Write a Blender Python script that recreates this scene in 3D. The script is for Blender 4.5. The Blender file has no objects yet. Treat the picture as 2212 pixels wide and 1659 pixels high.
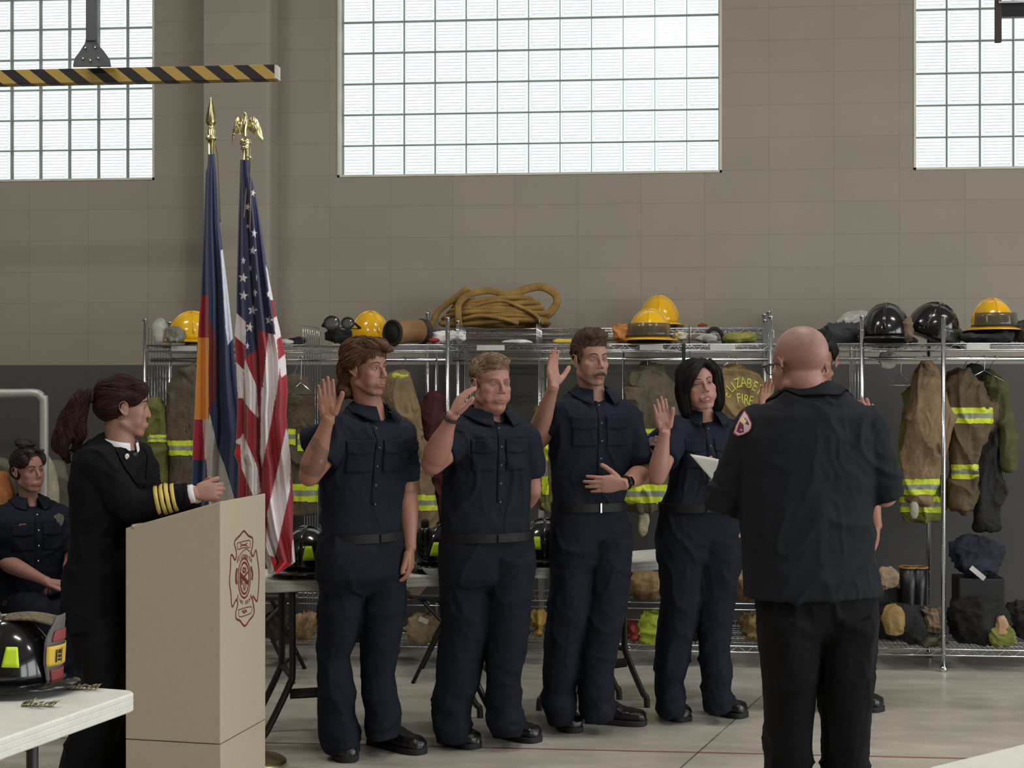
import bpy, bmesh, math, random
import numpy as np
from mathutils import Vector, Matrix
from mathutils.bvhtree import BVHTree

# ------------------------------------------------------------------ camera, world, light, exposure
SC = bpy.context.scene
COL = SC.collection
F, CX, CY = 3300.0, 1106.0, 829.5
YAW = math.radians(5.4)
CAMD = 9.684
CAM = Vector((0, -CAMD, 1.6))
FWD = Vector((-math.sin(YAW), math.cos(YAW), 0))
RGT = Vector((math.cos(YAW), math.sin(YAW), 0))
UP = Vector((0, 0, 1))

cam_data = bpy.data.cameras.new('camera')
cam_data.sensor_width = 36.0
cam_data.lens = F / 2212.0 * 36.0
cam_data.clip_start = 0.05
cam = bpy.data.objects.new('camera', cam_data)
COL.objects.link(cam)
cam.location = CAM
cam.rotation_euler = (math.pi / 2, 0, YAW)
SC.camera = cam

SC.view_settings.view_transform = 'Standard'
SC.view_settings.look = 'None'
SC.view_settings.gamma = 1.0
SC.view_settings.use_curve_mapping = False
SC.view_settings.exposure = 0.08
SC.cycles.max_bounces = 7
SC.cycles.diffuse_bounces = 4
SC.cycles.transparent_max_bounces = 8
SC.cycles.caustics_reflective = False
SC.cycles.caustics_refractive = False
SC.cycles.sample_clamp_indirect = 4.0
SC.cycles.use_denoising = True

world = bpy.data.worlds.new('sky')
SC.world = world
world.use_nodes = True
wn = world.node_tree
bg = wn.nodes['Background']
bg.inputs[0].default_value = (0.93, 0.97, 1.0, 1)
bg.inputs[1].default_value = 5.0
FILL_W = 50.0


def portal(name, loc, rot, sx, sy):
    """sky light is sampled through each real opening of the hall"""
    l = bpy.data.lights.new(name, 'AREA')
    l.shape = 'RECTANGLE'
    l.size, l.size_y = sx, sy
    l.cycles.is_portal = True
    o = bpy.data.objects.new(name, l)
    COL.objects.link(o)
    o.location = loc
    o.rotation_euler = rot
    return o


# ------------------------------------------------------------------ pixel helpers
def P(px, py, d):
    """point that the photo shows at pixel (px, py), d metres deep along the view axis"""
    return CAM + FWD * d + RGT * ((px - CX) / F * d) + UP * ((CY - py) / F * d)


def floor_pt(px, py, z=0.0):
    return P(px, py, F * (1.6 - z) / (py - CY))


def plane_y(px, py, y0):
    """point on the plane y = y0 (parallel to the rear wall) behind a pixel"""
    r = FWD + RGT * ((px - CX) / F) + UP * ((CY - py) / F)
    t = (y0 - CAM.y) / r.y
    return CAM + r * t


def V(*a):
    return Vector(a)


# ------------------------------------------------------------------ numpy noise
def _hash(ix, iy, iz, seed):
    n = (ix * 73856093) ^ (iy * 19349663) ^ (iz * 83492791) ^ (seed * 2654435)
    n = n & 0x7fffffff
    n = ((n >> 13) ^ n) & 0x7fffffff
    n = (n * ((n * n * 15731 + 789221) & 0x7fffffff) + 1376312589) & 0x7fffffff
    return n / float(0x7fffffff)


def vnoise(p, seed=0):
    p = np.asarray(p, dtype=np.float64) + 1000.0
    i = np.floor(p).astype(np.int64)
    f = p - i
    f = f * f * (3 - 2 * f)
    r = 0
    for dx in (0, 1):
        wx = f[:, 0] if dx else 1 - f[:, 0]
        for dy in (0, 1):
            wy = f[:, 1] if dy else 1 - f[:, 1]
            for dz in (0, 1):
                wz = f[:, 2] if dz else 1 - f[:, 2]
                r = r + wx * wy * wz * _hash(i[:, 0] + dx, i[:, 1] + dy, i[:, 2] + dz, seed)
    return r * 2 - 1


def ridge(p, seed=0):
    return 1 - 2 * np.abs(vnoise(p, seed))


# ------------------------------------------------------------------ colours and materials
def lin(c):
    def g(v):
        v = v / 255.0
        return v / 12.92 if v <= 0.04045 else ((v + 0.055) / 1.055) ** 2.4
    return tuple(g(x) for x in c)


MATS = {}


def mat(name, rgb=(128, 128, 128), rough=0.6, metal=0.0, var=0.12, scale=6.0, bump=0.0, bscale=60.0, stretch=None,
        attr=False, spec=0.5, alpha=1.0, sheen=0.0, trans=0.0, wave=0.0, coat=0.0, sss=0.0):
    if name in MATS:
        return MATS[name]
    m = bpy.data.materials.new(name)
    m.use_nodes = True
    nt = m.node_tree
    b = nt.nodes['Principled BSDF']
    c = lin(rgb)
    b.inputs['Roughness'].default_value = rough
    b.inputs['Metallic'].default_value = metal
    b.inputs['Specular IOR Level'].default_value = spec
    b.inputs['Alpha'].default_value = alpha
    b.inputs['Transmission Weight'].default_value = trans
    b.inputs['Coat Weight'].default_value = coat
    b.inputs['Sheen Weight'].default_value = sheen
    if sss:
        b.inputs['Subsurface Weight'].default_value = sss
        b.inputs['Subsurface Radius'].default_value = (0.012, 0.005, 0.003)
        b.inputs['Subsurface Scale'].default_value = 1.0
    tc = nt.nodes.new('ShaderNodeTexCoord')
    mp = nt.nodes.new('ShaderNodeMapping')
    nt.links.new(tc.outputs['Object'], mp.inputs['Vector'])
    if stretch:
        mp.inputs['Scale'].default_value = stretch
    nz = nt.nodes.new('ShaderNodeTexNoise')
    nz.inputs['Scale'].default_value = scale
    nz.inputs['Detail'].default_value = 4
    nt.links.new(mp.outputs[0], nz.inputs['Vector'])
    mr = nt.nodes.new('ShaderNodeMapRange')
    mr.inputs['From Min'].default_value = 0.3
    mr.inputs['From Max'].default_value = 0.7
    mr.inputs['To Min'].default_value = 1 - var
    mr.inputs['To Max'].default_value = 1 + var
    nt.links.new(nz.outputs['Fac'], mr.inputs['Value'])
    mx = nt.nodes.new('ShaderNodeVectorMath')
    mx.operation = 'SCALE'
    if attr:
        at = nt.nodes.new('ShaderNodeAttribute')
        at.attribute_name = 'Col'
        nt.links.new(at.outputs['Color'], mx.inputs[0])
    else:
        mx.inputs[0].default_value = c
    nt.links.new(mr.outputs[0], mx.inputs['Scale'])
    nt.links.new(mx.outputs[0], b.inputs['Base Color'])
    if bump:
        n2 = nt.nodes.new('ShaderNodeTexNoise')
        n2.inputs['Scale'].default_value = bscale
        n2.inputs['Detail'].default_value = 3
        nt.links.new(mp.outputs[0], n2.inputs['Vector'])
        bp = nt.nodes.new('ShaderNodeBump')
        bp.inputs['Strength'].default_value = bump
        bp.inputs['Distance'].default_value = 0.01
        nt.links.new(n2.outputs['Fac'], bp.inputs['Height'])
        nt.links.new(bp.outputs[0], b.inputs['Normal'])
    MATS[name] = m
    return m


# ------------------------------------------------------------------ objects: naming, parenting, tags
OFF = {}


def tag(o, label=None, cat=None, group=None, kind=None):
    if label:
        o['label'] = label
    if cat:
        o['category'] = cat
    if group:
        o['group'] = group
    if kind:
        o['kind'] = kind
    return o


def thing(name, loc, label, cat, group=None, rot=None):
    o = bpy.data.objects.new(name, None)
    o.empty_display_size = 0.1
    COL.objects.link(o)
    o.location = loc
    if rot is not None:
        o.rotation_euler = rot
    OFF[o.name] = Vector(loc)
    return tag(o, label, cat, group)


def copy_tree(o, parent=None):
    c = o.copy()
    COL.objects.link(c)
    c.parent = parent
    for ch in o.children:
        copy_tree(ch, c)
    return c


class MB:
    """collects shapes, then links them as ONE mesh object"""

    def __init__(s):
        s.v, s.f, s.m, s.n = [], [], [], 0

    def add(s, vs, fs, m=0):
        vs = np.asarray([tuple(q) for q in vs] if not isinstance(vs, np.ndarray) else vs, dtype=np.float64).reshape(-1, 3)
        k = s.n
        s.v.append(vs)
        s.n += len(vs)
        if isinstance(fs, np.ndarray):
            fs = (fs + k).tolist()
            s.f.extend(fs)
        else:
            s.f.extend([[i + k for i in q] for q in fs])
        s.m.extend([m] * len(fs))
        return s

    def verts(s):
        return np.concatenate(s.v) if s.v else np.zeros((0, 3))

    def box(s, c, size, M=None, m=0):
        x, y, z = [q / 2 for q in size]
        vs = [Vector((a * x, b * y, d * z)) for a in (-1, 1) for b in (-1, 1) for d in (-1, 1)]
        M = M or Matrix.Identity(3)
        vs = [Vector(c) + M @ q for q in vs]
        return s.add(vs, [(0, 1, 3, 2), (4, 6, 7, 5), (0, 4, 5, 1), (2, 3, 7, 6), (0, 2, 6, 4), (1, 5, 7, 3)], m)

    def rings(s, rg, closed=True, caps=True, m=0, loop=False):
        """rg: list of rings, each an equal-length list of points"""
        n = len(rg[0])
        vs = [tuple(p) for r in rg for p in r]
        fs = []
        k = len(rg)
        for i in range(k if loop else k - 1):
            j = (i + 1) % k
            for a in range(n if closed else n - 1):
                b = (a + 1) % n
                fs.append((i * n + a, i * n + b, j * n + b, j * n + a))
        if caps and closed and not loop:
            fs.append(tuple(range(n - 1, -1, -1)))
            fs.append(tuple((k - 1) * n + a for a in range(n)))
        return s.add(vs, fs, m)

    def loft(s, rg, n=24, e=2.0, m=0, caps=True):
        """rg: (centre, half axis a, half axis b) per ring; e = superellipse power"""
        out = []
        for c, a, b in rg:
            c, a, b = Vector(c), Vector(a), Vector(b)
            r = []
            for i in range(n):
                t = 2 * math.pi * i / n
                ct, st = math.cos(t), math.sin(t)
                r.append(c + a * (math.copysign(abs(ct) ** (2 / e), ct)) + b * (math.copysign(abs(st) ** (2 / e), st)))
            out.append(r)
        return s.rings(out, caps=caps, m=m)

    def tube(s, pts, r, n=8, m=0, flat=None, caps=True, loop=False):
        """round (or flat=(normal, ratio)) tube through points; r number or list"""
        pts = [Vector(p) for p in pts]
        k = len(pts)
        rs = r if isinstance(r, (list, tuple)) else [r] * k
        up = None
        out = []
        for i in range(k):
            if loop:
                t = pts[(i + 1) % k] - pts[i - 1]
            else:
                t = pts[min(i + 1, k - 1)] - pts[max(i - 1, 0)]
            if t.length < 1e-9:
                t = Vector((0, 0, 1))
            t.normalize()
            if up is None:
                up = Vector((0, 0, 1)) if abs(t.z) < 0.9 else Vector((0, 1, 0))
                if flat is not None:
                    up = Vector(flat[0])
            a = t.cross(up)
            if a.length < 1e-6:
                a = t.orthogonal()
            a.normalize()
            b = a.cross(t).normalized()
            if flat is None:
                up = b
            q = flat[1] if flat is not None else 1.0
            out.append([pts[i] + a * (math.cos(2 * math.pi * j / n) * rs[i]) + b * (math.sin(2 * math.pi * j / n) * rs[i] * q) for j in range(n)])
        return s.rings(out, m=m, caps=caps, loop=loop)

    def ell(s, c, rad, M=None, nu=18, nv=12, m=0):
        M = M or Matrix.Identity(3)
        c = Vector(c)
        vs = [c + M @ Vector((0, 0, rad[2]))]
        for i in range(1, nv):
            ph = math.pi * i / nv
            for j in range(nu):
                th = 2 * math.pi * j / nu
                vs.append(c + M @ Vector((rad[0] * math.sin(ph) * math.cos(th), rad[1] * math.sin(ph) * math.sin(th), rad[2] * math.cos(ph))))
        vs.append(c + M @ Vector((0, 0, -rad[2])))
        fs = [(0, 1 + j, 1 + (j + 1) % nu) for j in range(nu)]
        for i in range(nv - 2):
            for j in range(nu):
                a, b = 1 + i * nu + j, 1 + i * nu + (j + 1) % nu
                fs.append((a, a + nu, b + nu, b))
        q = len(vs) - 1
        fs += [(q, 1 + (nv - 2) * nu + (j + 1) % nu, 1 + (nv - 2) * nu + j) for j in range(nu)]
        return s.add(vs, fs, m)

    def cap(s, p0, p1, r0, r1, n=16, m=0):
        """round ended tapered limb"""
        p0, p1 = Vector(p0), Vector(p1)
        t = (p1 - p0)
        L = max(t.length, 1e-6)
        t = t / L
        pts, rs = [], []
        for a in (-80, -55, -30, -10):
            pts.append(p0 + t * (math.sin(math.radians(a)) * r0)); rs.append(r0 * math.cos(math.radians(a)))
        for u in (0.0, 0.25, 0.5, 0.75, 1.0):
            pts.append(p0 + t * L * u); rs.append(r0 + (r1 - r0) * u)
        for a in (10, 30, 55, 80):
            pts.append(p1 + t * (math.sin(math.radians(a)) * r1)); rs.append(r1 * math.cos(math.radians(a)))
        return s.tube(pts, rs, n=n, m=m)

    def lathe(s, prof, c=(0, 0, 0), M=None, n=24, m=0, sx=1, sy=1):
        M = M or Matrix.Identity(3)
        c = Vector(c)
        rg = [[c + M @ Vector((r * sx * math.cos(2 * math.pi * j / n), r * sy * math.sin(2 * math.pi * j / n), z)) for j in range(n)] for r, z in prof]
        return s.rings(rg, m=m)

    def prism(s, poly, axis, m=0):
        """extrude a planar polygon (3-D points) along the vector axis"""
        poly = [Vector(p) for p in poly]
        axis = Vector(axis)
        n = len(poly)
        vs = poly + [p + axis for p in poly]
        fs = [tuple(range(n - 1, -1, -1)), tuple(range(n, 2 * n))] + [(i, (i + 1) % n, n + (i + 1) % n, n + i) for i in range(n)]
        return s.add(vs, fs, m)

    def grid(s, fn, nu, nv, m=0):
        vs = [tuple(fn(i / nu, j / nv)) for j in range(nv + 1) for i in range(nu + 1)]
        fs = [(j * (nu + 1) + i, j * (nu + 1) + i + 1, (j + 1) * (nu + 1) + i + 1, (j + 1) * (nu + 1) + i) for j in range(nv) for i in range(nu)]
        return s.add(vs, fs, m)

    def sheet(s, fn, nu, nv, th, m=0):
        """a cloth or plate: fn(u,v) -> point, given thickness th along +-normal guess"""
        A = np.array([[tuple(fn(i / nu, j / nv)) for i in range(nu + 1)] for j in range(nv + 1)])
        du = np.gradient(A, axis=1)
        dv = np.gradient(A, axis=0)
        nr = np.cross(du, dv)
        nr /= (np.linalg.norm(nr, axis=2, keepdims=True) + 1e-12)
        B = A + nr * th
        w = nu + 1
        vs = np.concatenate([A.reshape(-1, 3), B.reshape(-1, 3)])
        k = w * (nv + 1)
        fs = []
        for j in range(nv):
            for i in range(nu):
                a = j * w + i
                fs.append((a, a + w, a + w + 1, a + 1))
                fs.append((k + a, k + a + 1, k + a + w + 1, k + a + w))
        for i in range(nu):
            fs.append((i, i + 1, k + i + 1, k + i))
            a = nv * w + i
            fs.append((a + 1, a, k + a, k + a + 1))
        for j in range(nv):
            a = j * w
            fs.append((a + w, a, k + a, k + a + w))
            a = j * w + nu
            fs.append((a, a + w, k + a + w, k + a))
        return s.add(vs, fs, m)

    def build(s, name, m, parent=None, local=False, smooth=True, colf=None, bevel=0.0, normals=True):
        vs = s.verts()
        if parent is not None and not local:
            vs = vs - np.array(OFF.get(parent.name, (0, 0, 0)))
        me = bpy.data.meshes.new(name)
        me.from_pydata(vs.tolist(), [], s.f)
        ms = m if isinstance(m, (list, tuple)) else [m]
        for q in ms:
            me.materials.append(q)
        if len(ms) > 1:
            me.polygons.foreach_set('material_index', s.m)
        if smooth:
            me.polygons.foreach_set('use_smooth', [True] * len(me.polygons))
            if smooth == 'auto':
                try:
                    me.set_sharp_from_angle(angle=math.radians(35))
                except Exception:
                    pass
        if colf is not None:
            c = colf(s.verts())
            at = me.color_attributes.new('Col', 'FLOAT_COLOR', 'POINT')
            c4 = np.ones((len(vs), 4))
            c4[:, :3] = c
            at.data.foreach_set('color', c4.ravel())
        me.update()
        if normals:
            bm = bmesh.new(); bm.from_mesh(me)
            if bevel:
                bmesh.ops.bevel(bm, geom=bm.edges[:], offset=bevel, segments=2, profile=0.6, affect='EDGES', clamp_overlap=True)
            bmesh.ops.recalc_face_normals(bm, faces=bm.faces[:]); bm.to_mesh(me); bm.free()
        o = bpy.data.objects.new(name, me)
        COL.objects.link(o)
        if parent is not None:
            o.parent = parent
            OFF[o.name] = OFF.get(parent.name, Vector((0, 0, 0)))
        return o


def remesh(mb, voxel, smooth=2, fac=0.5):
    """fuse overlapping closed shapes into one continuous surface; returns (verts, quads)"""
    me = bpy.data.meshes.new('tmp')
    me.from_pydata(mb.verts().tolist(), [], mb.f)
    bm = bmesh.new(); bm.from_mesh(me); bmesh.ops.recalc_face_normals(bm, faces=bm.faces[:]); bm.to_mesh(me); bm.free()
    ob = bpy.data.objects.new('tmp', me)
    COL.objects.link(ob)
    r = ob.modifiers.new('r', 'REMESH')
    r.mode = 'VOXEL'
    r.voxel_size = voxel
    if smooth:
        q = ob.modifiers.new('s', 'SMOOTH')
        q.factor = fac
        q.iterations = smooth
    dg = bpy.context.evaluated_depsgraph_get()
    ev = ob.evaluated_get(dg)
    m2 = ev.to_mesh()
    n = len(m2.vertices)
    vs = np.empty(n * 3); m2.vertices.foreach_get('co', vs); vs = vs.reshape(-1, 3)
    nl = len(m2.loops)
    li = np.empty(nl, dtype=np.int32); m2.loops.foreach_get('vertex_index', li)
    ls = np.empty(len(m2.polygons), dtype=np.int32); m2.polygons.foreach_get('loop_total', ls)
    if (ls == 4).all():
        fs = li.reshape(-1, 4).copy()
    else:
        fs, k = [], 0
        for t in ls:
            fs.append(li[k:k + t].tolist()); k += t
    ev.to_mesh_clear()
    bpy.data.objects.remove(ob)
    bpy.data.meshes.remove(me)
    return vs, fs


def keep_main(vs, fs):
    """drop stray islands, keep the largest"""
    if not isinstance(fs, np.ndarray) or not len(fs):
        return vs, fs
    lab = np.arange(len(vs))
    while True:
        mn = lab[fs].min(axis=1)
        new = lab.copy()
        for k in range(4):
            np.minimum.at(new, fs[:, k], mn)
        new = new[new]
        if (new == lab).all():
            break
        lab = new
    ids, cnt = np.unique(lab, return_counts=True)
    main = ids[cnt.argmax()]
    ok = lab == main
    idx = -np.ones(len(vs), dtype=np.int64)
    idx[ok] = np.arange(ok.sum())
    f2 = fs[ok[fs[:, 0]]]
    return vs[ok], idx[f2]


def vnormals(vs, fs):
    a, b, c, d = (vs[fs[:, i]] for i in range(4))
    fn = np.cross(c - a, d - b)
    n = np.zeros_like(vs)
    for i in range(4):
        np.add.at(n, fs[:, i], fn)
    return n / (np.linalg.norm(n, axis=1, keepdims=True) + 1e-12)


def wrinkle(vs, fs, amp, sc=(9, 9, 5), seed=0, fine=0.35):
    n = vnormals(vs, fs)
    q = vs * np.array(sc)
    w = vnoise(q * 0.7 + 5, seed + 3)
    q2 = q + w[:, None] * 0.8
    d = ridge(q2, seed) ** 3 * 1.0 + fine * ridge(q2 * 2.3, seed + 1) ** 2
    return vs + n * (d * amp)[:, None]


def text_verts(s, size, M, th=0.001, font_spacing=1.0):
    """letters as solid mesh: returns an MB; M maps the text plane to the world"""
    cu = bpy.data.curves.new('txt', 'FONT')
    cu.body = s
    cu.size = size
    cu.align_x = 'CENTER'
    cu.align_y = 'CENTER'
    cu.extrude = th / 2
    cu.space_character = font_spacing
    ob = bpy.data.objects.new('txt', cu)
    COL.objects.link(ob)
    dg = bpy.context.evaluated_depsgraph_get()
    ev = ob.evaluated_get(dg)
    me = ev.to_mesh()
    vs = [M @ v.co for v in me.vertices]
    fs = [tuple(p.vertices) for p in me.polygons]
    ev.to_mesh_clear()
    bpy.data.objects.remove(ob)
    bpy.data.curves.remove(cu)
    mb = MB()
    mb.add(vs, fs)
    return mb


def basis(x, y, z, loc):
    M = Matrix((x, y, z)).transposed().to_4x4()
    M.translation = Vector(loc)
    return M


def smooth_path(pts, k=6):
    """Catmull-Rom through 3-D points"""
    p = [Vector(q) for q in pts]
    out = []
    for i in range(len(p) - 1):
        a, b, c, d = p[max(i - 1, 0)], p[i], p[i + 1], p[min(i + 2, len(p) - 1)]
        for j in range(k):
            t = j / k
            out.append(0.5 * ((2 * b) + (c - a) * t + (2 * a - 5 * b + 4 * c - d) * t * t + (3 * b - a - 3 * c + d) * t ** 3))
    out.append(p[-1])
    return out
# ------------------------------------------------------------------ the hall
X0, X1, YB, ZC = -8.0, 8.0, -18.0, 5.6
BAYS = [(-16.6, -12.4), (-11.6, -7.4), (-6.6, -2.4)]
for i, (a, b) in enumerate(BAYS):
    portal('bay_opening_light', (X1 + 0.12, (a + b) / 2, 2.0), (0, math.radians(90), 0), 4.0, b - a)

WZ0, PIT = 2.945, 0.2


def wx(px):
    return plane_y(px, 300, 0).x


wins = [(wx(329) - 10 * 0.1975, 0.1975, 10), (wx(734), (wx(1554) - wx(734)) / 12, 12), (wx(1979), 0.203, 10)]
for x, p, n in wins:
    portal('window_light', (x + p * n / 2, 0.24, WZ0 + 4.5 * PIT), (math.radians(-90), 0, 0), p * n, 9 * PIT)


def nmath(nt, op, a, b=None, c=None):
    n = nt.nodes.new('ShaderNodeMath')
    n.operation = op
    for i, v in enumerate((a, b, c)):
        if v is None:
            continue
        if isinstance(v, (int, float)):
            n.inputs[i].default_value = v
        else:
            nt.links.new(v, n.inputs[i])
    return n.outputs[0]


def sepxyz(nt):
    tc = nt.nodes.new('ShaderNodeTexCoord')
    s = nt.nodes.new('ShaderNodeSeparateXYZ')
    nt.links.new(tc.outputs['Object'], s.inputs[0])
    return s.outputs, tc


def mixc(nt, f, a, b):
    n = nt.nodes.new('ShaderNodeMix')
    n.data_type = 'RGBA'
    if isinstance(f, (int, float)):
        n.inputs[0].default_value = f
    else:
        nt.links.new(f, n.inputs[0])
    for k, v in ((6, a), (7, b)):
        if isinstance(v, tuple):
            n.inputs[k].default_value = (*v, 1)
        else:
            nt.links.new(v, n.inputs[k])
    return n.outputs[2]


def linemask(nt, coord, off, period, half):
    """1 on a joint of the given half width, 0 elsewhere"""
    f = nmath(nt, 'FRACT', nmath(nt, 'DIVIDE', nmath(nt, 'SUBTRACT', coord, off), period))
    d = nmath(nt, 'MULTIPLY', nmath(nt, 'SUBTRACT', 0.5, nmath(nt, 'ABSOLUTE', nmath(nt, 'SUBTRACT', f, 0.5))), period)
    return nmath(nt, 'LESS_THAN', d, half)


def block_wall_material(name, xoff, along_y=False):
    m = bpy.data.materials.new(name)
    m.use_nodes = True
    nt = m.node_tree
    b = nt.nodes['Principled BSDF']
    (x, y, z), tc = sepxyz(nt)
    u = y if along_y else x
    jx = linemask(nt, u, xoff, 0.4, 0.0028)
    jz = linemask(nt, z, 1.7235, 0.2032, 0.0028)
    j = nmath(nt, 'MAXIMUM', jx, jz)
    nz = nt.nodes.new('ShaderNodeTexNoise'); nz.inputs['Scale'].default_value = 1.6; nz.inputs['Detail'].default_value = 5
    nt.links.new(tc.outputs['Object'], nz.inputs['Vector'])
    # each block takes the paint a little differently
    bx = nmath(nt, 'FLOOR', nmath(nt, 'DIVIDE', nmath(nt, 'SUBTRACT', u, xoff), 0.4))
    bz = nmath(nt, 'FLOOR', nmath(nt, 'DIVIDE', nmath(nt, 'SUBTRACT', z, 1.7235), 0.2032))
    wn_ = nt.nodes.new('ShaderNodeTexWhiteNoise'); wn_.noise_dimensions = '2D'
    cv = nt.nodes.new('ShaderNodeCombineXYZ'); nt.links.new(bx, cv.inputs[0]); nt.links.new(bz, cv.inputs[1])
    nt.links.new(cv.outputs[0], wn_.inputs['Vector'])
    tone = nmath(nt, 'ADD', nmath(nt, 'MULTIPLY', nz.outputs['Fac'], 0.22), nmath(nt, 'MULTIPLY', wn_.outputs['Value'], 0.06))
    tone = nmath(nt, 'ADD', tone, 0.86)
    up_ = nmath(nt, 'GREATER_THAN', z, 1.7235)
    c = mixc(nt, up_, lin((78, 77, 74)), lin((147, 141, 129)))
    c = mixc(nt, nmath(nt, 'MULTIPLY', j, 0.2), c, lin((70, 64, 58)))
    sc = nt.nodes.new('ShaderNodeVectorMath'); sc.operation = 'SCALE'
    nt.links.new(c, sc.inputs[0]); nt.links.new(tone, sc.inputs['Scale'])
    nt.links.new(sc.outputs[0], b.inputs['Base Color'])
    b.inputs['Roughness'].default_value = 0.72
    n2 = nt.nodes.new('ShaderNodeTexNoise'); n2.inputs['Scale'].default_value = 70; n2.inputs['Detail'].default_value = 3
    nt.links.new(tc.outputs['Object'], n2.inputs['Vector'])
    h = nmath(nt, 'SUBTRACT', nmath(nt, 'MULTIPLY', n2.outputs['Fac'], 0.25), nmath(nt, 'MULTIPLY', j, 0.5))
    bp = nt.nodes.new('ShaderNodeBump'); bp.inputs['Strength'].default_value = 0.35; bp.inputs['Distance'].default_value = 0.006
    nt.links.new(h, bp.inputs['Height']); nt.links.new(bp.outputs[0], b.inputs['Normal'])
    return m


XJ = wx(191)
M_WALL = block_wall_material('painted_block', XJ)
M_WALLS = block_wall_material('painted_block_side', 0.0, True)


def wall_cells(mb, ua, za, holes, place):
    """wall of cells between break lines; holes is a set of (i, j) left open"""
    for i in range(len(ua) - 1):
        for j in range(len(za) - 1):
            if (i, j) not in holes:
                place(mb, ua[i], ua[i + 1], za[j], za[j + 1])


# rear wall with three glass block windows
ua = [X0]
for x, p, n in wins:
    ua += [x - 0.012, x + p * n + 0.012]
ua.append(X1)
za = [0, WZ0 - 0.012, WZ0 + 9 * PIT + 0.012, ZC]
mb = MB()
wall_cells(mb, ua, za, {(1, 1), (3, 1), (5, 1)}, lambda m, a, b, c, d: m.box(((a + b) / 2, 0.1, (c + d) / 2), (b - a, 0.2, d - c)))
tag(mb.build('wall_rear', M_WALL, smooth=False), kind='structure')

# pilaster with a rounded corner
xa, xb = plane_y(440, 300, -0.2).x, plane_y(583, 300, -0.2).x
r = 0.045
poly = [(xa, 0.0, 0), (xa, -0.2, 0)] + [(xb - r + r * math.sin(t), -0.2 + r - r * math.cos(t), 0) for t in [math.radians(k * 10) for k in range(10)]] + [(xb, 0.0, 0)]
mb = MB(); mb.prism(poly, (0, 0, ZC))
tag(mb.build('wall_pilaster', block_wall_material('painted_block_pilaster', xa), smooth='auto'), kind='structure')

mb = MB(); mb.box((X0 - 0.1, YB / 2, ZC / 2), (0.2, -YB, ZC))
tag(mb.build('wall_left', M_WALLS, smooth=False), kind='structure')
FB = []
xa_ = [X0 - 0.2] + [q for b in FB for q in b] + [X1 + 0.2]
mb = MB()
wall_cells(mb, xa_, [0, 4.0, ZC], set(), lambda m, a, b, c, d: m.box(((a + b) / 2, YB - 0.1, (c + d) / 2), (b - a, 0.2, d - c)))
for a, b in FB:
    portal('bay_opening_light', ((a + b) / 2, YB - 0.22, 2.0), (math.radians(90), 0, 0), b - a, 4.0)
tag(mb.build('wall_front', M_WALL, smooth=False), kind='structure')
ya = [YB] + [q for b in BAYS for q in b] + [0]
mb = MB()
wall_cells(mb, ya, [0, 4.0, ZC], {(1, 0), (3, 0), (5, 0)}, lambda m, a, b, c, d: m.box((X1 + 0.1, (a + b) / 2, (c + d) / 2), (0.2, b - a, d - c)))
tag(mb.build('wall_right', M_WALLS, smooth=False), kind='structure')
mb = MB(); mb.box((0, YB / 2, ZC + 0.1), (X1 - X0 + 0.4, -YB + 0.4, 0.2))
tag(mb.build('ceiling', mat('ceiling_paint', (176, 172, 164), 0.8, var=0.05), smooth=False), kind='structure')


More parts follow.
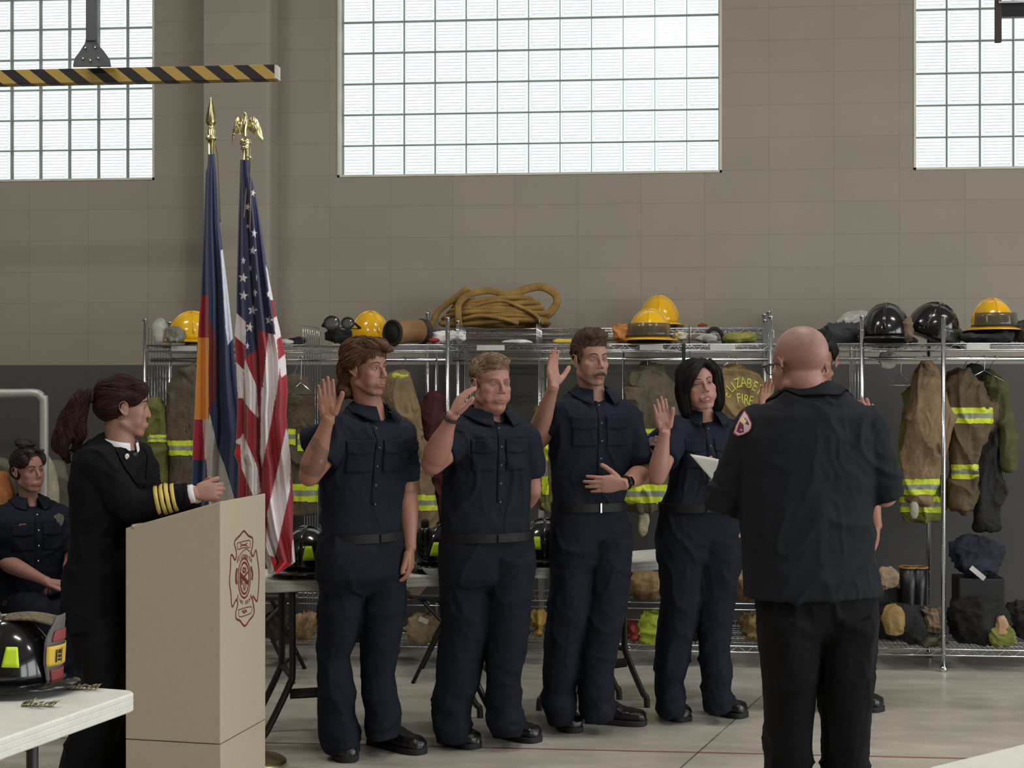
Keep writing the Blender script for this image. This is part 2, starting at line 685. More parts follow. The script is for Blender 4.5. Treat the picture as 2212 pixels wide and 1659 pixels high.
# floor: polished concrete, saw joints, a thin red line
def floor_material():
    m = bpy.data.materials.new('polished_concrete')
    m.use_nodes = True
    nt = m.node_tree
    b = nt.nodes['Principled BSDF']
    (x, y, z), tc = sepxyz(nt)
    def noi(s, d, st=None):
        n = nt.nodes.new('ShaderNodeTexNoise'); n.inputs['Scale'].default_value = s; n.inputs['Detail'].default_value = d
        mp = nt.nodes.new('ShaderNodeMapping'); mp.inputs['Scale'].default_value = st or (1, 1, 1)
        nt.links.new(tc.outputs['Object'], mp.inputs['Vector']); nt.links.new(mp.outputs[0], n.inputs['Vector'])
        return n.outputs['Fac']
    big = noi(0.9, 6)
    mid = noi(5, 6, (0.6, 1.6, 1))
    fine = noi(60, 4)
    t = nmath(nt, 'ADD', nmath(nt, 'MULTIPLY', big, 0.5), nmath(nt, 'ADD', nmath(nt, 'MULTIPLY', mid, 0.38), nmath(nt, 'MULTIPLY', fine, 0.1)))
    rp = nt.nodes.new('ShaderNodeMapRange'); rp.inputs['From Min'].default_value = 0.3; rp.inputs['From Max'].default_value = 0.7
    nt.links.new(t, rp.inputs['Value'])
    c = mixc(nt, rp.outputs[0], lin((158, 153, 142)), lin((212, 206, 192)))
    a = floor_pt(1470, 1659); bb = floor_pt(1660, 1490)
    d = (bb - a).normalized(); n_ = Vector((d.y, -d.x, 0)); k = n_.dot(a)
    dist = nmath(nt, 'ABSOLUTE', nmath(nt, 'SUBTRACT', nmath(nt, 'ADD', nmath(nt, 'MULTIPLY', x, n_.x), nmath(nt, 'MULTIPLY', y, n_.y)), k))
    wob = nmath(nt, 'MULTIPLY', nmath(nt, 'SUBTRACT', noi(3, 3), 0.5), 0.01)
    j1 = nmath(nt, 'LESS_THAN', nmath(nt, 'ADD', dist, wob), 0.0035)
    yr = floor_pt(1000, 1614).y
    yj = floor_pt(1000, 1622).y
    j2 = nmath(nt, 'LESS_THAN', nmath(nt, 'ABSOLUTE', nmath(nt, 'SUBTRACT', nmath(nt, 'ADD', y, wob), yj)), 0.003)
    red = nmath(nt, 'LESS_THAN', nmath(nt, 'ABSOLUTE', nmath(nt, 'SUBTRACT', nmath(nt, 'ADD', y, wob), yr)), 0.012)
    redm = nmath(nt, 'MULTIPLY', red, nmath(nt, 'GREATER_THAN', noi(7, 3), 0.33))
    c = mixc(nt, nmath(nt, 'MULTIPLY', redm, 0.75), c, lin((120, 40, 34)))
    c = mixc(nt, nmath(nt, 'MULTIPLY', j2, 0.5), c, lin((196, 190, 178)))
    c = mixc(nt, nmath(nt, 'MULTIPLY', j1, 0.8), c, lin((52, 48, 44)))
    nt.links.new(c, b.inputs['Base Color'])
    rr = nmath(nt, 'ADD', nmath(nt, 'MULTIPLY', mid, 0.3), 0.1)
    nt.links.new(rr, b.inputs['Roughness'])
    b.inputs['Specular IOR Level'].default_value = 0.5
    bp = nt.nodes.new('ShaderNodeBump'); bp.inputs['Strength'].default_value = 0.12; bp.inputs['Distance'].default_value = 0.004
    nt.links.new(nmath(nt, 'SUBTRACT', mid, j1), bp.inputs['Height']); nt.links.new(bp.outputs[0], b.inputs['Normal'])
    return m


mb = MB(); mb.box((0, YB / 2, -0.05), (X1 - X0 + 0.4, -YB + 0.4, 0.1))
tag(mb.build('floor', floor_material(), smooth=False), kind='structure')
mb = MB(); mb.box((X1 + 6.3, YB / 2, -0.07), (12, 26, 0.1))
tag(mb.build('ground_apron', mat('outdoor_concrete', (170, 168, 160), 0.9), smooth=False), kind='structure')
mb = MB(); mb.box((0, -0.012, 0.06), (X1 - X0, 0.024, 0.12))
tag(mb.build('baseboard_rear', mat('dark_base', (70, 67, 62), 0.6), smooth=False), kind='structure')


# glass blocks: clear ribbed glass, daylight passes through
def glass_material(name, x0, pitch):
    m = bpy.data.materials.new(name)
    m.use_nodes = True
    nt = m.node_tree
    for n in list(nt.nodes):
        if n.type != 'OUTPUT_MATERIAL':
            nt.nodes.remove(n)
    out = [n for n in nt.nodes if n.type == 'OUTPUT_MATERIAL'][0]
    (x, y, z), tc = sepxyz(nt)
    fx = nmath(nt, 'FRACT', nmath(nt, 'DIVIDE', nmath(nt, 'SUBTRACT', x, x0), pitch))
    fz = nmath(nt, 'FRACT', nmath(nt, 'DIVIDE', nmath(nt, 'SUBTRACT', z, WZ0), PIT))
    ax = nmath(nt, 'ABSOLUTE', nmath(nt, 'SUBTRACT', fx, 0.5))
    az = nmath(nt, 'ABSOLUTE', nmath(nt, 'SUBTRACT', fz, 0.5))
    p = 8.0
    rr = nmath(nt, 'POWER', nmath(nt, 'ADD', nmath(nt, 'POWER', ax, p), nmath(nt, 'POWER', az, p)), 1 / p)
    inner = nmath(nt, 'LESS_THAN', rr, 0.405)
    edge = nmath(nt, 'LESS_THAN', nmath(nt, 'ABSOLUTE', nmath(nt, 'SUBTRACT', rr, 0.408)), 0.009)
    nz = nt.nodes.new('ShaderNodeTexNoise'); nz.inputs['Scale'].default_value = 26; nz.inputs['Detail'].default_value = 3
    nt.links.new(tc.outputs['Object'], nz.inputs['Vector'])
    w = nmath(nt, 'MULTIPLY', nmath(nt, 'SUBTRACT', nz.outputs['Fac'], 0.5), 0.55)
    s = nmath(nt, 'SINE', nmath(nt, 'ADD', nmath(nt, 'MULTIPLY', fz, 2 * math.pi * 10), nmath(nt, 'MULTIPLY', w, 1.2)))
    rib = nmath(nt, 'GREATER_THAN', nmath(nt, 'ADD', s, w), 0.62)
    rib = nmath(nt, 'MULTIPLY', rib, inner)
    c = mixc(nt, inner, (0.19, 0.203, 0.193), (0.31, 0.31, 0.306))
    c = mixc(nt, nmath(nt, 'MULTIPLY', rib, 0.9), c, (0.11, 0.114, 0.122))
    c = mixc(nt, nmath(nt, 'MULTIPLY', edge, 0.6), c, (0.12, 0.13, 0.123))
    tr = nt.nodes.new('ShaderNodeBsdfTransparent')
    nt.links.new(c, tr.inputs['Color'])
    gl = nt.nodes.new('ShaderNodeBsdfGlossy'); gl.inputs['Roughness'].default_value = 0.15
    mx = nt.nodes.new('ShaderNodeMixShader'); mx.inputs[0].default_value = 0.06
    nt.links.new(tr.outputs[0], mx.inputs[1]); nt.links.new(gl.outputs[0], mx.inputs[2])
    nt.links.new(mx.outputs[0], out.inputs['Surface'])
    return m


M_MORTAR = mat('window_mortar', (168, 170, 162), 0.8)
M_WTRIM = mat('window_trim_paint', (206, 200, 186), 0.6)
for k, (x, p, n) in enumerate(wins):
    g = MB()
    for i in range(n):
        for j in range(9):
            cx, cz = x + p * (i + 0.5), WZ0 + PIT * (j + 0.5)
            a, c = p / 2 - 0.0014, PIT / 2 - 0.0016
            # pillowed block face
            prof = [(0.0, 1.0, 0.03), (0.0, 1.0, 0.014), (0.0, 0.96, 0.004), (0.0, 0.86, 0.0)]
            rg = [[(cx + sx * a * q, 0.07 + dy, cz + sz * c * q) for sx, sz in ((-1, -1), (1, -1), (1, 1), (-1, 1))] for _, q, dy in prof]
            g.rings(rg, caps=False)
            g.add([rg[-1][t] for t in range(4)], [(0, 1, 2, 3)])
    w = g.build('window_%d' % (k + 1), glass_material('glass_block_%d' % (k + 1), x, p), smooth=False)
    tag(w, kind='structure')
    fr = MB()
    H = 9 * PIT
    for i in range(n + 1):
        fr.box((x + p * i, 0.095, WZ0 + H / 2), (0.0032, 0.05, H))
    for j in range(10):
        fr.box((x + p * n / 2, 0.096, WZ0 + PIT * j), (p * n, 0.048, 0.0036))
    fr.build('window_joints', M_MORTAR, w, smooth=False)
    tr = MB()
    for sx in (0, 1):
        tr.box((x + p * n * sx + (0.008 if sx else -0.008), 0.035, WZ0 + H / 2), (0.014, 0.08, H + 0.03))
    for sz in (0, 1):
        tr.box((x + p * n / 2, 0.035, WZ0 + H * sz + (0.008 if sz else -0.008)), (p * n + 0.03, 0.08, 0.014))
    tr.build('window_trim', M_WTRIM, w, smooth=False)


# ------------------------------------------------------------------ overhead striped beam on its hanger
def stripe_material():
    m = bpy.data.materials.new('hazard_stripes')
    m.use_nodes = True
    nt = m.node_tree
    b = nt.nodes['Principled BSDF']
    (x, y, z), tc = sepxyz(nt)
    u = nmath(nt, 'FRACT', nmath(nt, 'DIVIDE', nmath(nt, 'ADD', x, nmath(nt, 'MULTIPLY', z, 1.25)), 0.158))
    k = nmath(nt, 'GREATER_THAN', u, 0.5)
    nt.links.new(mixc(nt, k, lin((168, 138, 66)), lin((22, 22, 24))), b.inputs['Base Color'])
    b.inputs['Roughness'].default_value = 0.5
    return m


M_DSTEEL = mat('dark_steel', (92, 94, 96), 0.45, 0.7)
M_CHROME = mat('bright_wire', (205, 208, 212), 0.22, 1.0, var=0.03)
BD = 8.0
be = P(597, 158, BD)
z_b = be.z
root = thing('overhead_beam', (be.x - 1.2, be.y, z_b), 'yellow and black striped overhead beam hanging from a steel strut', 'beam')
mb = MB(); mb.box((be.x - 1.7, be.y, z_b), (3.4, 0.08, 0.076))
mb.build('beam_rail', stripe_material(), root, smooth=False, bevel=0.003)
mb = MB(); mb.box((be.x + 0.006, be.y, z_b), (0.012, 0.078, 0.07)); mb.box((be.x + 0.012, be.y - 0.01, z_b), (0.006, 0.03, 0.04))
mb.build('end_cap', mat('end_cap_pale', (196, 192, 178), 0.5), root, smooth=False)
st = P(198, 100, BD)
mb = MB()
mb.prism([P(a, b, BD) + Vector((0, -0.01, 0)) for a, b in ((188, 78), (208, 78), (211, 96), (222, 108), (236, 128), (239, 144), (159, 144), (162, 128), (175, 110), (185, 94))], (0, 0.02, 0))
mb.build('gusset_plate', M_DSTEEL, root, smooth=False)
mb = MB()
for a, b in ((185, 104), (206, 103), (180, 127), (196, 131), (213, 126)):
    c = P(a, b, BD)
    mb.lathe([(0.0, -0.004), (0.009, -0.004), (0.008, 0.004), (0.0, 0.006)], c + Vector((0, -0.014, 0)), M=Matrix.Rotation(math.radians(90), 3, 'X'), n=8)
mb.build('bolt', M_CHROME, root)
mb = MB(); mb.box((st.x, st.y, (P(0, 90, BD).z + ZC) / 2), (0.05, 0.04, ZC - P(0, 90, BD).z))
mb.build('strut', M_DSTEEL, root, smooth=False, bevel=0.004)

q = P(2156, 40, 8.0)
root = thing('door_track_bracket', (q.x, q.y, q.z), 'dark metal track bracket hanging before the glass block window near the ceiling', 'bracket')
M_RUST = mat('brown_steel', (62, 48, 46), 0.6, 0.4)
mb = MB(); t0, t1 = P(2156, 92, 8.0), P(2156, 0, 8.0)
mb.box((t0.x, t0.y, (t0.z + ZC) / 2), (0.032, 0.03, ZC - t0.z))
mb.build('hanger_bar', M_RUST, root, smooth=False, bevel=0.003)
mb = MB(); a = P(2165, 22, 8.0); mb.box((a.x + 0.6, a.y + 0.01, a.z), (1.25, 0.05, 0.075))
mb.build('track_rail', mat('black_steel', (40, 38, 40), 0.4, 0.6), root, smooth=False, bevel=0.004)
mb = MB(); a = P(2165, 7, 8.0); mb.box((a.x + 0.6, a.y - 0.02, a.z), (1.25, 0.02, 0.012))
mb.build('track_lip', M_CHROME, root, smooth=False)


# ------------------------------------------------------------------ fill lights added above the frame, only to brighten the hall
M_FILL = bpy.data.materials.new('fill_diffuser'); M_FILL.use_nodes = True
M_FILL.node_tree.nodes['Principled BSDF'].inputs['Emission Color'].default_value = (1, 0.94, 0.86, 1)
M_FILL.node_tree.nodes['Principled BSDF'].inputs['Emission Strength'].default_value = 6.0
for lx, ly, lw in ((-4.0, -3.2, 'above the flags, nearest the glass block wall'), (0.2, -3.2, 'above the racks, nearest the glass block wall'), (4.2, -3.2, 'right of the racks, nearest the glass block wall'), (-4.0, -7.0, 'over the podium side, farther from the glass block wall'), (0.2, -7.0, 'over the middle of the bay, farther from the wall'), (4.2, -7.0, 'by the bay doors, farther from the glass block wall')):
    root = thing('fill_light', (lx, ly, ZC - 0.16), 'long white added fill light ' + lw, 'ceiling light', 'added fill lights above the bay')
    mb = MB(); mb.box((lx, ly, ZC - 0.07), (1.3, 0.34, 0.14)); mb.build('housing', mat('fill_housing', (210, 210, 206), .4), root, smooth=False)
    mb = MB(); mb.box((lx, ly, ZC - 0.148), (1.24, 0.3, 0.012)); mb.build('diffuser', M_FILL, root, smooth=False)
    l = bpy.data.lights.new('fill_lamp', 'AREA'); l.shape = 'RECTANGLE'; l.size, l.size_y = 1.2, 0.28
    l.energy = FILL_W; l.color = (1, 0.97, 0.93)
    o = bpy.data.objects.new('fill_lamp', l); COL.objects.link(o); o.location = (lx, ly, ZC - 0.165)
# ------------------------------------------------------------------ wire shelving racks
RY0, RY1 = -1.0, -0.54      # front and rear posts
ZTOP, ZBOT, ZPOST, ZROD = 1.825, 0.125, 1.975, 1.742


def rack(name, x0, x1, y0, y1, ztop, zbot, zpost, panels, label, rods=True, posts=None, mids=()):
    root = thing('wire_rack', (x0, (y0 + y1) / 2, 0), label, 'shelving rack')
    for x in ((x0, x1) if posts is None else posts):
        for y in (y0, y1):
            mb = MB()
            mb.tube([(x, y, 0.0), (x, y, zpost)], 0.0127, n=10)
            mb.tube([(x, y, 0.0), (x, y, 0.03)], 0.02, n=10)
            mb.tube([(x, y, zpost - 0.004), (x, y, zpost + 0.008)], 0.0145, n=10)
            z = 0.1
            while z < zpost - 0.05:
                mb.tube([(x, y, z), (x, y, z + 0.003)], 0.0134, n=8)
                z += 0.1
            mb.build('post', M_CHROME, root)
    for z in (ztop, zbot):
        mb = MB()
        L = x1 - x0
        for y in (y0, y1):
            mb.tube([(x0, y, z), (x1, y, z)], 0.0042, n=6)
            mb.tube([(x0, y, z - 0.034), (x1, y, z - 0.034)], 0.0042, n=6)
            k = int(L / 0.045)
            mb.tube([(x0 + L * i / k, y, z - (0.034 if i % 2 else 0.0)) for i in range(k + 1)], 0.0022, n=4)
        for x in (x0, x1):
            for dz in (0, -0.034):
                mb.tube([(x, y0, z + dz), (x, y1, z + dz)], 0.0042, n=6)
        k = int(L / 0.026)
        for i in range(1, k):
            x = x0 + L * i / k
            mb.tube([(x, y0, z), (x, y1, z)], 0.0021, n=4)
        for y in np.linspace(y0, y1, 4)[1:-1]:
            mb.tube([(x0, y, z - 0.006), (x1, y, z - 0.006)], 0.003, n=5)
        mb.build('wire_shelf', M_CHROME, root)
    if rods:
        mb = MB()
        mb.tube([(x0, (y0 + y1) / 2 - 0.13, ZROD), (x1, (y0 + y1) / 2 - 0.13, ZROD)], 0.0125, n=10)
        mb.build('hanging_rod', M_CHROME, root)
    for px_, lo, hi, n in panels:
        mb = MB()
        ys = np.linspace(y0 + 0.02, y1 - 0.02, n)
        for y in ys:
            mb.tube([(px_, y, lo), (px_, y, hi)], 0.0024, n=5)
        zz = list(np.arange(lo + 0.01, hi, 0.3)) + [hi]
        for z in zz:
            mb.tube([(px_, ys[0], z), (px_, ys[-1], z)], 0.0026, n=5)
        mb.build('wire_divider', M_CHROME, root)
    return root


def fx(px, y=RY0):
    return plane_y(px, 800, y).x


RX = [fx(308), fx(967), fx(1665), fx(1665) + (fx(1665) - fx(967))]
d_top = lambda p: (fx(p), ZTOP, ZTOP + 0.115, 8)
d_low = lambda p: (fx(p), ZBOT, ZTOP - 0.04, 7)
rack('rack', RX[0] + 0.015, RX[1], RY0, RY1, ZTOP, ZBOT, ZPOST,
     [d_top(653), d_low(656), (fx(308) + 0.03, ZBOT, ZTOP + 0.1, 9)], 'chrome wire rack behind the two flags at the near end of the row')
rack('rack', RX[1] + 0.018, RX[2], RY0, RY1, ZTOP, ZBOT, ZPOST,
     [d_top(985), d_low(1003), d_top(1158), d_low(1163), d_low(1345), d_top(1492), d_low(1492)], 'middle chrome wire rack with the hose bundle behind its top shelf', posts=(RX[2],))
rack('rack', RX[2] + 0.018, RX[3], RY0, RY1, ZTOP, ZBOT, ZPOST,
     [(fx(1672), ZTOP, ZPOST - 0.06, 5), (fx(1862), 1.3, ZPOST - 0.04, 4)], 'chrome wire rack holding the black helmets behind the man in dark uniform', posts=(fx(1862), fx(2038), RX[3]))
# wall-side racks standing behind the front row
WX0, WX1 = plane_y(925, 700, -0.42).x, plane_y(1660, 700, -0.42).x
rack('rack', WX0, WX1, -0.44, -0.05, 1.935, 0.12, 2.03, [(plane_y(1165, 700, -.42).x, 1.935, 2.03, 6), (plane_y(972, 700, -.42).x, 1.935, 2.03, 5)], 'wall side chrome rack carrying the tan hose bundle', rods=False)

# ------------------------------------------------------------------ folding tables
M_PLAST = mat('white_plastic', (222, 221, 214), 0.42, var=0.05, scale=30, bump=0.12, bscale=220)
M_LEGS = mat('table_leg_steel', (58, 54, 54), 0.4, 0.5)


def folding_table(corner, along, length, width, label, group=None, h=0.742, th=0.052, ins=(0.2, 0.2), vin=0.05, br=(True, True)):
    """corner: one floor corner; along: unit vector down the length; width goes to the left of it"""
    a = Vector(along).normalized()
    w = Vector((-a.y, a.x, 0))
    c = Vector(corner)
    root = thing('folding_table', (c.x + a.x * length / 2 + w.x * width / 2, c.y + a.y * length / 2 + w.y * width / 2, 0), label, 'table', group)
    r = 0.045

    def outline(inset, z):
        pts = []
        for (u, v, s0) in ((length - r, r, -90), (length - r, width - r, 0), (r, width - r, 90), (r, r, 180)):
            for k in range(7):
                t = math.radians(s0 + 15 * k)
                pts.append(c + a * (u + (r - inset) * math.cos(t)) + w * (v + (r - inset) * math.sin(t)) + UP * z)
        return pts
    mb = MB()
    mb.rings([outline(0.004, h - th), outline(0, h - th + 0.004), outline(0, h - 0.036), outline(0.0022, h - 0.0335), outline(0, h - 0.031), outline(0, h - 0.019), outline(0.0022, h - 0.0165), outline(0, h - 0.014),
              outline(0, h - 0.005), outline(0.005, h)])
    mb.build('table_top', M_PLAST, root, smooth='auto')
    for e, s in ((ins[0], 1), (length - ins[1], -1)):
        mb = MB()
        p = lambda u, v, z: c + a * u + w * v + UP * z
        for v0 in (vin, width - 0.05):
            mb.tube(smooth_path([p(e, v0, h - th), p(e, v0, 0.6), p(e, v0, 0.34), p(e - s * 0.015, v0, 0.27), p(e - s * 0.11, v0, 0.08), p(e - s * 0.135, v0, 0.05), p(e - s * 0.14, v0, 0.0)], 5), 0.0155, n=10)
        mb.tube([p(e, 0.05, h - th - 0.015), p(e, width - 0.05, h - th - 0.015)], 0.013, n=8)
        for v0 in ((vin,) if br[0 if s == 1 else 1] else ()):
            mb.box(p(e + s * 0.12, v0, 0.235), (0.26, 0.016, 0.042), M=Matrix((a, w, UP)).transposed())
        mb.tube([p(e, vin, 0.3), p(e, width - 0.05, 0.3)], 0.011, n=8)
        mb.build('leg_frame', M_LEGS, root)
    return root


def tbl_pt(px, py, z=0.742):
    d = F * (1.6 - z) / (py - CY)
    q = P(px, py, d)
    return Vector((q.x, q.y, 0))


a0, a1 = tbl_pt(640, 1253), tbl_pt(916, 1243)
dirA = (a1 - a0).normalized()
TA = a0 - dirA * 0.14
folding_table(TA, dirA, 1.0, 0.44, 'narrow white folding table beside the striped flag and podium', 'white folding tables', ins=(0.13, 0.06), br=(True, False))
b0, b1 = tbl_pt(1160, 1229), tbl_pt(1390, 1211)
dirB = (b1 - b0).normalized()
TB = b0 + dirB * 0.03
folding_table(TB, dirB, 1.05, 0.38, 'narrow white folding table behind the man with the moustache and the smiling woman', 'white folding tables', ins=(0.34, 0.5), vin=0.1, br=(False, True))
c0, c1 = tbl_pt(302, 1492), tbl_pt(0, 1597)
dirC = (c0 - c1).normalized()
TC = c0 - dirC * 1.83
folding_table(TC, dirC, 1.83, 0.76, 'white folding table in the lower left corner with the shielded helmet on it', 'white folding tables', ins=(0.2, 0.42))
e0, e1 = tbl_pt(1985, 1662), tbl_pt(2212, 1606)
dirE = (e0 - e1).normalized()
folding_table(e1 - dirE * 0.9, dirE, 0.9 + (e0 - e1).length, 0.76, 'white table at the lower right corner, only its corner showing', 'white folding tables')

# ------------------------------------------------------------------ folding chairs
M_BLK = mat('black_metal', (26, 26, 28), 0.4, 0.4)
M_BVIN = mat('black_vinyl', (24, 24, 27), 0.5)


def folding_chair(pos, rz, label, group='black folding chairs'):
    root = thing('folding_chair', pos, label, 'chair', group, rot=(0, 0, rz))
    for s in (-1, 1):
        mb = MB(); mb.tube([(s * 0.21, -0.24, 0.0), (s * 0.21, -0.02, 0.45), (s * 0.2, 0.16, 0.82)], 0.011, n=8)
        mb.build('front_leg', M_BLK, root, local=True)
        mb = MB(); mb.tube([(s * 0.185, 0.22, 0.0), (s * 0.185, -0.2, 0.45)], 0.011, n=8)
        mb.build('rear_leg', M_BLK, root, local=True)
    for nm, ps in (('stretcher', [(-0.21, -0.19, 0.1), (0.21, -0.19, 0.1)]), ('stretcher', [(-0.185, 0.13, 0.1), (0.185, 0.13, 0.1)])):
        mb = MB(); mb.tube(ps, 0.008, n=8); mb.build(nm, M_BLK, root, local=True)
    mb = MB()
    mb.rings([[(sx * (0.2 - i), sy * (0.2 - i) - 0.01, z) for sx, sy in ((-1, -1), (1, -1), (1, 1), (-1, 1))] for i, z in ((0.01, 0.44), (0, 0.45), (0, 0.465), (0.012, 0.475))])
    mb.build('seat', M_BVIN, root, local=True, bevel=0.003)
    mb = MB()
    mb.sheet(lambda u, v: Vector(((u - 0.5) * 0.4, 0.14 + 0.05 * v - 0.03 * math.sin(u * math.pi) + 0.03, 0.66 + 0.17 * v)), 8, 4, 0.02)
    mb.build('backrest', M_BVIN, root, local=True)
    return root


folding_chair(floor_pt(640, 1470) + V(-0.25, 0.1, 0), math.radians(95), 'black folding chair tucked behind the table by the striped flag')
folding_chair(floor_pt(892, 1467) + V(0.25, 0.1, 0), math.radians(-88), 'black folding chair seen between the legs of the first two saluting men')

# ------------------------------------------------------------------ podium
SL = F / 580.0
A = P(476, 1083, SL); A.z = 0
ang = math.radians(13)
dirF = (RGT * math.sin(ang) + FWD * math.cos(ang))     # along the emblem face, away from the camera
dirS = -(RGT * math.cos(ang)) + FWD * math.sin(ang)    # along the side face, to the left
LW, LD = 0.44, 0.385
zN, zF_ = 1.163, 1.055
Cc, B_, D_ = A + dirF * LW, A + dirS * LD, A + dirF * LW + dirS * LD
root = thing('podium', ((A.x + D_.x) / 2, (A.y + D_.y) / 2, 0), 'beige podium with a dark red fire badge painted on its face', 'podium')
M_POD = mat('podium_laminate', (182, 171, 150), 0.5, var=0.035, scale=60, bump=0.05, bscale=300)
mb = MB()
q = 0.15
zc = lambda p, z: Vector((p.x, p.y, z))
mb.add([zc(A, q), zc(Cc, q), zc(D_, q), zc(B_, q), zc(A, zN), zc(Cc, zN), zc(D_, zF_), zc(B_, zF_)],
       [(0, 1, 5, 4), (1, 2, 6, 5), (2, 3, 7, 6), (3, 0, 4, 7), (4, 5, 6, 7), (3, 2, 1, 0)])
mb.build('body', M_POD, root, smooth=False, bevel=0.004)
mb = MB(); i_ = 0.0012
cen = (A + D_) / 2
pl = [c + (cen - c) * 0.006 for c in (A, Cc, D_, B_)]
mb.add([zc(p, 0.0) for p in pl] + [zc(p, 0.2555) for p in pl], [(0, 1, 5, 4), (1, 2, 6, 5), (2, 3, 7, 6), (3, 0, 4, 7), (4, 5, 6, 7), (3, 2, 1, 0)])
for v in mb.v:
    pass
o = mb.build('plinth', M_POD, root, smooth=False)
# the body stops above the plinth so that the seam shows
for o2 in root.children:
    if o2.name.startswith('body'):
        for v in o2.data.vertices:
            if v.co.z < 0.2:
                v.co.z += 0.1085
mb = MB()
n_side = dirS.cross(UP).normalized()
e0_, e1_ = zc(B_, zF_ + 0.012) + dirS * 0.0, zc(B_, zF_ + 0.012) - dirS * 0.05 + UP * 0.014
mb.tube([zc(B_, zF_ + 0.006) - dirS * 0.03, zc(D_, zF_ + 0.006) - dirS * 0.03], 0.009, n=8)
mb.build('book_ledge', M_POD, root)

fn = UP.cross(dirF).normalized()
if fn.dot(CAM - A) < 0:
    fn = -fn


def on_face(zx, zy, lift=0.0006):
    px, py = 460 + zx / 6.38, 1120 + zy / 6.38
    r_ = FWD + RGT * ((px - CX) / F) + UP * ((CY - py) / F)
    t = (A - CAM).dot(fn) / r_.dot(fn)
    return CAM + r_ * t + fn * lift


M_RED = mat('emblem_red', (112, 36, 30), 0.6, var=0.25, scale=90)


def curve2(pts, closed=False, k=5):
    p = [V(a, b, 0) for a, b in pts]
    if closed:
        p = [p[-1]] + p + [p[0], p[1]]
        q = smooth_path(p, k)
        return q[k:-k]
    return smooth_path(p, k)


mb = MB()
out = [(296, 360), (300, 312), (335, 268), (372, 232), (425, 172), (478, 228), (512, 252), (545, 275), (545, 380), (526, 450), (550, 522), (587, 440), (600, 470), (615, 580), (635, 780), (617, 1080), (600, 1140), (552, 1072), (545, 1130),
       (566, 1250), (555, 1330), (500, 1400), (438, 1482), (372, 1410), (320, 1380), (314, 1290), (340, 1180), (318, 1120), (270, 1217), (252, 1150), (246, 1030), (226, 870), (240, 690), (244, 530), (264, 502), (304, 572), (324, 480)]
def stroke(pts, r, closed=False, k=5):
    mb.tube([on_face(p.x, p.y, 0.0007) for p in curve2(pts, closed, k)], r * 1.45, n=6, flat=(fn, 0.3), loop=False)
stroke(out + [out[0]], 0.0028, k=4)
def ellpts(cx, cy, rx, ry, n=28, a0=0, a1=360):
    return [(cx + rx * math.cos(math.radians(a0 + (a1 - a0) * i / n)), cy + ry * math.sin(math.radians(a0 + (a1 - a0) * i / n))) for i in range(n + 1)]
stroke(ellpts(430, 822, 84, 272), 0.0026, k=2)
stroke(ellpts(432, 822, 62, 215), 0.0030, k=2)
stroke([(332, 690), (318, 760), (316, 840), (326, 900)], 0.0055)
stroke([(522, 660), (540, 740), (542, 800), (534, 845)], 0.0050)
stroke([(372, 762), (430, 830), (482, 888)], 0.0058)
stroke([(475, 742), (440, 792), (412, 832)], 0.0034)
stroke([(376, 905), (388, 850), (380, 800)], 0.0030)
stroke([(395, 920), (402, 870), (410, 840)], 0.0028)
stroke(ellpts(430, 712, 26, 36, 16), 0.0016, k=2)
stroke(ellpts(430, 712, 13, 18, 12), 0.0014, k=2)
for x_ in (420, 432, 444, 458):
    stroke([(x_, 880), (x_ - 2, 930), (x_ - 4, 980 - abs(x_ - 436))], 0.0014)
stroke([(418, 965), (432, 990), (446, 965)], 0.0016)
for b_ in ([(335, 340), (480, 302), (515, 322), (505, 400), (420, 402), (340, 425), (335, 345)], [(345, 1262), (520, 1215), (530, 1292), (450, 1335), (362, 1352), (352, 1270)]):
    stroke(b_, 0.0013, k=3)
stroke([(375, 345), (420, 372), (470, 340)], 0.0016); stroke([(372, 392), (425, 360), (475, 385)], 0.0016)
stroke([(405, 1270), (430, 1300), (462, 1262)], 0.0022); stroke([(400, 1290), (432, 1262), (465, 1290)], 0.0014)
stroke([(330, 610), (345, 540), (395, 470), (450, 425), (500, 450), (525, 520), (530, 590)], 0.0013)
stroke([(325, 1120), (345, 1060), (350, 1050)], 0.0014); stroke([(515, 1045), (540, 1110)], 0.0014)
for word, yc, a_, sy, top in (('ELIZABETH', 560, 66, 108, True), ('FIRE DEPT', 1110, 58, 96, False)):
    n = len(word)
    for i, ch in enumerate(word):
        if ch == ' ':
            continue
        t = (i - (n - 1) / 2) / ((n - 1) / 2)
        cx_ = 430 + t * 92
        cy_ = (yc + 62 * t * t - 40) if top else (yc + 52 - 62 * t * t)
        tm = text_verts(ch, 1.0, Matrix.Identity(4), 0.001)
        vs = tm.verts()
        w_, h_ = 26, sy * 0.62
        vv = [on_face(cx_ + v[0] * w_ * 1.25, cy_ - v[1] * h_ * 1.2 + v[0] * w_ * t * (1.0 if top else -1.0), 0.0006 + (0.0008 if v[2] > 0 else 0)) for v in vs]
        mb.add(vv, tm.f)
em = mb.build('badge_emblem', M_RED, root)
em['label'] = 'dark red maltese cross fire badge reading ELIZABETH FIRE DEPT'
def proj(vs):
    q = vs - np.array(CAM)
    d = q @ np.array(FWD)
    return CX + (q @ np.array(RGT)) / d * F, CY - q[:, 2] / d * F


def inpoly(x, y, poly):
    r = np.zeros(len(x), bool)
    n = len(poly)
    for i in range(n):
        x1, y1 = poly[i]
        x2, y2 = poly[(i + 1) % n]
        c = ((y1 > y) != (y2 > y)) & (x < (x2 - x1) * (y - y1) / ((y2 - y1) or 1e-9) + x1)
        r ^= c
    return r


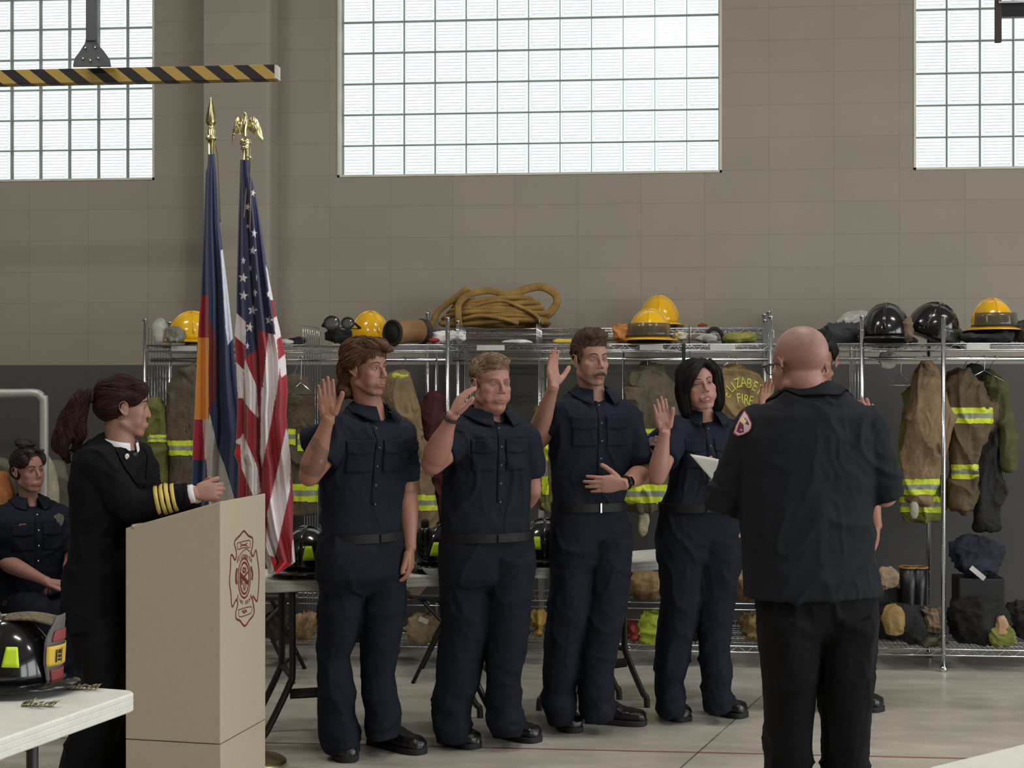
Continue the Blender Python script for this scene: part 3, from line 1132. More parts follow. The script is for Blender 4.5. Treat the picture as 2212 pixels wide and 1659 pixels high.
def patch_from(vs, fs, mask, lift, th=0.0015):
    """the faces of a surface whose vertices lie in the mask, lifted off it: a sewn-on band or patch"""
    nr = vnormals(vs, fs)
    ok = mask[fs].all(axis=1)
    f = fs[ok]
    if not len(f):
        return None
    ids = np.unique(f)
    mp = -np.ones(len(vs), dtype=np.int64)
    mp[ids] = np.arange(len(ids))
    v = vs[ids] + nr[ids] * lift
    mb = MB()
    mb.add(v, mp[f])
    return mb


# ------------------------------------------------------------------ flags on their stands
M_BRASS = mat('polished_brass', (208, 198, 150), 0.28, 1.0, var=0.08, scale=30)
M_CORD = mat('gold_cord', (132, 112, 84), 0.8)
M_FLAG = mat('flag_cloth', attr=True, rough=0.75, var=0.06, scale=40, bump=0.15, bscale=500, sheen=0.2)


def flag_cloth(root, d, sil, colour, folds, name='flag_cloth', amp=0.028):
    ys = np.arange(sil[0][0], sil[-1][0] + 0.1, 1.35)
    xl = np.interp(ys, [s[0] for s in sil], [s[1] for s in sil])
    xr = np.interp(ys, [s[0] for s in sil], [s[2] for s in sil])
    nf = 84
    rows, pix = [], []
    for y, a, b in zip(ys, xl, xr):
        t = (y - ys[0]) / (ys[-1] - ys[0])
        w = (b - a) * d / F
        am = min(amp, w * 0.2) * (0.35 + 0.65 * min(1, t * 3))
        row = []
        for i in range(nf + 1):
            u = i / nf
            ph = folds * u * 2 * math.pi + 1.2 * math.sin(t * 3.1) + 0.7 * math.sin(u * 5 + t * 6)
            dd = -am * (math.cos(ph) + 0.35 * math.cos(2.3 * ph + 1)) * (math.sin(math.pi * u) ** 0.5) - 0.055 * math.sin(math.pi * u) ** .5
            row.append((a + (b - a) * u, y, d + dd))
        for i in range(9, 0, -1):
            u = i / 10
            row.append((a + (b - a) * u, y, d + 0.035 + 0.3 * am * math.sin(u * 9 + t * 4)))
        rows.append([P(*q) for q in row])
    mb = MB()
    mb.rings(rows)
    return mb.build(name, M_FLAG, root, colf=colour)


def star(cx, cy, r, sq=1.0, rot=0):
    return [(cx + sq * (r if k % 2 == 0 else r * 0.4) * math.sin(math.radians(36 * k + rot)), cy - (r if k % 2 == 0 else r * 0.4) * math.cos(math.radians(36 * k + rot))) for k in range(10)]


def z5(*p):
    return [(400 + a / 4.364, 480 + b / 4.364) for a, b in p]


def z6(*p):
    return [(380 + a / 3.607, 840 + b / 3.607) for a, b in p]


NAVY_F, RED_F, WHT_F, GOLD_F = lin((34, 40, 78)), lin((150, 22, 40)), lin((226, 218, 220)), lin((226, 148, 48))


def col_state(vs):
    x, y = proj(vs)
    c = np.tile(np.array(lin((38, 50, 88))), (len(vs), 1))
    for poly, k in ((z5((333, 262), (360, 258), (470, 1010), (450, 1095), (403, 1158), (380, 1000), (345, 420)), lin((214, 222, 234))),
                    (z5((100, 690), (221, 690), (221, 1088), (100, 1088)), RED_F),
                    (z5((221, 930), (255, 960), (330, 1250), (322, 1420), (285, 1700), (221, 1700)), lin((104, 18, 34))),
                    (z5((90, 1088), (222, 1088), (222, 1700), (60, 1700)), GOLD_F),
                    (z6((100, -20), (255, -20), (255, 236), (100, 236)), GOLD_F),
                    (z6((255, -20), (325, -20), (300, 60), (262, 200), (255, 200)), lin((104, 18, 34))),
                    (z6((100, 238), (206, 238), (224, 556), (100, 556)), lin((168, 26, 56))),
                    (z6((206, 238), (256, 236), (256, 900), (238, 560), (224, 540)), lin((206, 180, 176))),
                    (z6((256, 185), (268, 215), (330, 480), (380, 600), (470, 900), (256, 900)), lin((200, 196, 190)))):
        c[inpoly(x, y, poly)] = k
    return c


def col_us(vs):
    x, y = proj(vs)
    c = np.tile(np.array(RED_F), (len(vs), 1))
    can = z5((400, -900), (800, -900), (860, 400), (800, 640), (852, 1057), (782, 1045), (692, 1022), (684, 1188), (570, 1275), (572, 940), (484, 852), (440, 800))
    c[inpoly(x, y, can)] = NAVY_F
    for poly in (z5((440, 850), (486, 858), (571, 940), (570, 1165), (440, 1050)),
                 z5((470, 1312), (550, 1388), (548, 1480), (552, 1659), (500, 1659)),
                 z5((565, 1290), (600, 1380), (668, 1530), (682, 1670), (548, 1670), (552, 1400)),
                 z5((782, 1047), (858, 1062), (890, 1400), (852, 1670), (725, 1670), (738, 1480), (768, 1210)),
                 z5((757, 400), (775, 440), (828, 735), (800, 735)), z5((832, 905), (872, 880), (905, 1078), (860, 1108)),
                 z5((880, 1298), (940, 1245), (970, 1420), (905, 1466)),
                 z6((500, -10), (530, 100), (600, 186), (645, 232), (628, -10)),
                 z6((665, -10), (786, -10), (745, 250), (668, 625), (656, 520)),
                 z6((450, 410), (506, 380), (520, 345), (640, 622), (662, 812), (600, 830), (512, 620), (500, 440)),
                 z6((858, 305), (895, 400), (890, 785), (812, 1130), (772, 1312), (700, 1290), (712, 960), (790, 640)),
                 z6((700, 1290), (738, 1310), (776, 1440), (700, 1490)), z6((908, 1180), (945, 1180), (945, 1400), (896, 1400))):
        c[inpoly(x, y, poly)] = WHT_F
    for poly in (z6((452, 500), (502, 425), (510, 610), (480, 600)), z6((736, 1315), (900, 1362), (778, 1450))):
        c[inpoly(x, y, poly)] = lin((205, 20, 34))
    pts = [(650, 105, 46, .7), (637, 268, 46, .95), (548, 362, 42, .6), (617, 432, 38, .5), (546, 525, 50, 1), (550, 692, 50, .9), (655, 665, 46, .6), (787, 680, 44, .85), (636, 830, 52, 1), (791, 925, 50, .9),
           (609, 990, 50, .85), (587, 1165, 42, .5), (672, 520, 40, .2), (592, 38, 26, .8)]
    for a, b, r_, q_ in pts:
        c[inpoly(x, y, star(400 + a / 4.364, 480 + b / 4.364, r_ / 4.364, q_, 8)) & inpoly(x, y, can)] = WHT_F
    for a, b, q_ in ((547, 417, .6), (535, 447, .7)):
        c[inpoly(x, y, star(a, b, 9, q_, 14)) & inpoly(x, y, can)] = WHT_F
    return c


def flag_stand(px, d, ptop, label):
    base = P(px, 900, d); base.z = 0
    root = thing('flag_pole', base, label, 'flag pole')
    mb = MB()
    mb.lathe([(0, 0), (0.165, 0), (0.17, 0.006), (0.168, 0.018), (0.15, 0.03), (0.11, 0.038), (0.1, 0.044), (0.06, 0.05), (0.035, 0.058), (0.03, 0.1), (0.024, 0.13), (0, 0.131)], base, n=48)
    mb.build('stand_base', M_BRASS, root)
    mb = MB(); mb.tube([base + UP * 0.1, P(px, ptop, d)], 0.0163, n=20)
    mb.build('pole', M_BRASS, root)
    return root, base


DS, DU = 6.75, 6.41
root, base = flag_stand(456, DS, 302, 'brass flag pole topped by a spear, carrying the state flag')
mb = MB()
k = DS / F
c0_ = P(456, 302, DS)
mb.lathe([(0, -0.003), (0.024, 0), (0.026, 0.008), (0.02, 0.014), (0.016, 0.02), (0.019, 0.04), (0.012, 0.052), (0.016, 0.06), (0, 0.062)], c0_, n=20)
prof = [(0.004, 0.05), (0.022, 0.075), (0.0235, 0.083), (0.02, 0.11), (0.011, 0.15), (0.004, 0.178), (0.0008, 0.19)]
mb.lathe(prof, c0_, n=4, sy=0.5, M=Matrix.Rotation(math.radians(8), 3, 'Z'))
mb.build('spear_finial', M_BRASS, root)
mb = MB(); mb.tube(smooth_path([P(466, 312, DS - .02), P(471, 340, DS - .025), P(474, 420, DS - .04), P(476, 480, DS - .04)], 6), 0.0035, n=6)
mb.build('cord', M_CORD, root)
fl = flag_cloth(root, DS, [(333, 449, 464), (358, 448, 466), (372, 444, 468), (480, 440, 474), (545, 437, 482), (625, 434, 492), (700, 429, 500), (738, 427, 504), (800, 424, 508), (860, 421.5, 514.6), (895, 420, 520), (940, 417, 524), (990, 415.5, 516), (1075, 413, 511), (1180, 414, 508)], col_state, 2.4)
fl.name = 'state_flag'

root, base = flag_stand(532, DU, 318, 'brass flag pole topped by an eagle, carrying the striped flag')
c0_ = P(530, 318, DU)
mb = MB()
mb.lathe([(0, -.01), (0.019, -.01), (0.02, 0.0), (0.016, 0.004), (0.0235, 0.012), (0.0245, 0.02), (0.022, 0.03), (0.014, 0.037), (0, 0.04)], c0_, n=20)
mb.build('ball_finial', M_BRASS, root)
E = lambda a, b, dd=0: P(380 + a / 5.53, 180 + b / 5.53, DU + dd)
mb = MB()
mb.tube([E(822, 640), E(818, 560), E(828, 500), E(836, 450), E(835, 400), E(832, 370), E(818, 352), E(800, 347)], [0.008, 0.0115, 0.0135, 0.011, 0.0065, 0.0055, 0.005, 0.001], n=10)
mb.tube([E(838, 600, .005), E(850, 640, .008)], [0.006, 0.004], n=8)
mb.tube([E(806, 600, -.005), E(800, 640, -.004)], [0.006, 0.004], n=8)
vs, fs = remesh(mb, 0.0018, 1)
mb = MB(); mb.add(vs, fs); mb.build('eagle_body', M_BRASS, root)
for pts in ([(830, 470), (770, 395), (740, 400), (712, 440), (690, 520), (672, 600), (668, 650), (676, 715), (690, 640), (712, 595), (745, 590), (780, 600), (800, 560)],
            [(845, 470), (880, 440), (905, 395), (930, 400), (975, 440), (1010, 520), (1030, 600), (1042, 650), (1032, 715), (1000, 680), (960, 640), (915, 590), (870, 560)]):
    mb = MB(); mb.prism([E(a, b, -.004) for a, b in pts], FWD * 0.007)
    for t in (0.25, 0.5, 0.75):
        i0, j0 = pts[2], pts[8]
        a = pts[int(2 + 4 * t)]; b = pts[-2]
        mb.tube([E(a[0], a[1], -.006), E((a[0] + b[0]) / 2, (a[1] + b[1]) / 2 + 14, -.007), E(b[0], b[1], -.006)], 0.0022, n=5)
    mb.build('eagle_wing', M_BRASS, root)
mb = MB()
mb.tube(smooth_path([P(541, 338, DU - .02), P(540, 372, DU - .03), P(532, 410, DU - .05), P(527, 470, DU - .06)], 6), 0.0028, n=6)
mb.tube(smooth_path([P(542, 338, DU - .02), P(541, 372, DU - .03), P(541, 430, DU - .06), P(540, 500, DU - .06)], 6), 0.0028, n=6)
mb.build('cord', M_CORD, root)
mb = MB(); mb.tube([E(850, 870, -.02), E(900, 890, -.02)], 0.005, n=8); mb.build('cord_clip', M_BRASS, root)
fl = flag_cloth(root, DU, [(345, 519, 538), (372, 518, 541), (388, 518, 545), (415, 517, 552), (469, 515, 561), (571, 512.5, 576), (640, 511, 589), (676, 511, 596), (709, 508, 604), (724, 506.5, 607), (766, 509, 616.5), (846, 512, 622), (895, 512, 618.5), (965, 509, 625), (981, 506, 627),
                     (1006, 516, 629), (1075, 514, 633.7), (1145, 540, 632.5), (1200, 565, 637), (1214, 574, 638), (1240, 580, 600)], col_us, 3.2)
fl.name = 'striped_flag'

# ------------------------------------------------------------------ fire helmets
M_YEL = mat('helmet_yellow', (232, 178, 20), 0.18, var=0.05, coat=0.6)
M_BLKG = mat('helmet_black', (22, 22, 24), 0.16, var=0.05, coat=0.5)
M_LIME = mat('lime_reflector', (196, 230, 30), 0.45, var=0.05)
M_STRAPK = mat('dark_strap', (34, 33, 32), 0.8)
M_VISOR = mat('smoked_visor', (70, 74, 70), 0.1, alpha=0.55, coat=0.5)
M_FLAP = mat('neck_flap_cloth', (60, 58, 54), 0.9, bump=0.4, bscale=120)


def helmet(loc, rz, shell, label, group=None, tilt=(0, 0), flap=False, visor=False, lime=False, badge=None, scale=1.0, trad=False):
    root = thing('fire_helmet', loc, label, 'helmet', group, rot=(tilt[0], tilt[1], rz))
    S = scale
    L, W, H = 0.138 * S, 0.118 * S, 0.165 * S
    zb = 0.035 * S
    mb = MB()
    rg = []
    for i in range(13):
        ph = math.radians(90 * i / 12)
        rr, zz = math.cos(ph) ** 0.85, math.sin(ph)
        ring = []
        for j in range(40):
            th = 2 * math.pi * j / 40
            ridge_ = 1 + 0.035 * max(0, math.cos(th * 3)) ** 6 * (0.3 + 0.7 * rr)
            ring.append((L * rr * math.cos(th) * ridge_, W * rr * math.sin(th) * ridge_, zb + H * zz))
        rg.append(ring)
    mb.rings(rg)
    mb.build('shell', shell, root, local=True)
    mb = MB()
    out = []
    for j in range(48):
        th = 2 * math.pi * j / 48
        ct, st_ = math.cos(th), math.sin(th)
        back = max(0, -ct)
        front = max(0, ct)
        ex = 0.036 + 0.066 * back ** 1.5 + 0.028 * front ** 2
        z1 = zb - (0.012 + 0.035 * back ** 2 - 0.004 * front) * S
        xi, yi = (L - 0.004) * ct, (W - 0.004) * st_
        n_ = Vector((ct / L, st_ / W, 0)).normalized()
        xo, yo = xi + n_.x * ex * S, yi + n_.y * ex * S
        out.append([(xi, yi, zb + 0.006), ((xi * .4 + xo * .6), (yi * .4 + yo * .6), (zb * .5 + z1 * .5) + 0.004), (xo, yo, z1), (xo + n_.x * .003, yo + n_.y * .003, z1 - 0.003), (xo, yo, z1 - 0.006),
                    ((xi * .4 + xo * .6), (yi * .4 + yo * .6), (zb * .5 + z1 * .5) - 0.002), (xi, yi, zb - 0.002)])
    mb.rings(out, loop=True)
    mb.build('brim', shell, root, local=True)
    mb = MB()
    for k in range(2):
        pts = []
        for i in range(15):
            a = math.radians(12 + 156 * i / 14)
            if k == 0:
                pts.append((L * 1.02 * math.cos(a), 0, zb + H * 1.02 * math.sin(a)))
            else:
                pts.append((0, W * 1.02 * math.cos(a), zb + H * 1.02 * math.sin(a)))
        mb.tube(pts, 0.007 * S if k == 0 else 0.005 * S, n=8)
    mb.build('crest', shell, root, local=True)
    if trad or badge:
        mb = MB()
        bx = L * 0.93
        poly = [(bx + .018, -.045, zb + .02), (bx + .026, .0, zb + .012), (bx + .018, .045, zb + .02), (bx + .012, .055, zb + .08), (bx - .004, .05, zb + .125), (bx + .012, .0, zb + .165 * S), (bx - .004, -.05, zb + .125), (bx + .012, -.055, zb + .08)]
        mb.prism(poly, (0.005, 0, 0.001))
        sh = mb.build('front_shield', mat('shield_leather', (92, 86, 84), 0.55, bump=0.2), root, smooth=False, local=True, bevel=0.0015)
    if visor:
        mb = MB()
        mb.sheet(lambda u, v: Vector((L * (1.12 - 0.1 * v) * math.cos((u - .5) * 2.1), W * (1.2 - 0.08 * v) * math.sin((u - .5) * 2.1), zb + 0.008 + 0.075 * v)), 20, 4, 0.003)
        mb.build('face_shield', M_VISOR, root, local=True)
        mb = MB()
        mb.tube([(L * 1.13 * math.cos(a), W * 1.21 * math.sin(a), zb + 0.01) for a in np.linspace(-1.2, 1.2, 14)], 0.004, n=6)
        mb.build('shield_rim', M_STRAPK, root, local=True)
    if lime:
        for s in (-1, 1):
            for th, n_ in ((0.36, 0), (1.6, 1)):
                a = s * th
                mb = MB()
                def fnp(u, v):
                    t = a + (u - .5) * (0.42 - 0.16 * v)
                    ph = math.radians(14 + 22 * v)
                    return Vector((L * 1.03 * math.cos(ph) ** .85 * math.cos(t), W * 1.03 * math.cos(ph) ** .85 * math.sin(t), zb + H * 1.0 * math.sin(ph)))
                mb.sheet(fnp, 5, 4, 0.002 * s)
                mb.build('reflector', M_LIME, root, local=True)
    if flap:
        mb = MB()
        def fl_(u, v):
            t = math.pi * (0.42 + 1.16 * u)
            return Vector((L * (0.92 + .12 * v) * math.cos(t), W * (0.95 + .15 * v + 0.05 * math.sin(u * 30) * v) * math.sin(t), zb - 0.002 - (zb - 0.004) * v + 0.0))
        mb.sheet(fl_, 40, 6, 0.004)
        mb.build('neck_flap', M_FLAP, root, local=True)
    mb = MB()
    mb.tube(smooth_path([(0.02, W * .93, zb), (0.035, W * .8, 0.012), (0.04, 0.04, 0.006), (0.04, -0.04, 0.006), (0.035, -W * .8, 0.012), (0.02, -W * .93, zb)], 4), 0.005, n=6)
    mb.build('chin_strap', M_STRAPK, root, local=True)
    return root


ZS = ZTOP + 0.004
def on_shelf(px, y=-0.78, z=ZS):
    q = plane_y(px, 740, y)
    return V(q.x, q.y, z)

H0 = -math.pi / 2   # facing the camera side
helmet(on_shelf(416), math.radians(200), M_YEL, 'yellow fire helmet half hidden by the state flag', flap=True)
helmet(on_shelf(800, -0.74), math.radians(-60), M_YEL, 'yellow fire helmet above the head of the wavy haired man')
helmet(on_shelf(1403, -0.86), H0 - 0.03, M_YEL, 'yellow fire helmet with goggles above the man with the moustache', visor=True, flap=True)
helmet(V(plane_y(1424, 700, -0.25).x, -0.24, 1.94), H0, M_YEL, 'yellow fire helmet standing behind the goggled yellow helmet')
helmet(on_shelf(2144, -0.76, ZS + 0.055), H0 + 0.05, M_YEL, 'yellow fire helmet lying on dark hoods near the right edge', flap=True, visor=True)
helmet(on_shelf(1914, -0.86), H0 - 0.2, M_BLKG, 'glossy black fire helmet on the top shelf beside the clear bag', flap=True, scale=1.12, visor=False)
helmet(on_shelf(2006, -0.7, ZS + 0.02), math.radians(-30), M_BLKG, 'black fire helmet with a raised clear visor on the top shelf', tilt=(0, math.radians(22)), visor=True, scale=1.1)
# on the tables
tz = 0.7425
pA = TA + dirA * 0.13 + Vector((-dirA.y, dirA.x, 0)) * 0.2
helmet(V(*(P(664, 1200, 6.86).xy), tz), H0 - 0.05, M_BLKG, 'black fire helmet with lime reflectors on the table by the striped flag', lime=True, scale=1.08, trad=False, flap=True)
helmet(V(*(P(962, 1200, 7.05).xy), tz), H0 - 0.5, M_BLKG, 'black fire helmet behind the second saluting man', lime=True, scale=1.05)
helmet(V(*(P(1176, 1200, 7.32).xy), tz), H0 + 0.1, M_BLKG, 'black fire helmet with lime reflectors between the second and third man', lime=True, scale=1.05)

# big helmet on the corner table, with its leather front shield
SH = F / 790.0
hl = P(14, 1500, SH + .1); 
root = helmet(V(hl.x, hl.y, 0.7425), math.radians(5.4) + math.radians(-6), M_BLKG, 'black leather fire helmet with grey and red front shield on the corner table', scale=1.02, lime=False)
for ch in list(root.children):
    pass
Lx = 0.138 * 1.02
def sheet_part(name, m, fnc, nu=10, nv=10, th=0.004):
    mb = MB(); mb.sheet(fnc, nu, nv, th); return mb.build(name, m, root, local=True)
prof_w = lambda v: 0.062 * (1 - 0.55 * max(0, (v - .62) / .38) ** 1.5) * (0.8 + 0.2 * min(1, v * 3))
shield_f = lambda u, v, o=0.0: Vector((Lx + 0.012 + 0.012 * v - 1.9 * ((u - .5) * 2 * prof_w(v)) ** 2 * 3 + o, (u - .5) * 2 * prof_w(v), 0.03 + 0.185 * v))
sheet_part('front_shield', mat('shield_leather', (92, 86, 84), 0.55, bump=0.2), lambda u, v: shield_f(u, v), 14, 16, -0.004)
sub = [o for o in root.children if o.name.startswith('front_shield')][-1]
def shield_panel(name, m, v0, v1, w, o=0.004):
    mb = MB(); mb.sheet(lambda u, v: shield_f(.5 + (u - .5) * w, v0 + (v1 - v0) * v, o), 10, 6, -0.002)
    x = mb.build(name, m, sub, local=True)
    return x
M_SRED = mat('shield_red', (132, 56, 56), 0.6)
shield_panel('red_panel', M_SRED, 0.02, 0.2, 0.8); shield_panel('red_panel', M_SRED, 0.62, 0.78, 0.72)
shield_panel('yellow_panel', mat('shield_yellow', (206, 172, 62), 0.5), 0.26, 0.56, 1.0, 0.007)
mb = MB()
for (v0, v1, u0, u1) in ((0.31, 0.5, 0.2, 0.23), (0.33, 0.36, 0.27, 0.36), (0.38, 0.42, 0.27, 0.36), (0.44, 0.5, 0.27, 0.36), (0.3, 0.52, 0.38, 0.395)):
    mb.sheet(lambda u, v: shield_f(u0 + (u1 - u0) * u, v0 + (v1 - v0) * v, 0.0105), 3, 4, -0.001)
mb.build('shield_print', mat('print_black', (24, 22, 20), 0.6), sub, local=True)
mb = MB()
mb.sheet(lambda u, v: Vector((-0.02 + (Lx + 0.03) * u, 0.052 * (v - .5) * 2 * (0.5 + 0.5 * u), 0.205 + 0.012 * math.sin(u * 3) - 0.6 * abs(v - .5) * 0.05)), 18, 10, 0.005)
mb.build('leather_crest', mat('carved_leather', (96, 84, 56), 0.5, var=0.5, scale=60, bump=0.9, bscale=90), root, local=True)
mb = MB()
mb.sheet(lambda u, v: Vector((0.045 + 0.05 * u * (1 - 0.35 * v), -0.118 * 1.02 - 0.012 + 0.03 * v, 0.09 + 0.05 * v)), 5, 5, -0.003)
mb.build('reflector', M_LIME, root, local=True)

# ------------------------------------------------------------------ badge pins (leaf wreaths) and bottle
M_PIN = mat('pin_metal', (150, 140, 110), 0.3, 0.9)


def leaf_pin(px, py, label):
    c = tbl_pt(px, py); c.z = 0.7425
    root = thing('leaf_badge', c, label, 'badge')
    rnd = random.Random(int(px))
    mb = MB()
    for i in range(15):
        u = (i / 14 - .5) * 0.085
        a = rnd.uniform(-0.7, 0.7)
        p = c + RGT * u + FWD * rnd.uniform(-.02, .02) + UP * 0.003
        q = p + RGT * 0.02 * math.cos(a) + FWD * 0.02 * math.sin(a) + UP * rnd.uniform(0.006, 0.018)
        mb.tube([p, (p + q) / 2 + UP * 0.002, q], [0.0015, 0.006, 0.001], n=6, flat=(UP, 0.4))
    mb.tube([c + RGT * -0.042 + UP * 0.002, c + RGT * 0.042 + UP * 0.002], 0.002, n=6)
    mb.build('leaves', M_PIN, root)
    return root


leaf_pin(80, 1527, 'silver leaf badge lying nearest on the corner table')
leaf_pin(175, 1491, 'silver leaf badge near the far edge of the corner table')
leaf_pin(655, 1250, 'small leaf badge on the table in front of the black helmet')

bt = P(918, 1200, 6.98)
root = thing('drink_bottle', V(bt.x, bt.y, tz), 'tall black bottle with dark print on the table behind the first man', 'bottle')
mb = MB(); mb.lathe([(0, 0), (.036, 0), (.038, .006), (.038, .17), (.03, .195), (.02, .205), (0, .206)], root.location, n=28); mb.build('body', mat('bottle_black', (20, 22, 22), 0.25), root)
mb = MB(); mb.lathe([(0, .204), (.019, .204), (.019, .232), (.012, .24), (0, .242)], root.location, n=20); mb.build('cap', M_STRAPK, root)
mb = MB()
for k_ in range(4):
    mb.tube([root.location + V(0.037 * math.cos(a), 0.037 * math.sin(a), 0.06 + 0.025 * k_ + 0.004 * math.sin(a * 9)) for a in np.linspace(-2.1, -1.1, 10)], 0.0015, n=4)
mb.build('print', mat('bottle_print', (80, 92, 88), 0.5), root)
dsh = P(938, 1225, 6.86)
root = thing('glass_dish', V(dsh.x, dsh.y, tz), 'clear round dish beside the black bottle', 'dish')
mb = MB(); mb.lathe([(0, 0), (.03, 0), (.05, .02), (.056, .035), (.053, .035), (.047, .022), (.028, .004), (0, .004)], root.location, n=28)
mb.build('bowl', mat('clear_plastic', (235, 240, 240), 0.08, alpha=0.45, coat=0.6), root)

# ------------------------------------------------------------------ soft goods: hoods, bags, gloves, piles
def cloth_mat(rgb, name=None):
    return mat(name or 'cloth_%d_%d_%d' % rgb, rgb, 0.85, var=0.28, scale=14, bump=0.5, bscale=70)


def blob(name, label, cat, box, d, rgb, depth=0.2, amp=0.03, seed=0, group=None, flat=True, m=None, zfloor=None, e=2.6, sc=(11, 11, 11), parent=None, tagit=True):
    x0, y0, x1, y1 = box
    c = P((x0 + x1) / 2, (y0 + y1) / 2, d)
    rx, rz = (x1 - x0) / 2 / F * d, (y1 - y0) / 2 / F * d
    zl = c.z - rz if zfloor is None else zfloor
    cz, rz = ((c.z + rz) + zl) / 2, ((c.z + rz) - zl) / 2
    nu, nv = 56, 32
    vs = []
    for i in range(nv + 1):
        ph = math.pi * i / nv
        for j in range(nu):
            th = 2 * math.pi * j / nu
            f = lambda t: math.copysign(abs(t) ** (2 / e), t)
            vs.append((f(math.sin(ph)) * f(math.cos(th)), f(math.sin(ph)) * f(math.sin(th)), f(math.cos(ph))))
    vs = np.array(vs)
    w = np.array(RGT) * vs[:, :1] * rx + np.array(FWD) * vs[:, 1:2] * depth / 2 + np.array([0, 0, 1.0]) * vs[:, 2:] * rz
    cc = np.array((c.x, c.y, cz))
    q = w + cc
    n = vs / (np.linalg.norm(vs, axis=1, keepdims=True) + 1e-9)
    dsp = ridge(q * np.array(sc) + vnoise(q * 7, seed + 9)[:, None] * 0.9, seed) ** 3 + 0.6 * ridge(q * np.array(sc) * 2.1, seed + 4) ** 2 + 1.1 * vnoise(q * 6, seed + 2) - 1.1
    q = q + n * (dsp * amp)[:, None]
    q[:, 2] = np.maximum(q[:, 2], zl)
    fs = np.array([(i * nu + j, i * nu + (j + 1) % nu, (i + 1) * nu + (j + 1) % nu, (i + 1) * nu + j) for i in range(nv) for j in range(nu)])
    mb = MB(); mb.add(q, fs)
    o = mb.build(name, m or cloth_mat(rgb), parent)
    if tagit:
        tag(o, label, cat, group)
    return o


M_BAGC = mat('clear_bag', (214, 218, 212), 0.2, alpha=0.5, coat=0.4, bump=0.6, bscale=30)
dT = F / 376.0
zsh = ZTOP + 0.004
blob('plastic_bag', 'crumpled white plastic bag at the near end of the top shelf', 'bag', (328, 688, 361, 744), dT + .1, None, 0.12, 0.008, 3, m=M_BAGC, zfloor=zsh)
blob('folded_cloth', 'grey cloth beside the half hidden yellow helmet', 'cloth', (352, 700, 400, 746), dT + .1, (130, 130, 118), 0.16, 0.02, 5, zfloor=zsh)
blob('white_rag', 'white rag on the top shelf right of the striped flag', 'cloth', (606, 734, 636, 748), dT + .12, (196, 196, 192), 0.1, 0.008, 6, zfloor=zsh)
blob('dark_glove', 'dark glove on the top shelf beside the white rag', 'glove', (620, 727, 662, 748), dT + .2, (36, 36, 38), 0.14, 0.015, 7, zfloor=zsh)
blob('protective_hood', 'black gathered hood with goggles on the top shelf', 'hood', (702, 706, 768, 748), dT + .1, (32, 32, 34), 0.16, 0.02, 8, zfloor=zsh)
# goggles on the hood
gq = P(728, 698, dT + .02)
root = thing('goggles', gq, 'dark goggles with a strap perched on the black hood', 'goggles')
for dx, r_ in ((-0.03, .042), (0.062, .034)):
    mb = MB(); cc = gq + RGT * dx
    mb.tube([cc + RGT * r_ * math.cos(a) + UP * r_ * math.sin(a) * .9 for a in np.linspace(0, 2 * math.pi, 25)[:-1]], 0.006, n=8, loop=True)
    mb.build('eyepiece_rim', M_STRAPK, root)
    mb = MB(); mb.lathe([(0, 0), (r_, 0), (r_ * .97, .003), (0, .004)], cc, M=Matrix.Rotation(math.radians(90), 3, 'X'), n=20); mb.build('lens', M_VISOR, root)
mb = MB(); mb.tube(smooth_path([gq + RGT * .1, gq + RGT * .12 + FWD * .06 - UP * .03, gq + FWD * .14 - UP * .02, gq - RGT * .08 + FWD * .06 - UP * .02, gq - RGT * .07], 6), 0.012, n=8, flat=(UP, 0.25)); mb.build('strap', M_STRAPK, root)
# tan boot lying on its side
b0_, b1_ = P(848, 716, dT - .02), P(905, 716, dT + .14)
root = thing('leather_boot', V(b0_.x, b0_.y, zsh), 'tan fire boot lying on its side with its dark opening forward', 'boot')
ax = (b1_ - b0_).normalized()
mb = MB(); up2 = UP; sd = ax.cross(UP)
pts = [b0_ - ax * .0, b0_ + ax * .03, b0_ + ax * .12, b1_, b1_ + ax * .03]
mb.loft([(p + UP * dz, sd * w_, UP * h_) for p, w_, h_, dz in zip(pts, (.07, .074, .072, .066, .04), (.068, .07, .068, .07, .045), (-.01, -.008, 0, 0, 0))], n=28)
mb.build('shaft', mat('tan_leather', (134, 98, 62), 0.6, var=0.25, bump=0.3, bscale=40), root)
mb = MB(); mb.tube([b0_ - UP * .01 + sd * .07 * math.cos(a) + UP * .068 * math.sin(a) for a in np.linspace(0, 2 * math.pi, 29)[:-1]], 0.011, n=8, loop=True)
mb.loft([(b0_ - ax * .006 - UP * .01, sd * .062, UP * .06), (b0_ + ax * .003 - UP * .01, sd * .062, UP * .06)], n=24)
mb.build('top_rim', M_STRAPK, root)
mb = MB(); mb.loft([(b1_ + ax * .02, sd * .072, UP * .076), (b1_ + ax * .045, sd * .07, UP * .074), (b1_ + ax * .055, sd * .05, UP * .05)], n=24); mb.build('sole', mat('boot_sole', (52, 38, 34), 0.7), root)

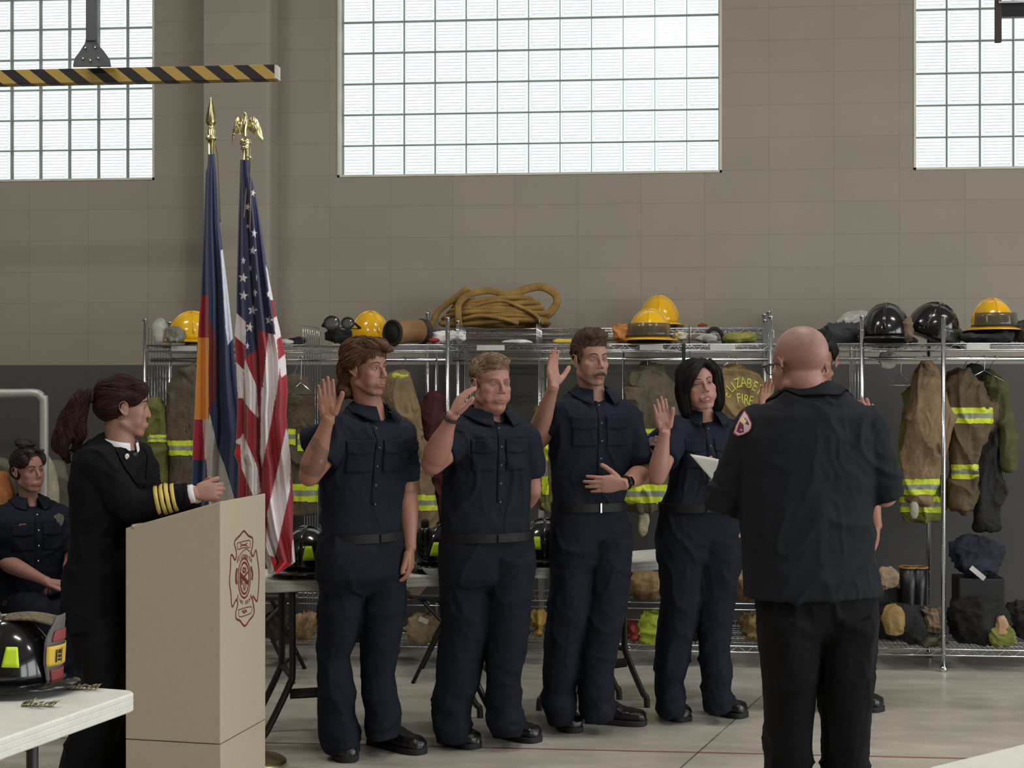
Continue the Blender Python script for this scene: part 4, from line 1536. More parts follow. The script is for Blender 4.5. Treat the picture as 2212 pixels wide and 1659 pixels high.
blob('red_white_cloth', 'red cloth heap on the top shelf right of the tan boot', 'cloth', (922, 727, 955, 749), dT + .02, (168, 36, 44), 0.1, 0.012, 11, zfloor=zsh)
blob('white_cloth', 'white cloth heap on the shelf behind the red cloth', 'cloth', (926, 714, 1008, 749), dT + .2, (204, 200, 196), 0.14, 0.018, 12, zfloor=zsh)
blob('white_cloth', 'flat white cloth on the shelf above the short haired man', 'cloth', (1085, 735, 1150, 748), dT + .1, (214, 214, 210), 0.14, 0.006, 14, zfloor=zsh)
blob('yellow_strap', 'yellow strap lying on the shelf left of the man with the moustache', 'strap', (1192, 731, 1246, 747), dT - .02, (206, 176, 70), 0.05, 0.006, 15, zfloor=zsh)
blob('work_gloves', 'orange and tan gloves left of the goggled yellow helmet', 'gloves', (1322, 700, 1362, 744), dT + .02, (186, 122, 70), 0.12, 0.018, 16, zfloor=zsh)
blob('work_gloves', 'pale gloves right of the goggled yellow helmet', 'gloves', (1452, 712, 1492, 744), dT + .05, (196, 190, 172), 0.12, 0.018, 17, zfloor=zsh)
blob('glove_pair', 'grey and white gloves on the shelf above the smiling woman', 'gloves', (1496, 720, 1556, 744), dT, (176, 172, 164), 0.12, 0.014, 18, zfloor=zsh)
blob('green_glove', 'olive green glove on the shelf above the lettered coat', 'glove', (1560, 716, 1640, 743), dT + .05, (142, 144, 74), 0.1, 0.014, 19, zfloor=zsh)
sq = P(1543, 722, dT + .15)
root = thing('hearing_band', V(sq.x, sq.y, zsh), 'black curved headband standing among the gloves', 'headband')
mb = MB(); mb.tube([V(sq.x, sq.y, zsh + .01) + RGT * .055 * math.cos(a) + UP * .085 * math.sin(a) for a in np.linspace(-0.1, math.pi + .1, 18)], 0.012, n=8, flat=(FWD, 0.4)); mb.build('band', M_STRAPK, root)
blob('red_glove', 'rusty red glove on the wall side shelf', 'glove', (1503, 695, 1530, 716), 9.35, (132, 66, 44), 0.1, 0.012, 20, zfloor=1.938)
blob('dark_hood', 'heap of dark hoods behind the head of the black haired man', 'hood', (1768, 697, 1868, 744), dT + .02, (58, 60, 64), 0.22, 0.03, 21, zfloor=zsh)
blob('plastic_bag', 'clear plastic bag left of the glossy black helmet', 'bag', (1800, 668, 1896, 742), dT + .26, None, 0.2, 0.012, 22, m=M_BAGC, zfloor=zsh)
blob('dark_hood', 'dark hood under the yellow helmet near the right edge', 'hood', (2062, 712, 2190, 744), dT - .1, (46, 47, 50), 0.3, 0.02, 23, zfloor=zsh)
blob('dark_jacket', 'folded black and grey gear at the right end of the shelf', 'jacket', (2178, 690, 2260, 744), dT - .1, (62, 64, 66), 0.25, 0.03, 24, zfloor=zsh)
blob('leather_strap', 'tan leather straps hanging off the black visor helmet', 'strap', (1950, 684, 1974, 742), dT - .22, (104, 88, 68), 0.05, 0.012, 25, zfloor=zsh)
for (bx, lb) in (((1895, 755, 1944, 806), 'white plastic bag hanging under the top shelf near the rod'),):
    blob('plastic_bag', lb, 'bag', bx, dT - .02, None, 0.07, 0.012, 26, m=mat('milky_bag', (192, 188, 172), 0.4, alpha=0.85, bump=0.5, bscale=30), e=2.2)

# paper labels on the shelf edges
M_PAPER = mat('shelf_paper', (196, 194, 186), 0.7)
for n_, (a, b, px_, y_, lb) in enumerate(((1030, 1090, 748, 9, 'pale label strip on the shelf above the short haired man'), (1382, 1432, 741, 8, 'pale label strip under the goggled yellow helmet'), (1534, 1588, 742, 10, 'pale label strip on the shelf above the smiling woman'),
                                        (2088, 2138, 740, 8, 'pale label strip under the yellow helmet near the right edge'), (370, 425, 752, 9, 'pale label strip under the half hidden yellow helmet'))):
    q0, q1 = plane_y(a, 745, RY0 - .012), plane_y(b, 745, RY0 - .012)
    mb = MB(); mb.box(((q0.x + q1.x) / 2, q0.y, ZTOP - .018), (q1.x - q0.x, 0.004, 0.03)); tag(mb.build('shelf_label', M_PAPER, smooth=False), lb, 'label')

# ------------------------------------------------------------------ hose bundle on the wall side rack
M_HOSE = mat('tan_hose', (140, 110, 56), 0.85, var=0.3, scale=12, bump=0.4, bscale=90)
dH = 9.42
root = thing('fire_hose', V(*P(1075, 700, dH).xy, 1.94), 'bundle of flat tan fire hose heaped on the wall side rack', 'hose')
H = lambda a, b, dd=0: P(a, b, dH + dd)
rnd = random.Random(4)
for k_ in range(7):
    mb = MB()
    cx_, cy_ = 1072 + rnd.uniform(-6, 6), 699 - k_ * 7.6
    rx_ = 112 - k_ * 5.5 + rnd.uniform(-5, 5)
    pts = []
    for i in range(30):
        a = 2 * math.pi * i / 30
        pts.append(H(cx_ + rx_ * math.cos(a), cy_ + (5 + k_ * 0.5) * math.sin(a) + 5 * math.sin(2 * a + k_), 0.11 * math.sin(a)))
    mb.tube(pts, 0.042, n=8, flat=(UP, 0.5), loop=True)
    mb.build('hose_loop', M_HOSE, root)
mb = MB(); mb.tube(smooth_path([H(1055, 660, -.02), H(1100, 640, -.02), H(1135, 625), H(1170, 620), H(1198, 634), H(1203, 652), H(1192, 672), H(1172, 690), H(1165, 700)], 6), 0.024, n=8, flat=(FWD, 0.35)); mb.build('hose_loop', M_HOSE, root)
mb = MB(); mb.tube(smooth_path([H(1012, 622, -.05), H(985, 642, -.07), H(968, 655, -.06), H(948, 672, -.05), H(932, 700, -.05), H(924, 711, -.05)], 6), 0.019, n=8, flat=(FWD, 0.35)); mb.build('hose_end', M_HOSE, root)
mb = MB(); mb.tube(smooth_path([H(1100, 640, -.1), H(1060, 628, -.12), H(1015, 636, -.13), H(992, 655, -.14), H(990, 680, -.15), H(992, 704, -.15)], 6), 0.021, n=8, flat=(FWD, 0.35)); mb.build('hose_end', M_HOSE, root)
mb = MB(); mb.tube(smooth_path([H(1015, 668, -.1), H(1045, 655, -.13), H(1085, 650, -.13), H(1125, 664, -.13), H(1155, 680, -.12), H(1170, 700, -.1)], 6), 0.024, n=8, flat=(UP, 0.6)); mb.build('hose_loop', M_HOSE, root)
mb = MB(); mb.tube(smooth_path([H(1000, 690, -.12), H(1040, 682, -.15), H(1090, 690, -.15), H(1120, 700, -.15)], 6), 0.024, n=8, flat=(UP, 0.6)); mb.build('hose_loop', M_HOSE, root)

# ------------------------------------------------------------------ hose trolley by the left edge
M_WTUBE = mat('white_tube', (178, 176, 168), 0.4, 0.3)
dc = 8.9
root = thing('hose_trolley', V(*P(40, 1000, dc).xy, 0), 'white tube frame trolley behind the seated woman', 'trolley')
T = lambda a, b, dd=0: P(a, b, dc + dd)
for dd in (-0.14, 0.56):
    mb = MB()
    mb.tube(smooth_path([T(-190, 1400, dd), T(-190, 900, dd), T(-186, 862, dd), T(-160, 850, dd), T(20, 850, dd), T(76, 850, dd), T(90, 860, dd), T(95, 880, dd), T(95, 1100, dd), T(96, 1415 if dd < 0 else 1380, dd)], 5), 0.026, n=12)
    mb.build('frame_hoop', M_WTUBE, root)
for z_ in (1180, 1330):
    mb = MB(); 
    q0 = T(-190, z_); q1 = T(96, z_)
    mb.box(((q0.x + q1.x) / 2, (q0.y + q1.y) / 2 + .22, q0.z), ((q1 - q0).length, 0.5, 0.02), M=Matrix((RGT, FWD, UP)).transposed()); mb.build('deck', M_WTUBE, root, smooth=False)
for a in (-180, 86):
    for dd in (0.03, .42):
        c = T(a, 1000, dd); mb = MB(); mb.lathe([(0, -.015), (.04, -.015), (.045, 0), (.04, .015), (0, .015)], V(c.x, c.y, 0.045), M=Matrix.Rotation(math.radians(90), 3, 'Y'), n=20); mb.build('wheel', M_STRAPK, root)
M_GHOSE = mat('canvas_hose', (178, 172, 150), 0.85, var=0.2, scale=20, bump=0.4, bscale=120)
M_GHOSE2 = mat('canvas_hose_dull', (104, 102, 88), 0.85, var=0.2, scale=20, bump=0.4, bscale=120)
zdeck = T(0, 1180).z + .01
for (px_, r0_, lb, m_, dd, az) in ((68, 0.27, 'rolled pale canvas hose standing on the trolley behind the seated woman', M_GHOSE, 0.1, 50), (112, 0.235, 'rolled dull canvas hose at the end of the trolley', M_GHOSE2, 0.3, 62), (-12, 0.245, 'rolled hose cut off by the left edge of the photo', M_GHOSE2, 0.22, 50)):
    c = T(px_, 1000, dd)
    c = V(c.x, c.y, zdeck + r0_ + .012)
    root = thing('rolled_hose', V(c.x, c.y, zdeck), lb, 'hose', 'rolled hoses on the trolley')
    ax = RGT * math.cos(math.radians(90 - az)) - FWD * math.sin(math.radians(90 - az)) * -1
    e1 = ax.cross(UP).normalized()
    pts = []
    turns = 5.5
    for i in range(int(turns * 22)):
        a = 2 * math.pi * i / 22
        r_ = r0_ - 0.03 * a / (2 * math.pi)
        pts.append(c + e1 * r_ * math.cos(a - 1.2) + UP * r_ * math.sin(a - 1.2))
    rg = []
    for i, p in enumerate(pts):
        rad = (p - c).normalized()
        rg.append([p + ax * w_ * .055 + rad * h_ * .011 for w_, h_ in ((-1, -.6), (-1.06, 0), (-1, .6), (-.4, 1), (.4, 1), (1, .6), (1.06, 0), (1, -.6), (.4, -1), (-.4, -1))])
    mb = MB(); mb.rings(rg); mb.build('hose_spiral', m_, root)
    mb = MB(); q = pts[-1]; mb.tube([q - ax * .03, q + ax * .03], 0.03, n=14); mb.build('coupling', M_DSTEEL, root)
blob('orange_bag', 'orange brown bag on the trolley behind the seated woman', 'bag', (-60, 1010, 30, 1100), dc - .02, (150, 92, 50), 0.3, 0.014, 31, zfloor=zdeck)

# ------------------------------------------------------------------ turnout coats
M_LIMEB = mat('reflective_trim', attr=True, rough=0.45, var=0.1, scale=40)


def hanger(px, py, d, label, w=0.2):
    c = P(px, py, d)
    root = thing('wire_hanger', c, label, 'hanger')
    mb = MB()
    rodz = ZROD + 0.016
    top = V(c.x, c.y, rodz)
    mb.tube(smooth_path([top + RGT * -.012 - UP * .022, top + RGT * -.016, top + UP * .002 - RGT * .004, top + RGT * .012 - UP * .008, top - UP * .03 + RGT * .004, c + UP * 0.0], 5), 0.0022, n=5)
    mb.build('hook', M_CHROME, root)
    mb = MB(); mb.tube([c, c - RGT * w - UP * .07, c + RGT * w - UP * .07, c], 0.0024, n=5); mb.build('shoulder_wire', M_CHROME, root)
    return root


def coat(label, d, rings, rgb, bands=(), extras=None, k=0.5, seed=0, sleeves=(), name='turnout_coat', amp=0.02, cat='coat', limeedge=None, vox=0.0055, collar=None, group=None):
    mid = rings[0]
    c = P((mid[1] + mid[2]) / 2, mid[0], d)
    root = thing(name, c, label, cat, group)
    mb = MB()
    rg = []
    for r_ in rings:
        y, a, b = r_[:3]
        dd = r_[3] if len(r_) > 3 else 0
        kk = r_[4] if len(r_) > 4 else k
        p = P((a + b) / 2, y, d + dd)
        w = (b - a) / 2 / F * d
        rg.append((p, RGT * w, FWD * min(w * kk + 0.02, 0.13)))
    mb.loft(rg, n=32, e=2.3)
    for sl in sleeves:
        pts = [P(a, y, d + dd) for a, y, dd, r_ in sl]
        mb.tube(pts, [r_ / F * d for a, y, dd, r_ in sl], n=18)
    vs, fs = remesh(mb, vox, 3)
    vs, fs = keep_main(vs, fs)
    vs = wrinkle(vs, fs, amp, (10, 10, 4.5), seed)
    vs = wrinkle(vs, fs, .024, (5.5, 5.5, 2.4), seed + 30, .1)
    mb = MB(); mb.add(vs, fs)
    body = mb.build('coat_body', cloth_mat(tuple(int(v * .84) for v in rgb)), root)
    tp = rg[0][0]
    if tp.z < ZROD:
        rodp = V(tp.x, (RY0 + RY1) / 2 - 0.13, ZROD + .014)
        hk = MB()
        hk.tube(smooth_path([tp - UP * .02, tp + UP * .01, rodp.lerp(tp, .3), rodp + V(.012, -.014, -.012), rodp + V(0, 0, .002), rodp + V(-.012, .014, -.012)], 4), .0022, n=5)
        hk.build('hanger_hook', M_CHROME, root)
    px_, py_ = proj(vs)
    for y0_, y1_, x0_, x1_ in bands:
        z_ = (px_ >= x0_) & (px_ <= x1_) & (py_ >= y0_) & (py_ <= y1_)
        pb = patch_from(vs, fs, z_, 0.0035)
        if pb is None:
            continue
        def cf(v, y0_=y0_, y1_=y1_):
            _, yy = proj(v)
            t = (yy - y0_) / (y1_ - y0_)
            c3 = np.tile(np.array(lin((196, 212, 44))), (len(v), 1))
            c3[(t > .36) & (t < .66)] = lin((128, 132, 118))
            return c3
        pb.build('reflective_band', M_LIMEB, root, colf=cf)
    if collar:
        a0, y0_, a1, y1_, cr = collar
        blob('collar', None, None, (a0, y0_, a1, y1_), d, cr, 0.12, 0.008, seed + 1, parent=root, tagit=False)
    return root, vs, fs


dC = F / 381.0 + 0.1
coat('brown turnout coat left of the state flag', dC, [(797, 396, 418), (812, 385, 430), (835, 372, 440), (880, 362, 442), (940, 354, 442), (985, 356, 440), (1060, 366, 438)], (98, 86, 70), bands=((950, 985, 340, 450),), seed=1, collar=(388, 790, 430, 812, (150, 160, 96)), amp=0.02)
coat('olive green turnout coat beside the face of the woman at the podium', dC - .05, [(864, 330, 342), (880, 324, 352), (930, 322, 360), (975, 324, 362), (1060, 326, 366), (1120, 330, 364)], (112, 112, 52), bands=((938, 956, 318, 370),), seed=2, amp=0.02)
coat('brown turnout coat just right of the striped flag', dC, [(815, 628, 640), (830, 612, 655), (870, 606, 672), (950, 604, 682), (1040, 604, 684), (1110, 608, 684)], (92, 80, 60), bands=((925, 962, 600, 640), (935, 975, 642, 690), (1045, 1085, 600, 690)), seed=3, amp=0.018)
coat('tan turnout coat with lime trim right of the wavy haired man', dC, [(810, 856, 876), (822, 845, 886), (850, 838, 892), (900, 838, 902), (960, 850, 915), (1010, 868, 925), (1060, 885, 938), (1120, 895, 940), (1150, 898, 938)], (150, 126, 92), bands=((1068, 1104, 896, 945),), seed=4, collar=(846, 804, 886, 822, (178, 188, 70)))
coat('dark red turnout coat low between the first two men', dC + .08, [(860, 930, 950), (880, 915, 965), (1000, 925, 985), (1060, 932, 992), (1110, 936, 992), (1130, 940, 988)], (84, 26, 30), seed=5)
coat('lime edged turnout coat between the second and third man', dC, [(860, 1172, 1190), (880, 1160, 1205), (980, 1158, 1215), (1060, 1162, 1215), (1095, 1168, 1210)], (112, 104, 50), bands=((950, 1070, 1170, 1186),), seed=6)
coat('dull brown turnout coat between the moustached man and the smiling woman', dC, [(792, 1385, 1412), (806, 1368, 1428), (830, 1355, 1446), (880, 1348, 1456), (960, 1348, 1458), (1040, 1346, 1452), (1092, 1350, 1446), (1100, 1356, 1440)], (104, 96, 76), bands=((925, 955, 1340, 1470), (1046, 1088, 1340, 1470)), seed=7, sleeves=([(1370, 840, -.08, 18), (1362, 920, -.1, 17), (1368, 1010, -.1, 15), (1366, 1080, -.1, 15)],))
blob('coat_strap', 'pale cloth strap hanging below the dull brown coat', 'strap', (1378, 1095, 1402, 1160), dC - .05, (168, 158, 132), 0.04, 0.006, 8, e=2.4)
r7, v7, f7 = coat('tan turnout coat lettered ELIZABETH FIRE behind the smiling woman', dC, [(788, 1576, 1600), (800, 1562, 1612), (814, 1548, 1640), (835, 1541, 1658), (880, 1540, 1668), (980, 1545, 1668), (1080, 1546, 1668), (1110, 1550, 1662)], (158, 130, 88), seed=8, collar=(1560, 786, 1614, 810, (112, 90, 60)), amp=0.009)
bv = BVHTree.FromPolygons([tuple(v) for v in v7], [tuple(int(i) for i in f) for f in f7])
mb = MB()
def letters(word, place, size):
    for ch, (px_, py_, rot_) in zip(word, place):
        if ch == ' ':
            continue
        tm = text_verts(ch, 1.0, Matrix.Identity(4), 0.001)
        ca, sa = math.cos(math.radians(rot_)), math.sin(math.radians(rot_))
        vv = []
        for v in tm.verts():
            x_, y_ = v[0] * size * .86, -v[1] * size * 1.25
            a, b = px_ + x_ * ca - y_ * sa, py_ + x_ * sa + y_ * ca
            r_ = (P(a, b, 1.0) - CAM).normalized()
            hit = bv.ray_cast(CAM, r_)
            p = hit[0] if hit[0] is not None else P(a, b, dC - .1)
            vv.append(p - r_ * (0.004 if v[2] > 0 else 0.002))
        mb.add(vv, tm.f)
letters('ELIZABETH', [(1570, 853, -62), (1578, 839, -45), (1585, 834, -34), (1594, 828, -22), (1606, 826, -8), (1618, 829, 6), (1630, 835, 22), (1641, 843, 34), (1651, 853, 48)], 24)
letters('FIRE', [(1596, 861, -10), (1604, 862, -4), (1612, 864, 4), (1622, 867, 10)], 24)
mb.build('coat_lettering', mat('lime_letters', (196, 206, 66), 0.5), r7)
hanger(1580, 778, dC - .02, 'wire hanger of the lettered coat', 0.1)
# right bay
coat('lime backed turnout coat at the far side of the bright right hand coat', dC + .1, [(840, 1968, 1990), (880, 1952, 2000), (960, 1948, 2010), (1020, 1948, 2030), (1080, 1950, 2038), (1112, 1954, 2034), (1122, 1960, 2028)], (128, 132, 62), bands=((1072, 1108, 1944, 2044),), seed=9)
coat('tan turnout coat with bright lime cuff band in the right rack', dC - .06, [(782, 1992, 2008), (800, 1984, 2024), (826, 1976, 2034), (860, 1972, 2046), (900, 1968, 2056), (950, 1962, 2050), (1000, 1956, 2034), (1050, 1954, 2018), (1080, 1956, 2008)], (150, 124, 92), bands=((1034, 1070, 1945, 2030),), seed=10, collar=(1984, 780, 2012, 812, (92, 76, 60)), amp=0.016)
blob('coat_strap', 'pale grey cloth strap hanging below the tan coat in the right rack', 'strap', (1964, 1078, 1986, 1122), dC - .12, (168, 160, 146), 0.04, 0.005, 9, e=2.4)
coat('brown turnout coat with two lime bands right of the chrome post', dC - .02, [(800, 2068, 2094), (816, 2056, 2110), (840, 2050, 2126), (880, 2048, 2136), (930, 2050, 2124), (980, 2052, 2112), (1030, 2052, 2108), (1085, 2052, 2104), (1098, 2056, 2098)], (110, 94, 68), bands=((880, 916, 2040, 2145), (1002, 1036, 2055, 2115)), seed=11, amp=0.018, sleeves=([(2100, 840, .02, 16), (2130, 880, .03, 18), (2142, 905, .04, 15), (2136, 925, .05, 10)],))
coat('dark coat hanging behind the two banded coats in the right rack', dC + .06, [(792, 2094, 2116), (810, 2085, 2135), (880, 2090, 2150), (980, 2098, 2158), (1060, 2105, 2162), (1140, 2112, 2158)], (36, 36, 36), seed=12)
coat('olive coat sleeve with a white cuff at the right end of the rack', dC, [(812, 2122, 2144), (832, 2128, 2166), (870, 2146, 2180), (920, 2160, 2192), (960, 2166, 2194), (1000, 2168, 2190), (1012, 2172, 2186)], (98, 98, 56), seed=13, bands=())
hanger(2126, 800, dC - .05, 'bright wire hanger right of the chrome post', 0.13)
hanger(1946, 806, dC - .0, 'bare wire hanger left of the tan coat in the right rack', 0.07)
hanger(650, 826, dC - .08, 'bare wire hanger left of the raised hand of the first man', 0.08)

# ------------------------------------------------------------------ gear on the lower shelves
zb_ = ZBOT + 0.004
ZMID = 0.362
dL = F / 384.0 + 0.12
for i, (x0_, x1_) in enumerate(((RX[0] + .03, RX[1] - .04), (RX[1] + .02, RX[2] - .04))):
    mb = MB()
    for y in (RY0 + .01, RY1 - .01):
        mb.tube([(x0_, y, ZMID), (x1_, y, ZMID)], 0.0042, n=6); mb.tube([(x0_, y, ZMID - .034), (x1_, y, ZMID - .034)], 0.0042, n=6)
    for q in np.arange(x0_, x1_, 0.03):
        mb.tube([(q, RY0 + .01, ZMID), (q, RY1 - .01, ZMID)], 0.0021, n=4)
    o = mb.build('wire_shelf', M_CHROME, bpy.data.objects['wire_rack' if i == 0 else 'wire_rack.001'])
TAN, DTAN, BLK = (134, 112, 82), (96, 80, 60), (26, 26, 28)
GP = 'gear heaped on the lower shelves'
piles = [
    ('gear_bag', 'tan gear bag low behind the table leg nearest the podium', 'bag', (560, 1288, 640, 1306), ZMID, TAN, .3),
    ('turnout_pants', 'tan turnout pants heaped behind the first table leg', 'pants', (618, 1318, 694, 1392), None, (142, 116, 82), .34),
    ('turnout_pants', 'dark turnout pants under the table next to the podium', 'pants', (560, 1330, 640, 1392), None, DTAN, .34),
    ('turnout_pants', 'tan turnout pants between the first and second man', 'pants', (872, 1316, 962, 1400), None, (140, 122, 92), .34),
    ('gear_bag', 'dark bag behind the trouser legs of the first man', 'bag', (760, 1330, 868, 1392), None, BLK, .34),
    ('turnout_jacket', 'dark jacket heaped on the middle shelf between the first two men', 'jacket', (880, 1268, 985, 1302), ZMID, (84, 72, 54), .3),
    ('yellow_boots', 'mustard coloured boots between the second and third man', 'boots', (1146, 1322, 1182, 1372), None, (150, 122, 50), .2),
    ('gear_bag', 'black bag behind the legs of the second man', 'bag', (1050, 1330, 1145, 1392), None, BLK, .34),
    ('turnout_jacket', 'tan jacket on the middle shelf behind the moustached man', 'jacket', (1352, 1228, 1436, 1300), ZMID, (130, 106, 72), .3),
    ('red_strap', 'red cloth low beside the curved table leg', 'cloth', (1350, 1340, 1382, 1388), None, (116, 36, 34), .18),
    ('lime_vest', 'lime vest low behind the leg of the smiling woman', 'vest', (1378, 1322, 1432, 1388), None, (150, 164, 48), .2),
    ('gear_bag', 'dark bag on the lower shelf behind the smiling woman', 'bag', (1440, 1330, 1580, 1392), None, BLK, .34),
    ('turnout_jacket', 'tan jacket seen between the smiling woman and the man in dark uniform', 'jacket', (1585, 1215, 1640, 1300), ZMID, (142, 108, 78), .28),
    ('turnout_pants', 'mottled brown pants low between the woman and the man in dark uniform', 'pants', (1592, 1316, 1655, 1392), None, (112, 92, 56), .3),
]
for i, (nm, lb, ct, bx, zf, rgb, dp) in enumerate(piles):
    blob(nm, lb, ct, bx, dL, rgb, dp, 0.03, 40 + i, GP, zfloor=zb_ if zf is None else zf)
dR = F / 388.0 + 0.14
rp = [
    ('turnout_boots', 'open black gear bag in the right rack with tan lining', 'bag', (1890, 1296, 2000, 1390), None, (22, 22, 24), .36, 0.0),
    ('paper_sack', 'flat tan paper square beside the arm of the man in dark uniform', 'sack', (1893, 1222, 1942, 1278), 0.42, (150, 128, 104), .08, 0.1),
    ('tan_lining', 'folded tan cloth in the open black bag of the right rack', 'cloth', (1906, 1308, 1956, 1360), 0.2, (142, 118, 70), .1, -.17),
    ('turnout_pants', 'dull tan pants leaning left of the double chrome post', 'pants', (1990, 1312, 2042, 1372), 0.2, (124, 104, 84), .14, -.1),
    ('turnout_pants', 'grey brown cloth on the bottom shelf left of the double chrome post', 'pants', (1972, 1358, 2044, 1392), None, (74, 68, 54), .3, 0),
    ('gear_bag', 'black bag heap right of the double chrome post', 'bag', (2048, 1290, 2180, 1390), None, (22, 22, 22), .36, 0),
    ('gear_bag', 'dark bag on the bottom shelf at the right edge', 'bag', (2160, 1296, 2280, 1392), None, (34, 33, 30), .36, 0.05),
    ('backpack', 'black and blue backpack with a white tag in the right rack', 'backpack', (2056, 1160, 2170, 1294), 0.5, (30, 36, 52), .26, 0.1),
    ('lime_glove', 'lime glove on the bottom shelf right of the chrome post', 'glove', (2130, 1352, 2196, 1388), None, (112, 116, 50), .08, -.17),
    ('work_glove', 'pale glove poking out of the black bag heap', 'glove', (2148, 1326, 2178, 1352), 0.2, (176, 140, 108), .06, -.17),
]
for i, (nm, lb, ct, bx, zf, rgb, dp, dd) in enumerate(rp):
    nm = {'turnout_boots': 'gear_bag', 'tan_lining': 'folded_cloth'}.get(nm, nm)
    blob(nm, lb, ct, bx, dR + dd, rgb, dp, 0.028 if dp > .1 else 0.012, 70 + i, zfloor=zb_ if zf is None else zf)
# stacked box under the right-hand gear, tall boots
bk = P(2113, 1290, dR + .1)
mb = MB(); mb.box((bk.x, bk.y, (zb_ + .5) / 2), (0.26, 0.22, .5 - zb_)); tag(mb.build('storage_bin', mat('bin_black', (20, 20, 21), 0.6), smooth=False, bevel=0.01), 'black storage bin under the blue backpack', 'bin')
bk = P(1917, 1290, dR + .2)
mb = MB(); mb.box((bk.x, bk.y, (zb_ + .42) / 2), (0.14, 0.1, .42 - zb_)); tag(mb.build('storage_bin', mat('bin_black', (20, 20, 21), 0.6), smooth=False, bevel=0.01), 'black storage bin under the tan paper square', 'bin')
for px_, lb in ((1962, 'left one of two tall black rubber boots in the right rack'), (1984, 'right one of two tall black rubber boots in the right rack')):
    c = P(px_, 1300, dR + .12); c.z = zb_
    root = thing('rubber_boot', c, lb, 'boot', 'tall rubber boots')
    mb = MB(); mb.loft([(c + UP * z_, RGT * a, FWD * b) for z_, a, b in ((0.0, .045, .1), (.05, .046, .1), (.09, .042, .06), (.14, .04, .05), (.3, .046, .055), (.42, .05, .058))], n=24); mb.build('boot_shaft', mat('boot_rubber', (22, 22, 24), 0.4), root)
    mb = MB(); mb.tube([c + UP * .42 + RGT * .05 * math.cos(a) + FWD * .058 * math.sin(a) for a in np.linspace(0, 2 * math.pi, 25)[:-1]], 0.006, n=6, loop=True); mb.build('boot_rim', mat('boot_trim', (150, 110, 60), 0.6), root)
tg = P(2112, 1238, dR - .05)
mb = MB(); mb.box(tg, (0.028, 0.003, 0.1), M=Matrix.Rotation(math.radians(-50), 3, 'Y')); tag(mb.build('luggage_tag', M_PAPER, smooth=False), 'white luggage tag on the blue backpack', 'tag')
lb_ = P(915, 1340, dL - .18)
mb = MB(); mb.box(lb_, (0.055, 0.003, 0.028), M=Matrix.Rotation(math.radians(22), 3, 'Y')); tag(mb.build('cloth_tag', M_PAPER, smooth=False), 'small white label on the tan pants between the first two men', 'label')

q0, q1 = plane_y(1477, 742, RY0 - .012), plane_y(1477, 858, RY0 - .012)
mb = MB(); mb.sheet(lambda u, v: V(q0.x - .01 + .02 * u, q0.y - .004 - .004 * math.sin(v * 7), q0.z + (q1.z - q0.z) * v), 3, 14, .003)
tag(mb.build('hanging_strap', mat('green_black_strap', (22, 34, 30), .8)), 'dark strap hanging from the shelf above the dull brown coat', 'strap')
# ------------------------------------------------------------------ people
M_SKIN = mat('skin', attr=True, rough=0.5, var=0.05, scale=60, bump=0.08, bscale=350, sss=0.12)
M_EYE = mat('eye', attr=True, rough=0.15, var=0.0, coat=0.5)
M_NAVY = mat('navy_shirt', (22, 27, 39), 0.8, var=0.12, scale=20, bump=0.35, bscale=40, spec=.18)
M_NAVY2 = mat('navy_trousers', (20, 24, 35), 0.82, var=0.12, scale=20, bump=0.35, bscale=40, spec=.18)
M_CHAR = mat('charcoal_shirt', (26, 28, 33), 0.82, var=0.1, scale=18, bump=0.3, bscale=40, spec=.18)
M_BLACKC = mat('black_wool', (10, 10, 14), 0.85, var=0.12, scale=16, bump=0.3, bscale=60, spec=.18)
M_BLACKT = mat('black_trousers', (14, 14, 17), 0.85, var=0.12, scale=16, bump=0.3, bscale=60, spec=.18)
M_SHOE = mat('shoe_leather', (24, 22, 22), 0.3, var=0.2, scale=18, bump=0.1)
M_SOLE = mat('shoe_sole', (18, 17, 17), 0.75)
M_BELT = mat('belt_leather', (15, 15, 17), 0.6, spec=.3)
M_BTN = mat('dark_button', (70, 74, 84), 0.3)
M_SILV = mat('silver_metal', (200, 200, 196), 0.25, 1.0)
M_GOLD = mat('gold_braid', (222, 196, 104), 0.4, 0.3, bump=0.5, bscale=400)
M_WHITE = mat('white_cloth', (226, 224, 226), 0.7)


def frame(a, pitch=0, roll=0):
    """axes of a head or chest that is turned a degrees from the camera towards the photo's right"""
    a, p, r_ = math.radians(a), math.radians(pitch), math.radians(roll)
    f = RGT * math.sin(a) - FWD * math.cos(a)
    x = f.cross(UP).normalized()
    f2 = (f * math.cos(p) - UP * math.sin(p)).normalized()
    u2 = x.cross(f2).normalized()
    x3 = (x * math.cos(r_) + u2 * math.sin(r_)).normalized()
    u3 = x3.cross(f2).normalized()
    return x3, f2, u3


def local(mb, fr, c, S=1.0, sx=1.0):
    R = np.array([tuple(v) for v in fr])
    v = mb.verts() * S
    v[:, 0] *= sx
    return v @ R + np.array(c)


